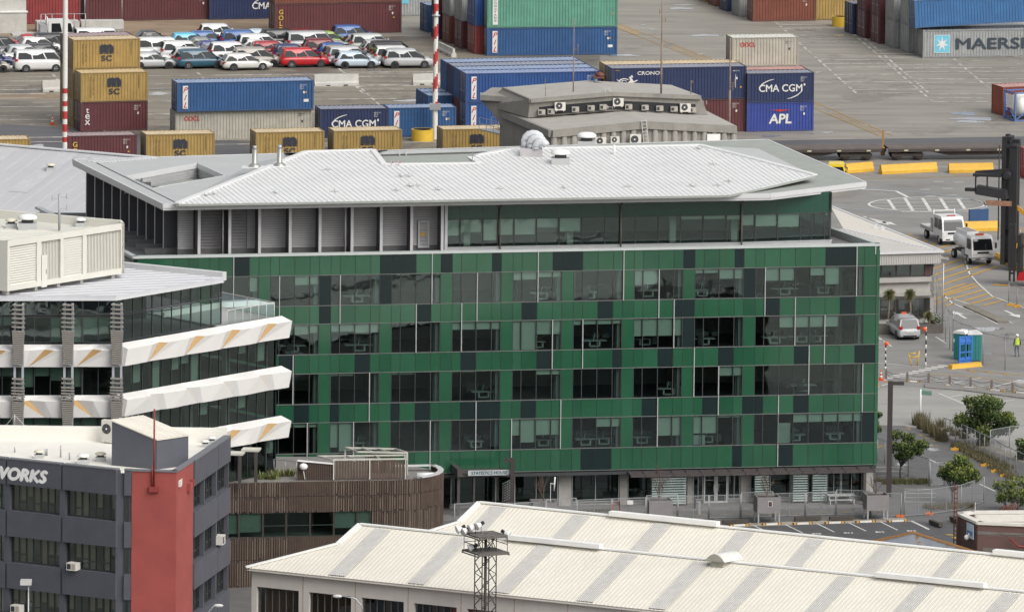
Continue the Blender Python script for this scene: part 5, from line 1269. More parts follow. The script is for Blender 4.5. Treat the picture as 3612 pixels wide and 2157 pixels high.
# ---------------------------------------------------------------- big grey metal shed behind the plant box
mShed = mat('grey_metal_roof',(.44,.44,.455),.5,.05,.3)
Zs = 9.5
s0_,s1_ = P(-60,506,Zs),P(620,564,Zs);dS,nS,LS = poly_dirs(s0_,s1_)
SH = empty('grey_metal_shed',XY((s0_+s1_)/2)+nS*8,0,'long shed with a plain pale grey metal roof behind the cream roof box','shed')
b = MB();q = [s0_,XY(s0_+nS*16-dS*10,Zs-4.2),XY(s1_+nS*16,Zs-4.2),s1_];b.face(q);q2 = [s0_,s1_,XY(s1_-nS*10,Zs-2.6),XY(s0_-nS*10,Zs-2.6)];b.face(q2[::-1] if False else q2);hatch(b,q,nS,1.3,.05,.012)
b.build('roof',[mShed],SH)
b = MB();b.bar(s0_+V((0,0,.05)),s1_+V((0,0,.05)),.6,.1)
for px,py in ((175,548),(-20,545)):
 t = PP(px,py,*q[:3]);
b.build('ridge_flashing',[mFascia],SH)
for px in (258,44):
 t = PV(px,520+px*.085,s0_,s1_);s = (XY(t)-XY(s0_)).dot(dS);b = MB();a = s0_+dS*s;dn = nS*16+V((0,0,-4.2));u_ = V((0,0,.03))
 b.face([a-dS*.9+u_+dn*.02,a-dS*.9+dn*.55+u_,a+dS*.9+dn*.55+u_,a+dS*.9+u_+dn*.02]);b.build('skylight',[mat('pale_sheet',(.47,.47,.48),.5)],SH)
b = MB();b.obox(XY(q[1])-nS*.3,dS,-nS,LS,.3,0,Zs-4.3);b.obox(XY(q2[3]),dS,nS,LS,.3,0,Zs-2.8);b.build('wall',[mShed],SH)
mushroom(0,0,.55,PP(179,600,*q[:3]),SH,True)
# ---------------------------------------------------------------- concrete control building with aerials
mCr = mat('weathered_concrete',(.27,.255,.23),.9,.18,.7,streak=.35,streakcol=(.10,.095,.085))
mCrRoof = mat('grey_felt_roof',(.36,.345,.315),.9,.12,.8)
ze1 = 6.0
L0,Lm,Lr = P(1947,459,ze1),P(2268,431,ze1+.0),P(2597,444,ze1)
lb = P(1765,383,ze1)
CB = empty('concrete_control_building',XY(L0)+V((8,6,0)),0,'two tier ribbed concrete building with flat felt roofs and a row of heat pumps','building')
dC,nC,LC = poly_dirs(L0,Lr);dCl,nCl,LCl = poly_dirs(lb,L0)
zm_ = zat(lerp(XY(L0),XY(Lr),.493),428)
b = MB();ft = [XY(lb),XY(L0),XY(Lr),XY(Lr)-nC*16,XY(lb)-nC*4]
hz = lambda p: ze1
def top1(p):
 s = (XY(p)-XY(L0)).dot(dC)/LC;return ze1+(zm_-ze1)*max(0,1-abs(s-.493)/.5)
mid_ = lerp(XY(L0),XY(Lr),.493)
for a,c in ((XY(lb),XY(L0)),(XY(L0),mid_),(mid_,XY(Lr))):
 d,n,L = poly_dirs(a,c);b.hexa([XY(a,0),XY(c,0),XY(c-n*.3,0),XY(a-n*.3,0),XY(a,top1(a)-.55),XY(c,top1(c)-.55),XY(c-n*.3,top1(c)-.55),XY(a-n*.3,top1(a)-.55)],0)
 q = .2
 while q < L-.2:
  p = a+d*q;zt = top1(p)-.56;b.tube(XY(p,0),XY(p,zt),.27 if n.x > -.5 else .1,8,0);q += .86 if n.x > -.5 else .45
b.build('wall',[mCr],CB)
b = MB()
for a,c in ((XY(lb),XY(L0)),(XY(L0),mid_),(mid_,XY(Lr))):
 d,n,L = poly_dirs(a,c);o = n*.3;b.hexa([XY(a+o,top1(a)-.6),XY(c+o,top1(c)-.6),XY(c-n*.3,top1(c)-.6),XY(a-n*.3,top1(a)-.6),XY(a+o,top1(a)),XY(c+o,top1(c)),XY(c-n*.3,top1(c)),XY(a-n*.3,top1(a))],0)
mb_ = mid_-nC*16;b.face([XY(L0,ze1+.01),XY(mid_,zm_+.01),XY(mb_,zm_+.01),XY(lb,ze1+.01)],1);b.face([XY(mid_,zm_+.01),XY(Lr,ze1+.01),XY(Lr-nC*16,ze1+.01),XY(mb_,zm_+.01)],1)
b.build('lower_roof',[mCr,mCrRoof],CB)
U0,Um,Ur = P(1862,413,ze1+.15),P(2162,389,zm_+.1),P(2497,402,ze1+.15)
dU,nU,LU = poly_dirs(U0,Ur)
uP = lambda t: lerp(XY(U0),XY(Um),t/.48) if t < .48 else lerp(XY(Um),XY(Ur),(t-.48)/.52)
zu0,zum,zu1 = zat(U0,349),zat(XY(Um),325),zat(Ur,337)
i0,im,i1 = XY(P(1871,350,zu0)),XY(P(2157,326,zum)),XY(P(2471,338,zu1))
bkL,bkM,bkR = P(1775,309,zu0),P(2068,285,zum),P(2366,300,zu1)
b = MB()
def quad(b,a,c,e,f,m=0): b.face([a,c,e,f],m)
quad(b,XY(U0,ze1+.1),XY(Um,zm_+.05),XY(im,zum),XY(i0,zu0));quad(b,XY(Um,zm_+.05),XY(Ur,ze1+.1),XY(i1,zu1),XY(im,zum))
quad(b,XY(bkL-nU*1-dU*1.5,ze1+.1),XY(U0,ze1+.1),XY(i0,zu0),bkL);quad(b,XY(Ur,ze1+.1),XY(bkR+dU*1,ze1+.1),bkR,XY(i1,zu1))
quad(b,XY(bkR+dU,ze1+.1),XY(bkL-dU,ze1+.1),bkL,bkR)
for k in range(60):
 t = (k+.5)/60;p = uP(t);s = 1-abs(t-.48)/.5;zb_ = ze1+(zm_-ze1)*max(0,s);ztt = zu0+(zum-zu0)*max(0,s);b.bar(XY(p,zb_+.98)+nU*.03,XY(p-nU*.0,ztt-.4),.09,.06,0)
b.build('upper_wall',[mCr],CB)
b = MB();b.face([XY(i0,zu0+.02),XY(im,zum+.02),XY(bkM,zum+.02),XY(bkL,zu0+.02)]);b.face([XY(im,zum+.02),XY(i1,zu1+.02),XY(bkR,zu1+.02),XY(bkM,zum+.02)])
for a,c,za,zc in ((i0,im,zu0,zum),(im,i1,zum,zu1),(XY(bkL),i0,zu0,zu0)): b.bar(XY(a,za-.12)+nU*.1,XY(c,zc-.12)+nU*.1,.25,.34,1)
b.build('upper_roof',[mCrRoof,mCr],CB)
b = MB()                                                    # dark window strip of the upper tier, folded with the roof
for t0_,t1_ in ((.06,.48),(.48,.93)):
 a,c = uP(t0_)+nU*.12,uP(t1_)+nU*.12;f = lambda t: ze1+(zm_-ze1)*max(0,1-abs(t-.48)/.5)
 b.hexa([XY(a,f(t0_)+.22),XY(c,f(t1_)+.22),XY(c-nU*.1,f(t1_)+.22),XY(a-nU*.1,f(t0_)+.22),XY(a-nU*.02,f(t0_)+.95),XY(c-nU*.02,f(t1_)+.95),XY(c-nU*.1,f(t1_)+.95),XY(a-nU*.1,f(t0_)+.95)])
b.build('window_strip',[mat('window_dark',(.02,.022,.025),.25)],CB)
for k,px in enumerate((1908,1942,2029,2085,2128,2218,2275,2326,2376,2440)):
 t_ = ((px-1862)/(2497-1862));p = uP(t_)+nU*.1;z_ = ze1+(zm_-ze1)*max(0,1-abs(t_-.48)/.5)+.28
 window_ac(XY(p,z_),dU,nU,CB,.43)
b = MB()                                                    # cantilevered visor at the end
v0,v1 = P(1693,345,7.0),P(1795,352,7.0);b.prism([XY(v0),XY(v1),XY(v1)+V((0,6,0)),XY(v0)+V((1,5,0))],6.8,7.25)
b.hexa([XY(v0)+V((.3,.5,6.5)),XY(v1)+V((0,.5,4)),XY(v1)+V((0,4,4)),XY(v0)+V((.3,4,6.5)),XY(v0)+V((0,0,6.8)),XY(v1)+V((0,0,6.8)),XY(v1)+V((0,5,6.8)),XY(v0)+V((0,5,6.8))])
b.build('visor',[mCr],CB)
b = MB();g0,g1_ = P(1690,455,3.2),P(1790,478,3.2);d,n,L = poly_dirs(g0,g1_);b.obox(XY(g0),d,-n,L,1.2,3.1,3.2)
for q in range(5): p = lerp(XY(g0),XY(g1_),q/4);b.tube(XY(p,3.2),XY(p,4.2),.03,5);b.tube(XY(p-n*1.2,3.2),XY(p-n*1.2,4.2),.03,5)
for z in (3.7,4.2): b.bar(XY(g0,z),XY(g1_,z),.04,.04);b.bar(XY(g0-n*1.2,z),XY(g1_-n*1.2,z),.04,.04)
b.build('balcony',[mMetal],CB)
for px,py,nm in ((1976,393,'heat pump under the aerial on the upper ledge of the concrete building'),(2181,378,'heat pump beside the ladder at the middle of the concrete building'),(2418,398,'heat pump beside the outer corner of the upper concrete storey')):
 p = PV(px,py,XY(U0)+nU*.75,XY(Ur)+nU*.75);ac_unit(p,dU,nU,.92,.76,.32,'cream '+nm)
for px,py,w_,h_,nm in ((2119,516,.95,.75,'white heat pump with black fan low on the ribbed concrete wall'),(2170,508,.75,.6,'small plain white heat pump on the ribbed concrete wall'),(2242,520,.95,1.1,'tall white twin fan heat pump beside the lower ladder')):
 p = PV(px,py,XY(L0)+nC*.75,XY(Lr)+nC*.75);ac_unit(p,dC,nC,w_,h_,.32,nm)
def ladder(p0,p1,e,w,label):
 b = MB();n_ = int((V(p1)-V(p0)).length/.3)
 for s in (-1,1): b.bar(V(p0)+e*w/2*s,V(p1)+e*w/2*s,.06,.06)
 for k in range(n_): p = lerp(V(p0),V(p1),(k+.5)/n_);b.bar(p-e*w/2,p+e*w/2,.04,.04)
 b.thing('ladder',[mat('ladder_grey',(.45,.45,.43),.5)],label,'ladder','ladders against the concrete building')
p0 = PV(2153,384,XY(U0)+nU*.6,XY(Ur)+nU*.6);p1 = PV(2142,308,XY(U0)+nU*.05,XY(Ur)+nU*.05);ladder(p0,p1,dU,.42,'pale ladder leaning on the upper storey of the concrete building')
p0 = PV(2281,520,XY(L0)+nC*.9,XY(Lr)+nC*.9);p1 = PV(2271,420,XY(L0)+nC*.4,XY(Lr)+nC*.4);ladder(p0,p1,dC,.42,'pale ladder against the lower ribbed wall of the concrete building')
b = MB();s0 = (PV(2491,470,L0,Lr)-XY(L0)).dot(dC);b.obox(XY(L0)+dC*s0+nC*.35,dC,-nC,48/SC(L0),.5,0,ze1-.62,0);b.obox(XY(L0)+dC*(s0+.3)+nC*.36,dC,-nC,.75,.1,3.1,4.5,1);b.build('white_porch',[mWhite,mat('ply_board',(.5,.36,.17),.7,.1,2)],CB)
def mast(px,yb,yt,zb_,label,r=.045,arms=()):
 t = P(px,yb,zb_);z1 = zat(t,yt);b = MB();b.tube(t,XY(t,z1),r,6);b.tube(t,XY(t,zb_+(z1-zb_)*.5),r*1.4,6)
 for f_,w_,h_ in arms:
  z_ = zb_+(z1-zb_)*f_;b.bar(XY(t,z_),XY(t,z_)+V((w_,0,0)),.04,.04);b.tube(XY(t,z_-h_)+V((w_,0,0)),XY(t,z_+h_)+V((w_,0,0)),.035,5)
 return b.thing('radio_mast',[mat('rusty_mast',(.23,.17,.14),.7,.3,2)],label,'antenna','rusty radio masts round the concrete building')
mast(2022,337,65,zu0,'thin rusty radio mast with one white side dipole before the stacked blue and green containers',.04,((.6,.35,.45),))
mast(2332,330,-30,zum-.1,'tallest rusty radio mast rising from the upper concrete roof',.06,((.72,.3,.2),(.8,-.2,.2)))
mast(2572,500,135,1.0,'rusty mast with a small white box beside the end of the concrete building',.07,((.53,.25,.3),(.57,.4,.35)))
mast(2437,334,283,zu1,'short grey whip aerial with white dish near the roof edge',.03,((.9,.15,.12),))
mast(1924,345,277,zu0,'thin white whip aerial on the concrete roof slope',.02)
b = MB();t = P(2112,290,zum+.02);b.box(t+V((-.45,-.3,.35)),t+V((.45,.3,.5)),0);b.tube(t+V((-.25,0,0)),t+V((-.25,0,.4)),.16,8,1)
for a in (20,70,120,160): b.tube(t+V((0,0,.5)),t+V((.7*math.cos(R(a)),0,.5+.6*math.sin(R(a)))),.04,5,0)
b.blob(t+V((.1,0,.65)),.35,.3,.22,0);b.build('siren',[mat('rust_brown',(.15,.06,.04),.8),mat('pale_blue_post',(.3,.38,.45),.6)],CB)
# ---------------------------------------------------------------- low cream building beside the green block
mCm2 = mat('cream_stucco',(.36,.345,.325),.85,.12,.8,streak=.2)
mDimR = mat('dim_room',(.06,.05,.045),.9)
mRib = mat('pale_grey_ribbed',(.42,.405,.385),.6,.08,.6)
zq = 6.0
q0,q1 = P(2980,893,zq-.9),P(3290,881,zq-.9)
F0 = P(3310,921,4.9);F1 = P(2960,931,4.9)
D0 = XY(P(3292,1147,0));D1 = XY(P(2960,1157,0));dD = (D0-D1).normalized();nD = V((dD.y,-dD.x,0))
LB_ = empty('low_cream_building',D0-dD*5-nD*4,0,'low cream building with hipped ribbed grey roof and a strip of brown windows','building')
zz = lambda py: zat(D0,py)
b = MB();b.obox(D1,dD,-nD,(D0-D1).length,.3,0,zz(1119)-.0,0);b.obox(D1,dD,-nD,(D0-D1).length-1.2,.3,zz(1119),zz(1049),0);
b.obox(D1,dD,-nD,(D0-D1).length,.3,zz(1049)+.001,zz(974),0)
for y0,y1,o in ((990,974,.35),(1040,1026,.25)): b.obox(D1+nD*o,dD,-nD,(D0-D1).length-.3,o+.1,zz(y0),zz(y1)+.002,0)
dG = dirdeg(112);b.obox(D0-dD*.3,dG,dD,14,.3,0,zz(921),0);b.obox(D1-nD*4,dD,-nD,(D0-D1).length,.3,0,zz(921),1)
b.build('wall',[mCm2,mDimR],LB_)
lw = lambda px: (PV(px,1000,D1,D0)-D1).dot(dD)
xs = [2960,3057,3109,3162,3212,3262]
for k in range(5): windows_on(LB_,D1,dD,nD,lw(xs[k])+.01,lw(xs[k+1])-.01,zz(972),zz(926),1,mat('bronze_frame',None),glass('brown_glass',None),.04)
b = MB();b.obox(D1+dD*lw(3262),dD,-nD,lw(3291)-lw(3262),.2,zz(972),zz(926));b.build('brown_panel',[mat('maroon_panel',(.07,.035,.035),.6)],LB_)
for x0,x1 in ((3106,3157),(3160,3212),(3214,3258)): windows_on(LB_,D1,dD,nD,lw(x0),lw(x1),zz(1119),zz(1049),1,mat('bronze_frame',None),glass('grey_glass',(.5,.5,.5),.12),-.1,{0: 1.0},mat('grey_blind',(.14,.14,.135),.8))
b = MB();o = .7;fz0,fz1 = zz(925),zz(883);Ld = (D0-D1).length
b.obox(D1+nD*o,dD,-nD,Ld+.35,.12,fz0,fz1,0);k = 0
while k < Ld+.3: b.obox(D1+dD*k+nD*(o+.001),dD,nD,.07,.05,fz0+.06,fz1,0);k += .2
b.obox(D0+dD*.35+nD*o,dG,-dD,15,.12,fz0,fz1,0)
b.build('ribbed_fascia',[mRib],LB_)
b = MB();ez = fz1+.02;c0 = XY(D1+nD*(o+.1),ez);c1 = XY(D0+dD*.45+nD*(o+.1),ez)
apx = P(2980,808,ez+1.3);far = P(2925,726,ez);f2 = XY(c1)+dG*16
f3 = V((P(2930,728,ez).x,P(2930,728,ez).y,ez))
hip = P(2975,806,ez+1.35)
qf = [c0,c1,hip,XY(P(2900,812,ez+1.35),ez+1.35)]
b.face(qf);hatch(b,qf,-nD,.3,.09,.04);b.face([c1,f3,hip],1);b.bar(c1,hip,.3,.08,2);b.bar(c0,c1,.25,.16,2);b.bar(c1,f3,.25,.16,2)
for px,py in ((3087,805),(3113,810)): t = PP(px,py,c1,f3,hip);b.box(t+V((-.15,-.15,-.1)),t+V((.15,.15,.3)),2)
b.build('hipped_roof',[mRib,mat('pale_cream_roof',(.55,.52,.47),.7,.06),mFascia],LB_)
b = MB();t = XY(D0)+dD*.6+nD*.5;b.tube(XY(t,0),XY(t,fz0),.07,8);b.build('post',[mMetal],LB_)
b = MB();w0,w1 = P(2990,1183,0),P(3327,1175,0);d,n,L = poly_dirs(w0,w1);b.obox(XY(w0),d,-n,L,.25,0,.72);b.obox(XY(w1)-d*.25-n*.25,-n,-d,1.9,.25,0,.72);b.obox(XY(w0)-n*.26,d,-n,L-.26,1.5,0,.6,1)
b.thing('planter_wall',[mat('mossy_concrete',(.11,.10,.09),.9,.3,1.2),mat('soil',(.06,.05,.04),.95,.3,3)],'low stained concrete planter wall behind the silver people carrier','wall')
# ---------------------------------------------------------------- brick building and rusty parapet
mBrick = bpy.data.materials.new('brick');mBrick.use_nodes = True
t_ = mBrick.node_tree;bk_ = t_.nodes.new('ShaderNodeTexBrick');bk_.inputs['Scale'].default_value = 1.0;bk_.inputs['Brick Width'].default_value = .23;bk_.inputs['Row Height'].default_value = .085;bk_.inputs['Mortar Size'].default_value = .012
bk_.inputs['Color1'].default_value = (.13,.055,.05,1);bk_.inputs['Color2'].default_value = (.09,.04,.038,1);bk_.inputs['Mortar'].default_value = (.14,.11,.10,1)
tc_ = t_.nodes.new('ShaderNodeTexCoord');mp_ = t_.nodes.new('ShaderNodeMapping');mp_.inputs['Rotation'].default_value = (R(90),0,0);t_.links.new(tc_.outputs['Object'],mp_.inputs['Vector']);t_.links.new(mp_.outputs[0],bk_.inputs['Vector']);t_.links.new(bk_.outputs['Color'],t_.nodes['Principled BSDF'].inputs['Base Color']);t_.nodes['Principled BSDF'].inputs['Roughness'].default_value = .9
zk = 7.5
K0,K1,K2 = P(3376,1806,zk),P(3449,1839,zk),P(3760,1852,zk);K3 = P(3426,1800,zk);K4 = P(3760,1797,zk)
BK = empty('brick_building',XY(K1)+V((4,3,0)),0,'red brick building with cream parapet cap and rusty wall ladder','building')
b = MB();wall_poly(b,[XY(K3),XY(K0),XY(K1),XY(K2),XY(K4)],0,zk-.18,0,0,.35);b.prism([XY(K0),XY(K1),XY(K2),XY(K4),XY(K3)],zk-.9,zk-.65,1);b.build('wall',[mBrick,mat('pale_deck',(.42,.4,.37),.9,.12)],BK)
b = MB();wall_poly(b,[XY(K3),XY(K0),XY(K1),XY(K2),XY(K4),XY(K3)],zk-.179,zk,0,.1,.5);wall_poly(b,[XY(K4)-V((0,.5,0)),XY(K3)-V((-.3,.5,0))],zk-.7,zk-.18,0,0,.1);b.build('parapet_cap',[mat('cream_cap',(.62,.60,.55),.7,.1,1.5)],BK)
d,n,L = poly_dirs(K1,K2);s0 = (PV(3512,1940,K1,K2)-XY(K1)).dot(d);z0 = zat(XY(K1),1990);
b = MB();b.obox(XY(K1)+d*(s0-.9)+n*.08,d,-n,6,.3,zk-3.1,zk-1.75);b.build('rendered_lintel',[mat('dark_render',(.15,.13,.115),.9)],BK)
windows_on(BK,XY(K1),d,n,s0,s0+1.8,zk-3.4,zk-2.1,2,mWhite,glass('dark_glass',None),-.1)
b = MB();b.path([XY(K1)+d*(s0+1)+n*.3+V((0,0,zk-1.0)),XY(K1)+d*(s0+1.6)+n*.35+V((0,0,zk-1.5)),XY(K1)+d*(s0+4)+n*.35+V((0,0,zk-1.6))],.07,6);b.path([XY(K1)+d*(s0+2.8)+n*.35+V((0,0,zk-.9)),XY(K1)+d*(s0+2.8)+n*.35+V((0,0,zk-1.6))],.07,6);b.build('red_pipe',[mat('red_pole',None)],BK)
b = MB();e = (XY(K1)-XY(K0)).normalized();nn = V((e.y,-e.x,0));a = XY(K0)+e*.1+nn*.25
for s in (0,.55): b.bar(XY(a+e*s,1),XY(a+e*s,zk+2.0),.07,.07)
for k in range(26): b.bar(XY(a,1.2+.32*k),XY(a+e*.55,1.2+.32*k),.04,.05)
b.build('ladder',[mat('rust_brown',None)],BK)
b = MB();a = lerp(XY(K0),XY(K1),.55)+nn*.08;b.obox(a,e,nn,1.3,.05,zk-1.3,zk-.3,0);b.obox(a+e*.15+nn*.055,e,nn,1.0,.01,zk-1.1,zk-.8,1);b.build('name_board',[mat('pale_blue_board',(.5,.6,.7),.6),mat('blue_print',(.1,.2,.45),.6)],BK)
b = MB();t = PV(3424,1893,K0,K1)+nn*.3;b.blob(t,.17,.17,.2);b.box(t+V((.1,-.1,.1)),t+V((.6,.15,.3)));b.tube(t+V((.55,0,.3)),t+V((.55,0,2.4)),.02,5);b.build('security_camera',[mWhite],BK)
b = MB();
for px,py in ((3574,1818),(3545,1824),(3560,1826)):
 t = P(px,py,zk-.6)
 for k in range(6):
  a0 = k*math.pi/6;pts = [t+V((.42*math.cos(u)*math.cos(a0),.42*math.cos(u)*math.sin(a0),.42+.42*math.sin(u))) for u in [q*math.pi/6 for q in range(13)]];b.path(pts,.02,4)
b.build('wire_coil',[mat('rust_brown',None)],BK)
g0,gm_,g1_ = P(3040,1918,5.9),P(3221,1877,6.6),P(3452,1949,5.4)
d,n,L = poly_dirs(g0,g1_);gm_ = XY(PV(3221,1877,g0,g1_),PV(3221,1877,g0,g1_).z);zm2 = gm_.z
b = MB();q = [XY(g0,0),XY(g1_,0),XY(g1_,g1_.z),XY(gm_,zm2),XY(g0,g0.z)];b.face([p-n*.0 for p in q],0);b.face([p-n*.3 for p in q][::-1],0)
for a,c in ((XY(g0,g0.z),XY(gm_,zm2)),(XY(gm_,zm2),XY(g1_,g1_.z))): b.bar(a-n*.15,c-n*.15,.4,.1,1)
b.face([XY(g0,g0.z-.9),XY(gm_,zm2-.9),XY(gm_,zm2-1.1)+n*7,XY(g0,g0.z-1.1)+n*7][::-1],2);b.face([XY(gm_,zm2-.9),XY(g1_,g1_.z-.9),XY(g1_,g1_.z-1.1)+n*7,XY(gm_,zm2-1.1)+n*7][::-1],2)
hatch(b,[XY(gm_,zm2-.88),XY(g1_,g1_.z-.88),XY(g1_,g1_.z-1.08)+n*7,XY(gm_,zm2-1.08)+n*7],n,.8,.25,.06,3)
b.thing('gabled_shed',[mat('lichen_wall',(.22,.24,.28),.9,.15,1,spots=((.22,.12,.02),1.6,.52,.95)),mat('rust_edge',(.25,.12,.04),.9,.3,3),mat('grey_sheet',(.36,.37,.37),.7,.15,1),mat('cream_sheet',(.5,.47,.36),.8)],'old gabled shed with an orange lichen covered blue grey parapet','shed')
# ================================================================ SHIPPING CONTAINERS
CM = {}
def cmat(name,col,worn=.35,rust=.60): return mat('container_'+name,col,.55,.18,.8,streak=worn,streakcol=tuple(c*.55 for c in col),rnd=.06,spots=((.13,.06,.035),1.3,rust+.03,.75))
COLS = {'yellow': (.35,.235,.075),'maroon': (.105,.030,.034),'blue': (.025,.085,.215),'navy': (.018,.030,.085),'brightblue': (.018,.068,.225),'cream': (.40,.38,.32),'red': (.22,.035,.035),'brown': (.17,.055,.035),'grey': (.30,.31,.31),'green': (.10,.27,.20),'apl': (.03,.055,.25),'orange': (.25,.055,.03),'tilt': (.035,.13,.30),'crimson': (.42,.012,.03)}
mLogoDark = mat('logo_dark',(.02,.022,.035),.6);mLogoW = mat('logo_white',(.62,.61,.58),.6,.1,2);mLogoR = mat('logo_red',(.42,.03,.02),.6);mLogoY = mat('logo_yellow',(.55,.38,.05),.6);mRod = mat('lock_rod',(.30,.29,.28),.5,.2,3)
mTag = mat('yellow_tag',(.6,.33,.03),.6);mSkyB = mat('logo_sky_blue',(.15,.45,.58),.6)
def container_meshes(L,H):
 """body with corrugated sides, roof sheet, frame, one pair of doors; local x along the length, y to the back, origin at the front lower corner of the door end"""
 key = (L,H)
 if key in CM: return CM[key]
 Wd = 2.44;b = MB();n = int(L/.278);p = (L-.3)/n
 def corr(x0,fy,z0,z1,flip):
  pts = []
  for k in range(n):
   x = x0+k*p;pts += [(x,0),(x+p*.36,0),(x+p*.5,.042),(x+p*.86,.042)]
  pts.append((x0+n*p,0))
  for k in range(len(pts)-1):
   q = [(pts[k][0],fy(pts[k][1]),z0),(pts[k+1][0],fy(pts[k+1][1]),z0),(pts[k+1][0],fy(pts[k+1][1]),z1),(pts[k][0],fy(pts[k][1]),z1)]
   b.face(q[::-1] if flip else q)
 corr(.15,lambda d: .03+d,.15,H-.1,False);corr(.15,lambda d: Wd-.03-d,.15,H-.1,True)
 m = int(2.1/.25);pe_ = (Wd-.3)/m
 for k in range(m):
  y = .15+k*pe_
  for (ya,xa,yb,xb) in ((y,.0,y+pe_*.36,0),(y+pe_*.36,0,y+pe_*.5,.042),(y+pe_*.5,.042,y+pe_*.86,.042),(y+pe_*.86,.042,y+pe_,0)): b.face([(L-.03-xa,ya,.15),(L-.03-xb,yb,.15),(L-.03-xb,yb,H-.1),(L-.03-xa,ya,H-.1)])
 b.face([(.08,.1,.14),(.08,Wd-.1,.14),(L-.08,Wd-.1,.14),(L-.08,.1,.14)])
 body = b.mesh('container_body',[mLogoW])
 b = MB();k = .12
 while k < L-.3:
  q = [(k,H-.02),(k+.16,H-.02),(k+.2,H-.05),(k+.38,H-.05),(k+.42,H-.02)]
  for j in range(4): b.face([(q[j][0],.1,q[j][1]),(min(L-.1,q[j+1][0]),.1,q[j+1][1]),(min(L-.1,q[j+1][0]),Wd-.1,q[j+1][1]),(q[j][0],Wd-.1,q[j][1])])
  k += .42
 roof = b.mesh('container_roof',[mLogoW])
 b = MB()
 for x in (0,L-.16):
  for y in (0,Wd-.16): b.box((x,y,0),(x+.16,y+.16,H))
 for y in (0,Wd-.1): b.box((.16,y+.005,.03),(L-.16,y+.1,.149));b.box((.16,y+.005,H-.1),(L-.16,y+.095,H-.005))
 for x in (0,L-.1): b.box((x+.005,.16,.03),(x+.1,Wd-.16,.149));b.box((x+.005,.16,H-.1),(x+.095,Wd-.16,H-.005))
 frame = b.mesh('container_frame',[mLogoW])
 doors = []
 for s in (0,1):
  b = MB();y0 = .165+s*1.06;b.box((.035,y0,.152),(.08,y0+1.045,H-.105),0)
  for q in range(4): b.box((.02,y0+.06,.25+q*(H-.5)/4),(.036,y0+.98,.25+(q+.72)*(H-.5)/4),0)
  for yy in (.28,.72): b.tube((-.012,y0+yy,.1),(-.012,y0+yy,H-.06),.024,6,1);b.box((-.04,y0+yy-.14,.95),(-.015,y0+yy+.14,1.03),1)
  for z in (.3,.9,1.5,2.1): b.box((-.03,y0+.2,z),(.02,y0+.34,z+.06),1)
  doors.append(b.mesh('container_door',[mLogoW,mRod]))
 CM[key] = (body,roof,frame,doors);return CM[key]
def roofmat(name,col): return mat('croof_'+name,tuple(min(.66,c*1.1+.24) for c in col),.45,.15,.9,spots=((.22,.14,.09),1.2,.66,.6))  # sky light painted in: roof sheet made paler than the container sides
def inst(name,me,parent,mats):
 o = bpy.data.objects.new(name,me);COL.objects.link(o);o.parent = parent
 for i,m in enumerate(mats): o.material_slots[i].link = 'OBJECT';o.material_slots[i].material = m
 return o
EN = {}
def END(H):
 if H not in EN:
  b = MB()
  for k in range(8): y = .16+k*.265;b.face([(.05,y,.15),(.05,y,H-.1),(.05,y+.10,H-.1),(.05,y+.10,.15)]);b.face([(.05,y+.10,.15),(.05,y+.10,H-.1),(.02,y+.14,H-.1),(.02,y+.14,.15)]);b.face([(.02,y+.14,.15),(.02,y+.14,H-.1),(.02,y+.23,H-.1),(.02,y+.23,.15)]);b.face([(.02,y+.23,.15),(.02,y+.23,H-.1),(.05,y+.265,H-.1),(.05,y+.265,.15)])
  EN[H] = b.mesh('container_end',[mLogoW])
 return EN[H]
def container(at,yaw,colour,L=6.06,H=2.59,label='',logo=None,doors=True,tilt=None):
 body,roof,frame,ds = container_meshes(L,H);m = cmat(colour,COLS[colour])
 t = empty('shipping_container',at,R(yaw),label,'shipping container','shipping containers in the port yard')
 if tilt: t.rotation_euler = (R(tilt[0]),R(tilt[1]),R(yaw))
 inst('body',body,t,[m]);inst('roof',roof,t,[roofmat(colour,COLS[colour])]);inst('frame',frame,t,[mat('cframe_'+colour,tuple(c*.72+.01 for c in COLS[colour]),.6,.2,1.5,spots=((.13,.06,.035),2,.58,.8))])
 if not doors:
  o = inst('end_wall',END(H),t,[m])
 if doors:
  for d in ds: inst('door',d,t,[m,mRod])
 if logo:
  b = MB();mats = logo(b,L,H);
  for q in b.clusters(): o = bpy.data.objects.new('lettering',q.mesh('lettering',mats));COL.objects.link(o);o.parent = t
 return t
X = V((1,0,0));Z = V((0,0,1))
def codes(b,L,H,m,lines_=3):
 for k in range(lines_): b.text(('ABCU 41','207 3','22G1')[k],V((L-1.25,-.004,H-.45-.16*k)),X,Z,.11,m)
 b.box((L-.95,-.006,H-1.15),(L-.8,-.003,H-.95),m)
def vtext(b,txt,x,z,h,m,step,bold=.02,shear=0):
 for k,c in enumerate(txt): c != ' ' and b.text(c,V((x,-.004,z-step*k)),X,Z,h,m,bold,shear,None,'C')
def lg_msc(b,L,H):
 b.text('m',V((3.02,-.004,1.42)),X,Z,.62,0,.085,0,1.0,'C');b.text('SC',V((3.02,-.004,.68)),X,Z,.46,0,.035,0,.95,'C')
 b.face([(2.35,-.004,1.32),(3.7,-.004,1.32),(3.7,-.004,1.38),(2.35,-.004,1.38)],0)
 vtext(b,'MEDITERRANEAN',.86,2.1,.1,0,.135);vtext(b,'SHIPPING CO',1.13,2.0,.1,0,.135)
 b.face([(5.2,-.004,1.1),(5.24,-.004,1.1),(5.24,-.004,2.35),(5.2,-.004,2.35)],0);return [mLogoDark]
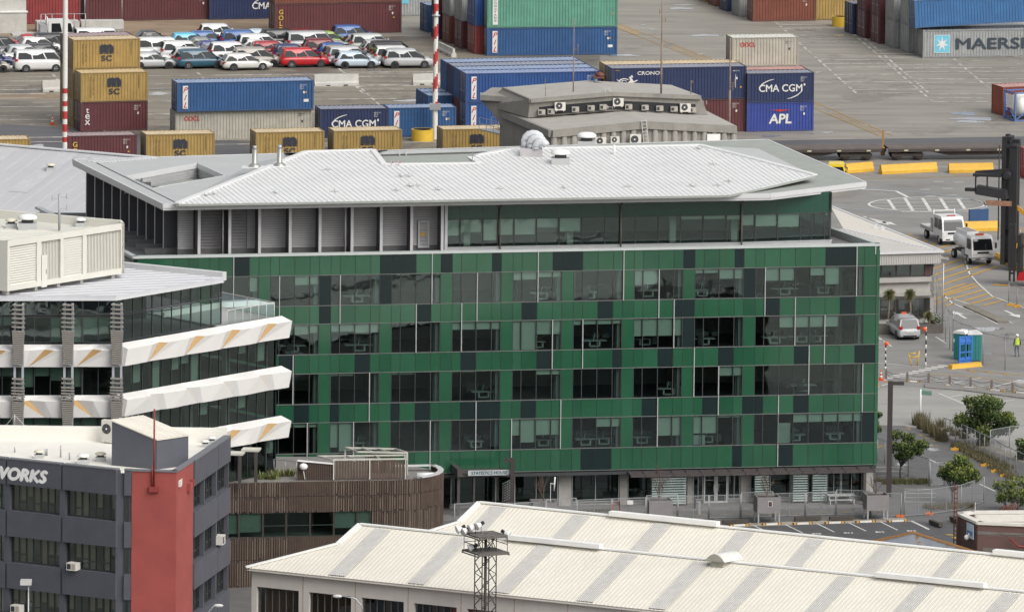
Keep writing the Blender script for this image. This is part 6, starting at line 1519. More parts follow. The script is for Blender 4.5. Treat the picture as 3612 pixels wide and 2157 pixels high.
def lg_pil(b,L,H):
 b.face([(.52,-.003,.3),(.98,-.003,.3),(.98,-.003,H-.28),(.52,-.003,H-.28)],1)
 for k,c in enumerate('PIL'): b.text(c,V((.76,-.006,H-.88-.66*k)),X,Z,.46,0,.02,.35,None,'C')
 codes(b,L,H,1);b.box((L-.9,-.006,.7),(L-.45,-.004,.95),1);b.face([(L-.78,-.004,1.5),(L-.6,-.004,1.5),(L-.69,-.004,1.68)],2);return [mLogoR,mLogoW,mTag]
def lg_oocl(b,L,H): b.text('OOCL',V((.75 if L < 8 else .8,-.004,H-.82)),X,Z,.4,0,.02,0,1.35);codes(b,L,H,1,2);return [mLogoR,mLogoDark]
def arcband(b,c,r,a0,a1,w,m):
 n = 10
 for k in range(n):
  t0,t1 = [a0+(a1-a0)*q/n for q in (k,k+1)];w0,w1 = [w*math.sin(math.pi*min(.98,.08+.9*q/n))**.5 for q in (k,k+1)]
  b.face([(c[0]+r*math.cos(t0),-.004,c[1]+r*.62*math.sin(t0)),(c[0]+r*math.cos(t1),-.004,c[1]+r*.62*math.sin(t1)),(c[0]+(r-w1)*math.cos(t1),-.004,c[1]+(r-w1)*.62*math.sin(t1)),(c[0]+(r-w0)*math.cos(t0),-.004,c[1]+(r-w0)*.62*math.sin(t0))][::-1],m)
def lg_cma(b,L,H):
 b.text('CMA CGM',V((L*.5,-.004,.95)),X,Z,.62,0,.018,0,3.9,'C');arcband(b,(L*.5-.3,1.0),1.75,R(100),R(165),.12,0);arcband(b,(L*.5+.3,1.35),1.75,R(-80),R(-15),.12,0)
 codes(b,L,H,0);return [mLogoW]
def lg_gold(b,L,H): vtext(b,'GOLD',.62,H-.95,.42,0,.55,.02);codes(b,L,H,1);b.face([(L-.85,-.004,H-1.5),(L-.65,-.004,H-1.5),(L-.75,-.004,H-1.32)],0);return [mLogoY,mLogoW]
def lg_tex(b,L,H): vtext(b,'tex',.62,H-.95,.42,0,.52,.012);codes(b,L,H,0);return [mLogoW]
def lg_cronos(b,L,H):
 b.text('CRONOS',V((2.35,-.004,H-.62)),X,Z,.3,0,.02,0,2.25)
 arcband(b,(1.15,1.7),.5,R(30),R(330),.16,0);arcband(b,(1.15,1.7),.24,R(0),R(280),.1,0)
 b.face([(1.3,-.004,1.45),(1.95,-.004,1.25),(2.0,-.004,1.75),(1.75,-.004,2.15),(1.6,-.004,2.1),(1.7,-.004,1.8)],0);b.face([(1.7,-.004,2.1),(1.85,-.004,2.3),(2.0,-.004,2.05)],0)
 b.face([(1.95,-.004,1.7),(2.35,-.004,1.85),(2.4,-.004,1.78),(2.0,-.004,1.6)],0);b.face([(1.85,-.004,1.3),(2.1,-.004,1.0),(2.2,-.004,1.05),(1.98,-.004,1.4)],0);b.face([(.45,-.004,1.95),(.75,-.004,1.6),(.8,-.004,1.75)],0)
 b.text('CRONOS',V((.35,-.004,H-.25)),X,Z,.07,1);b.face([(L-1.0,-.004,1.0),(L-.96,-.004,1.0),(L-.96,-.004,2.2),(L-1.0,-.004,2.2)],0);codes(b,L,H,0,1);b.face([(L-.6,-.004,1.0),(L-.4,-.004,1.0),(L-.5,-.004,1.18)],1);return [mLogoW,mTag]
def lg_apl(b,L,H):
 b.text('APL',V((L*.5,-.004,.72)),X,Z,.82,0,.03,.1,2.0,'C');b.face([(L*.5-.95,-.004,1.95),(L*.5-.15,-.004,1.78),(L*.5,-.004,1.72),(L*.5+.15,-.004,1.78),(L*.5+.95,-.004,1.95),(L*.5+.1,-.004,1.92),(L*.5,-.004,2.05),(L*.5-.1,-.004,1.92)],1);codes(b,L,H,0);return [mLogoW,mLogoR]
def lg_maersk(b,L,H):
 b.face([(1.1,-.003,.5),(2.55,-.003,.5),(2.55,-.003,2.1),(1.1,-.003,2.1)],1)
 b.face([(1.06,-.002,.46),(2.59,-.002,.46),(2.59,-.002,2.14),(1.06,-.002,2.14)],2)
 for k in range(7):
  a = R(90)+k*2*math.pi/7;c = V((1.82,-.005,1.3));t = c+V((.62*math.cos(a),0,.7*math.sin(a)));p0 = c+V((.22*math.cos(a-.45),0,.24*math.sin(a-.45)));p1 = c+V((.22*math.cos(a+.45),0,.24*math.sin(a+.45)));b.face([c,p0,t,p1],2)
 b.text('MAERSK',V((3.15,-.004,.8)),X,Z,.98,0,.035,0,7.4);return [mat('logo_slate',(.03,.045,.06),.6),mSkyB,mLogoW]
def lg_dong(b,L,H):
 b.face([(.52,-.003,.3),(1.0,-.003,.3),(1.0,-.003,H-.1),(.52,-.003,H-.1)],1);vtext(b,'DONGFANG',.76,H-.42,.2,0,.27);b.face([(L-.6,-.004,1.2),(L-.4,-.004,1.2),(L-.5,-.004,1.38)],2);return [mLogoDark,mLogoW,mTag]
def lg_vcronos(b,L,H): b.face([(.2,-.003,.4),(.62,-.003,.4),(.62,-.003,2.1),(.2,-.003,2.1)],1);vtext(b,'CRONOS',.41,1.85,.19,0,.27);return [mLogoW,mat('logo_blue_panel',(.03,.06,.25),.6)]
def lg_codes(b,L,H): codes(b,L,H,0);return [mLogoW]
def TF(px,py,z,H=2.59): return P(px,py,z)-V((0,0,H))     # given the top front corner of the door end
def back(p,yaw,rows,sp=2.52): return p+dirdeg(yaw+90)*(sp*rows)
Y1 = 15.5
# stack behind the shed
a = TF(285,258.5,5.18);container(a,Y1,'yellow',label='yellow container on the maroon one in the stack by the striped pole',logo=lg_msc)
container(a-Z*2.59,Y1,'maroon',label='maroon container with three white letters at the foot of the yellow stack',logo=lg_tex)
a2 = TF(258.5,141.5,7.77);container(a2,Y1,'yellow',label='yellow container topmost in the three high stack by the striped pole',logo=lg_msc)
container(a2-Z*2.59,Y1,'yellow',label='yellow container in the middle of the three high stack, mostly hidden');container(a2-Z*5.18,Y1,'yellow',label='yellow container at the bottom of the three high stack, mostly hidden')
a3 = back(a2,Y1,1);container(a3,Y1,'maroon',label='maroon container topmost at the rear of the yellow stack');container(a3-Z*2.59,Y1,'yellow',label='yellow container under the maroon one at the rear of the stack');container(a3-Z*5.18,Y1,'yellow',label='yellow container on the ground at the rear of the stack')
a = TF(624.5,292.5,5.18);container(a,13,'blue',12.19,label='long blue container lying on a cream one beside the car rows',logo=lg_pil)
a = TF(619,394.3,2.59);container(a,13,'cream',12.19,label='long cream container under the long blue one',logo=lg_oocl)
# front row
for px,py,c,lb,lg in ((-140,493,'yellow','yellow container cut by the edge of the picture before the grey shed',None),(240,480,'maroon','maroon container with yellow upright letters behind the grey shed roof',lg_gold),(515,474.7,'yellow','yellow container beside the maroon one in the row behind the office roof',lg_msc),(902,467,'yellow','yellow container behind the two roof flues of the office block',lg_msc),(1177,462,'yellow','yellow container before the navy one, next to the flues',lg_msc),(1562,456.6,'yellow','yellow container with a dark patch beside the concrete building',lg_msc)): container(TF(px,py,2.59),13 if px > 0 else 10,c,label=lb,logo=lg)
container(TF(1128,385,2.59),11,'navy',label='short navy container with white curved logo behind the yellow row',logo=lg_cma)
container(TF(1370,381,2.59),11,'blue',label='short blue container behind the spirally striped pole',logo=lg_pil)
# four deep block of long blue containers
a = TF(1643,260,5.18);nm = ['front','second','third','fourth','last'];cc = ['brightblue','blue','navy','blue']
for k in range(4):
 q = back(a,13,k,2.6)
 container(q,13,cc[k],12.19,label='long %s container on top in the %s row of the blue block' % ('bright blue' if k == 0 else 'blue' if k != 2 else 'dark blue',nm[k]),logo=lg_pil if k == 0 else None,doors=k == 0)
 sh = 0 if k < 2 else -2.2;container(q-Z*2.59+dirdeg(13)*sh,13,('brightblue','maroon','blue','blue')[k],12.19,label='long %s container at ground level in the %s row of the blue block' % (('bright blue','maroon','blue','blue')[k],nm[k]),logo=lg_pil if k == 0 else None,doors=k == 0)
# navy pair
a = TF(2156.6,241.5,5.8,2.9);container(a,12,'navy',12.19,2.9,label='long navy container with white sea horse emblem behind the concrete building',logo=lg_cronos);container(a-Z*2.9,12,'maroon',12.19,2.9,label='long maroon container under the navy one with the emblem',logo=lg_codes)
q = back(a,12,1);container(q,12,'yellow',12.19,2.9,label='long yellow container hidden behind the navy one with the emblem');container(q-Z*2.9,12,'yellow',12.19,2.9,label='long yellow container on the ground behind the maroon one')
a = TF(2636,260,5.18);container(a,12,'navy',label='navy container with white lettering between two white arcs',logo=lg_cma);container(a-Z*2.59,12,'apl',label='royal blue container with a red eagle mark, lowest in its stack',logo=lg_apl)
q = back(a,12,1);container(q,12,'orange',label='red container in the second row behind the navy stack');container(q-Z*2.59,12,'navy',label='dark container on the ground in the second row of the navy stack')
q = TF(2583,134,7.77);container(q,12,'cream',label='cream container with red letters on the last row of the navy stack',logo=lg_oocl);container(q-Z*2.59,12,'grey',label='grey container right under the cream one with red letters');container(q-Z*5.18,12,'grey',label='grey container on the ground two below the cream one')
# far rows
container(P(-166,92),14,'red',12.19,label='faded red container behind the concrete blocks',doors=False);container(P(302,77.5),14,'maroon',12.19,label='long maroon container behind the railing',doors=False,logo=lg_codes);container(P(738,71),14,'navy',12.19,label='long navy container in the far row with white capitals',logo=lg_cma,doors=False)
a = P(968,124.5);container(a,14,'maroon',12.19,2.9,label='long maroon container with yellow upright letters behind the cars',logo=lg_gold);container(a+Z*2.9,14,'brown',12.19,2.59,label='long rust brown container on the maroon one behind the cars')
container(P(1300,60),12,'grey',12.19,2.9,label='grey container with a sky blue mark beyond the far row',doors=False,logo=lambda b,L,H: (b.face([(2.9,-.004,1.2),(3.9,-.004,1.2),(3.9,-.004,2.9),(2.9,-.004,2.9)],0),b.face([(5.6,-.004,1.9),(5.9,-.004,1.9),(5.9,-.004,2.7),(5.6,-.004,2.7)],1),[mSkyB,mLogoDark])[-1])
yd = 13
a = P(1717,198);container(a,9,'blue',12.19,label='long blue container under the long green one',logo=lg_pil);container(a+Z*2.59,9,'green',12.19,2.9,label='long sea green container with a black lettered panel',logo=lg_dong)
for px,py,lo,up,nm in ((1674,191,'red','brightblue','beside the green stack'),(1628,174,'maroon','grey','second from the green stack'),(1585,155,'brown','grey','third from the green stack'),(1547,140,'navy','maroon','fourth from the green stack'),(1507,116,'blue','blue','fifth from the green stack')):
 a = P(px,py);container(a,17,lo,label='%s container at the bottom of the stack %s' % ({'brightblue': 'bright blue'}.get(lo,lo),nm))
 if nm[0] != 'f' or nm[:3] == 'fou': container(a+Z*2.59,17,up,label='%s container on top of the stack %s' % ({'brightblue': 'bright blue'}.get(up,up),nm))
a = P(2655,77);container(a,12,'brown',label='rust red container with white stickers beside the yellow one',logo=lg_codes)
for px,py,lo,nm in ((2607,60,'grey','grey'),(2563,42,'navy','dark blue'),(2524,24,'brown','rust brown'),(2485,8,'yellow','mustard')): container(P(px,py),16,lo,label='%s container end in the row above the wet yard' % nm)
container(P(2877,71),11,'yellow',label='mustard container next to the big yellow ring')
container(P(3007,122.6),17,'navy',H=2.9,label='single dark navy container by the yellow ring')
for px,py,lo,nm in ((3051,136.6,'maroon','between the navy one and another maroon stack'),(3100,155.5,'maroon','next to the grey stacks'),(3151,171.7,'grey','next to the maroon stacks'),(3204,187.5,'grey','next to the one with the star')):
 a = P(px,py);container(a,17,lo,label='%s lower container in the stack %s' % (lo,nm));container(a+Z*2.59,17,lo,label='%s upper container in the stack %s' % (lo,nm))
a = P(3254.7,205.7);container(a,11,'grey',12.19,label='long grey container with a white star on a sky blue square',logo=lg_maersk)
container(a+dirdeg(11)*-.7+dirdeg(101)*.2+V((0,0,2.75)),11,'tilt',12.19,label='long faded blue container lying tilted on the grey one with the star',tilt=(-3,-2.6),doors=True)
q = back(a,11,1.05);container(q,11,'grey',12.19,label='long grey container behind the one with the star, under the tilted one')
container(P(3536,409.4),22,'orange',label='rust red container with an upright blue lettered strip by the white tank',logo=lg_vcronos,doors=False)
container(P(3630,636),17,'crimson',label='bright red container end beside the lift mast',doors=True)
# tank container
a = P(3579,429);t = empty('tank_container',a,R(22),'white tank in a blue frame by the rust red container','tank container');fb = mat('tank_frame_blue',(.08,.14,.32),.5,.1,2);b = MB()
for x in (0,5.9):
 for y in (0,2.3): b.box((x,y,0),(x+.14,y+.14,2.59))
for z in (0,2.45):
 for x in (0,5.9): b.box((x+.01,.14,z+.002),(x+.13,2.3,z+.13))
 for y in (0,2.3): b.box((.14,y+.01,z+.002),(5.9,y+.12,z+.12))
for x,s in ((.1,1),(5.95,-1)):
 b.bar((x,.07,.1),(x+s*1.2,.5,.75),.1,.1);b.bar((x,2.37,.1),(x+s*1.2,1.9,.75),.1,.1);b.bar((x,.07,.1),(x,1.2,.9),.08,.08);b.bar((x,2.37,.1),(x,1.2,.9),.08,.08)
b.v = [tuple(p) for p in b.v];o = bpy.data.objects.new('frame',b.mesh('tank_frame',[fb]));COL.objects.link(o);o.parent = t
b = MB();b.lathe((.35,1.22,1.35),[(.05,0),(.7,.08),(1.05,.3),(1.08,.5),(1.08,4.9),(1.05,5.1),(.7,5.32),(.05,5.4)],20,0,'X');b.box((.03,.5,1.1),(.06,1.9,2.3),0);b.box((1.2,.12,.95),(1.9,.155,1.85),1)
o = bpy.data.objects.new('tank',b.mesh('tank',[mat('tank_white',(.7,.69,.66),.4,.06),mat('tank_label',(.05,.05,.25),.5)]));COL.objects.link(o);o.parent = t
# ================================================================ VEHICLES
mTyre = mat('tyre',(.014,.014,.015),.85);mRim = mat('alloy',(.42,.43,.45),.35,.05,metal=.5);mCarG = mat('car_glass',(.014,.017,.019),.08,.02,spec=.5);mBlackP = mat('black_plastic',(.02,.02,.022),.6)
mHead = mat('headlight',(.62,.64,.66),.15);mTail = mat('tail_light',(.35,.012,.012),.25);mPlate = mat('number_plate',(.7,.7,.68),.5)
TYPES = {  # length, width, height, shoulder, hood z, rear base, rear top, front top, windscreen base, tail z
 'van':   (4.75,1.72,1.96,1.15,1.02,-2.32,-2.22,1.35,1.95,1.1),
 'mpv':   (4.72,1.78,1.74,.98,.88,-2.30,-2.02,.62,1.55,1.0),
 'wagon': (4.65,1.74,1.50,.90,.80,-2.26,-1.85,.35,1.18,.92),
 'hatch': (4.20,1.70,1.50,.90,.82,-2.02,-1.62,.38,1.22,.92),
 'sedan': (4.60,1.74,1.44,.90,.80,-1.55,-.95,.35,1.15,.96),
 'suv':   (4.45,1.80,1.72,1.02,.94,-2.15,-1.90,.45,1.22,1.05)}
CARM = {}
def car_meshes(ty):
 if ty in CARM: return CARM[ty]
 L,W,H,zs,zh,xrb,xrt,xft,xfb,zt = TYPES[ty];h = L/2;w = W/2;b = MB()
 wb = L*.29;st = [(-h,.38,zt-.28,w*.86),(-h+.06,.28,zt-.06,w*.93),(-h+.35,.24,zs,w*.99),(-wb,.22,zs,w),(0,.22,zs-.01,w),(xfb-.1,.22,zs-.02,w),(xfb+.35,.23,(zs+zh)/2,w*.99),(h-.35,.26,zh-.1,w*.95),(h-.08,.30,zh-.28,w*.86),(h,.40,zh-.38,w*.76)]
 rings = []
 for x,z0,z1,ww in st: rings.append([(x,-ww*.9,z0),(x,-ww,z0+.16),(x,-ww,z1-(z1-z0)*.30),(x,-ww*.93,z1-.03),(x,-ww*.78,z1),(x,ww*.78,z1),(x,ww*.93,z1-.03),(x,ww,z1-(z1-z0)*.30),(x,ww,z0+.16),(x,ww*.9,z0)])
 i = len(b.v)
 for r in rings: b.v += r
 n = 10
 for k in range(len(rings)-1):
  for q in range(n):
   q2 = (q+1) % n;b.f.append((i+k*n+q,i+k*n+q2,i+(k+1)*n+q2,i+(k+1)*n+q)[::-1]);b.m.append(0);b.sm.append(q not in (9,))
 b.f.append(tuple(i+q for q in range(n)));b.f.append(tuple(i+(len(rings)-1)*n+q for q in reversed(range(n))));b.m += [0,0];b.sm += [False,False]
 wr = w*.74;z0 = zs-.06
 bt = [(xrb,w*.93,z0),(xfb,w*.93,z0)]
 def ring(x,ww,z): return [(x,-ww,z),(x,ww,z)]
 tp = [(xrt,wr,H-.06),(xrt+.35,wr*1.0,H),((xrt+xft)/2,wr*1.02,H),(xft-.25,wr,H-.02),(xft,wr*.98,H-.07)]
 bx = [xrb,xrb+(xfb-xrb)*.25,xrb+(xfb-xrb)*.5,xrb+(xfb-xrb)*.75,xfb]
 j = len(b.v)
 for k in range(5): x,ww,z = tp[k];b.v += [(bx[k],-w*.94,z0),(x,-ww*1.04,z-.07),(x,-ww*.86,z),(x,ww*.86,z),(x,ww*1.04,z-.07),(bx[k],w*.94,z0)]
 for k in range(4):
  for q in range(5): b.f.append((j+k*6+q,j+(k+1)*6+q,j+(k+1)*6+q+1,j+k*6+q+1));b.m.append(0);b.sm.append(True)
 b.f.append(tuple(j+q for q in range(6))[::-1]);b.f.append(tuple(j+24+q for q in range(6)));b.m += [0,0];b.sm += [False,False]
 for sx in (-1,1):                                    # arches and sills
  for sy in (-1,1): b.lathe((sx*wb,sy*(w-.02),.33),[(.39,-.03),(.39,.045)],18,1,'Y')
 b.box((-wb,-w*.9,.2),(wb,w*.9,.24),1);b.box((-h+.02,-w*.6,.3),(-h-.03,w*.6,.42),1)
 body = b.mesh('car_body',[mTail,mBlackP])
 def on(t,u,side):                                   # point on the glasshouse side
  x0 = xrb+(xfb-xrb)*t;x1 = xrt+(xft-xrt)*t;return V((x0+(x1-x0)*u,side*(w*.94+(wr*1.04-w*.94)*u+.014),z0+(H-.13-z0)*u))
 wins = []
 for sd in (-1,1):
  for t0,t1 in ((.05,.36),(.385,.66),(.685,.965)) if ty in ('mpv','wagon','van','suv') else ((.10,.50),(.53,.95)):
   b = MB();q = [on(t0,.12,sd),on(t1,.12,sd),on(t1 if t1 < .9 else t1-.015,.92,sd),on(t0,.92,sd)];b.face(q if sd < 0 else q[::-1]);wins.append(('side_window',b.mesh('car_window',[mCarG])))
 def cross(xa,za,xb,zb_,name,o):
  b = MB();p = lambda u,y,ww: V((xa+(xb-xa)*u+o,y*ww,za+(zb_-za)*u))
  q = [p(.06,-1,w*.84),p(.06,1,w*.84),p(.95,1,wr*.88),p(.95,-1,wr*.88)];b.face(q if o > 0 else q[::-1]);wins.append((name,b.mesh('car_window',[mCarG])))
 cross(xfb,z0,xft,H-.08,'windscreen',.022);cross(xrb,z0,xrt,H-.08,'rear_window',-.022)
 lights = []
 for sy in (-1,1):
  b = MB();b.box((h-.22,sy*w*.80-.13,zh-.36),(h-.03,sy*w*.80+.13,zh-.2));lights.append(('headlight',b.mesh('headlight',[mHead])))
  tall = ty in ('mpv','van','suv');b = MB();b.box((-h-.01,sy*w*.80-.12,zt-(.3 if not tall else .1)),(-h+.25,sy*w*.80+.135,zt-.1+(.0 if not tall else .22)));lights.append(('tail_light',b.mesh('tail_light',[mTail])))
  b = MB();b.box((xfb-.22,sy*(w+.1)-.1,zs-.02),(xfb-.06,sy*(w+.1)+.1,zs+.14));lights.append(('mirror',b.mesh('mirror',[mBlackP])))
 wh = []
 for sx in (-1,1):
  for sy in (-1,1):
   b = MB();b.lathe((0,0,0),[(.2,-.09),(.31,-.1),(.325,-.06),(.325,.06),(.31,.1),(.2,.09)],18,0,'Y');t = b.mesh('tyre',[mTyre])
   b = MB();b.lathe((0,sy*.085,0),[(.20,-.01),(.19,.012),(.05,.018)],14,0,'Y')
   for k in range(5): a = k*2*math.pi/5;b.box((.0,0,0),(.001,.001,.001),1) if False else b.face([(.06*math.cos(a),sy*.106,.06*math.sin(a)),(.18*math.cos(a+.35),sy*.106,.18*math.sin(a+.35)),(.18*math.cos(a+.8),sy*.106,.18*math.sin(a+.8))],1)
   wh.append(((sx*wb,sy*(w-.085),.325),t,b.mesh('rim',[mRim,mBlackP])))
 CARM[ty] = (body,wins,lights,wh);return CARM[ty]
def paint(name,col): return mat('paint_'+name,col,.28,.05,2,spec=.6)
PC = {'white': (.62,.62,.61),'bright': (.80,.80,.79),'silver': (.38,.39,.40),'grey': (.11,.115,.12),'darkgrey': (.045,.047,.05),'black': (.018,.018,.02),'red': (.42,.012,.018),'darkred': (.16,.012,.015),'blue': (.035,.10,.29),'navy': (.018,.03,.10),'teal': (.018,.075,.12),'cyan': (.10,.42,.60),'beige': (.34,.31,.28),'lightblue': (.42,.50,.57),'lime': (.26,.40,.10),'yellow': (.75,.55,.02),'olive': (.24,.25,.23),'purple': (.05,.06,.19),'pearl': (.60,.60,.57),'sage': (.42,.46,.43),'red2': (.30,.02,.03)}
def make_car(ty,col,at,yaw,label,roof=None,name='parked_car',cat='car'):
 body,wins,lights,wh = car_meshes(ty);t = empty(name,at,R(yaw),label,cat,'cars parked in rows in the port yard' if name == 'parked_car' else None)
 inst('body',body,t,[paint(col,PC[col]),mBlackP])
 for nm,me in wins: inst(nm,me,t,[mCarG])
 for nm,me in lights: inst(nm,me,t,[mHead if nm == 'headlight' else mTail if nm == 'tail_light' else paint(col,PC[col])])
 for loc,ty_,rim in wh:
  o = bpy.data.objects.new('wheel',ty_);COL.objects.link(o);o.parent = t;o.location = loc;r = bpy.data.objects.new('rim',rim);COL.objects.link(r);r.parent = o
 return t
ry = random.Random(9)
cars = [('van','white',138,255,'white minibus beside the yellow container stack'),('hatch','beige',-42,258,'beige grey hatchback cut by the picture edge before a blue car'),('sedan','purple',-30,240,'violet blue saloon behind the beige grey hatchback'),('sedan','white',-28,226,'white saloon just behind the violet blue one'),('wagon','white',-40,213,'white estate car two rows behind the violet blue saloon'),('mpv','darkgrey',2,199,'dark grey people carrier behind the white estate car'),('hatch','silver',92,219,'silver hatchback hidden behind the white minibus'),('wagon','darkgrey',165,216,'dark grey estate roof showing above the white minibus'),('sedan','red',112,180,'bright red saloon by the concrete blocks'),('hatch','white',142,191,'white hatchback with dark spoiler before the bright red saloon'),('mpv','black',196,187,'black people carrier beside the white flat deck truck'),('van','white',350,177,'white van roof above the maroon container'),('sedan','darkgrey',533,166,'dark saloon roof behind the big white van'),('van','white',560,211,'big white van with dark side windows beside the yellow stack'),('wagon','silver',537,245,'silver estate by the yellow container stack'),('sedan','white',525,229,'white saloon behind the silver estate'),('mpv','white',652,215,'white people carrier before the big white van'),('wagon','white',690,229,'white estate with red tail light behind the teal people carrier'),('wagon','beige',704,236,'cream estate tight behind the teal people carrier'),('mpv','teal',708,244,'dark teal people carrier with pale wheels'),('hatch','cyan',672,176,'pale cyan hatchback before the gravel'),('hatch','blue',735,170,'mid blue hatchback with rear spoiler'),('sedan','olive',718,191,'olive grey saloon behind a blue saloon'),('sedan','purple',742,202,'violet saloon between olive and white cars'),('suv','white',782,153,'white off roader with roof rails on the gravel edge'),('mpv','blue',862,176,'bright blue people carrier with tall red tail lights'),('mpv','white',822,219,'white people carrier with black rear glass'),('wagon','pearl',868,250,'pearl white estate at the row front by the beige people carrier'),('mpv','white',922,190,'white people carrier before the silver blue saloon'),('sedan','white',907,197,'white coupe before a white people carrier'),('mpv','beige',907,238,'beige people carrier behind the pearl white estate'),('wagon','red2',965,206,'dark cherry estate behind the beige people carrier'),('hatch','navy',1035,217,'navy hatchback with round red tail light'),('mpv','red',1072,239,'bright red people carrier at the row front'),('sedan','lightblue',915,161,'pale blue saloon on the gravel'),('mpv','black',1003,172,'black people carrier with roof spoiler near the maroon container'),('van','silver',1095,188,'silver van with dark windows behind the red people carrier'),('hatch','darkred',1080,163,'dark red car roof behind the silver van'),('hatch','lime',1160,171,'lime green hatchback behind the silver van'),('suv','darkred',1150,206,'dark red off roader beside the silver van'),('hatch','blue',1195,213,'blue hatchback roof behind the yellow car'),('hatch','yellow',1215,223,'bright yellow hatchback behind a silver people carrier'),('mpv','silver',1236,233,'silver people carrier between yellow and pale blue hatchbacks'),('hatch','lightblue',1258,243,'pale blue hatchback at the row front with black wheels'),('suv','blue',1250,157,'blue off roader by the maroon container base'),('mpv','sage',1320,189,'pale green grey people carrier'),('wagon','silver',1358,202,'grey silver estate behind black cars'),('mpv','black',1388,214,'black people carrier behind a dark grey one'),('mpv','darkgrey',1396,223,'dark grey people carrier with tall red lights'),('mpv','white',1405,233,'white people carrier with tall red light strip'),('mpv','silver',1440,242,'big silver people carrier at the end of the row by the striped pole'),('sedan','silver',1262,182,'silver tail of a saloon between lime and green grey cars')]
for ty,col,px,py,lb in cars:
 a = P(px,py);make_car(ty,col,a+V((0,.9,0)),12+ry.uniform(-3.5,3.5),lb)
t = make_car('mpv','silver',P(3186,1185),101,'silver people carrier with an orange roof light by the planter wall',name='people_carrier',cat='car')
b = MB();b.box((-.2,-.35,1.74),(.0,.35,1.80),1);b.box((-.22,-.2,1.80),(.02,.2,1.92),0);b.box((-.9,-.62,1.73),(.9,-.57,1.78),1);b.box((-.9,.57,1.73),(.9,.62,1.78),1);o = bpy.data.objects.new('roof_light',b.mesh('rl',[mat('orange_lamp',(.65,.10,.02),.4),mRim]));COL.objects.link(o);o.parent = t
b = MB();b.box((-2.40,-.27,.62),(-2.375,.27,.76));b.text('CKW12',V((-2.403,.2,.64)),V((0,-1,0)),Z,.09,1);o = bpy.data.objects.new('number_plate',b.mesh('np',[mPlate,mBlackP]));COL.objects.link(o);o.parent = t
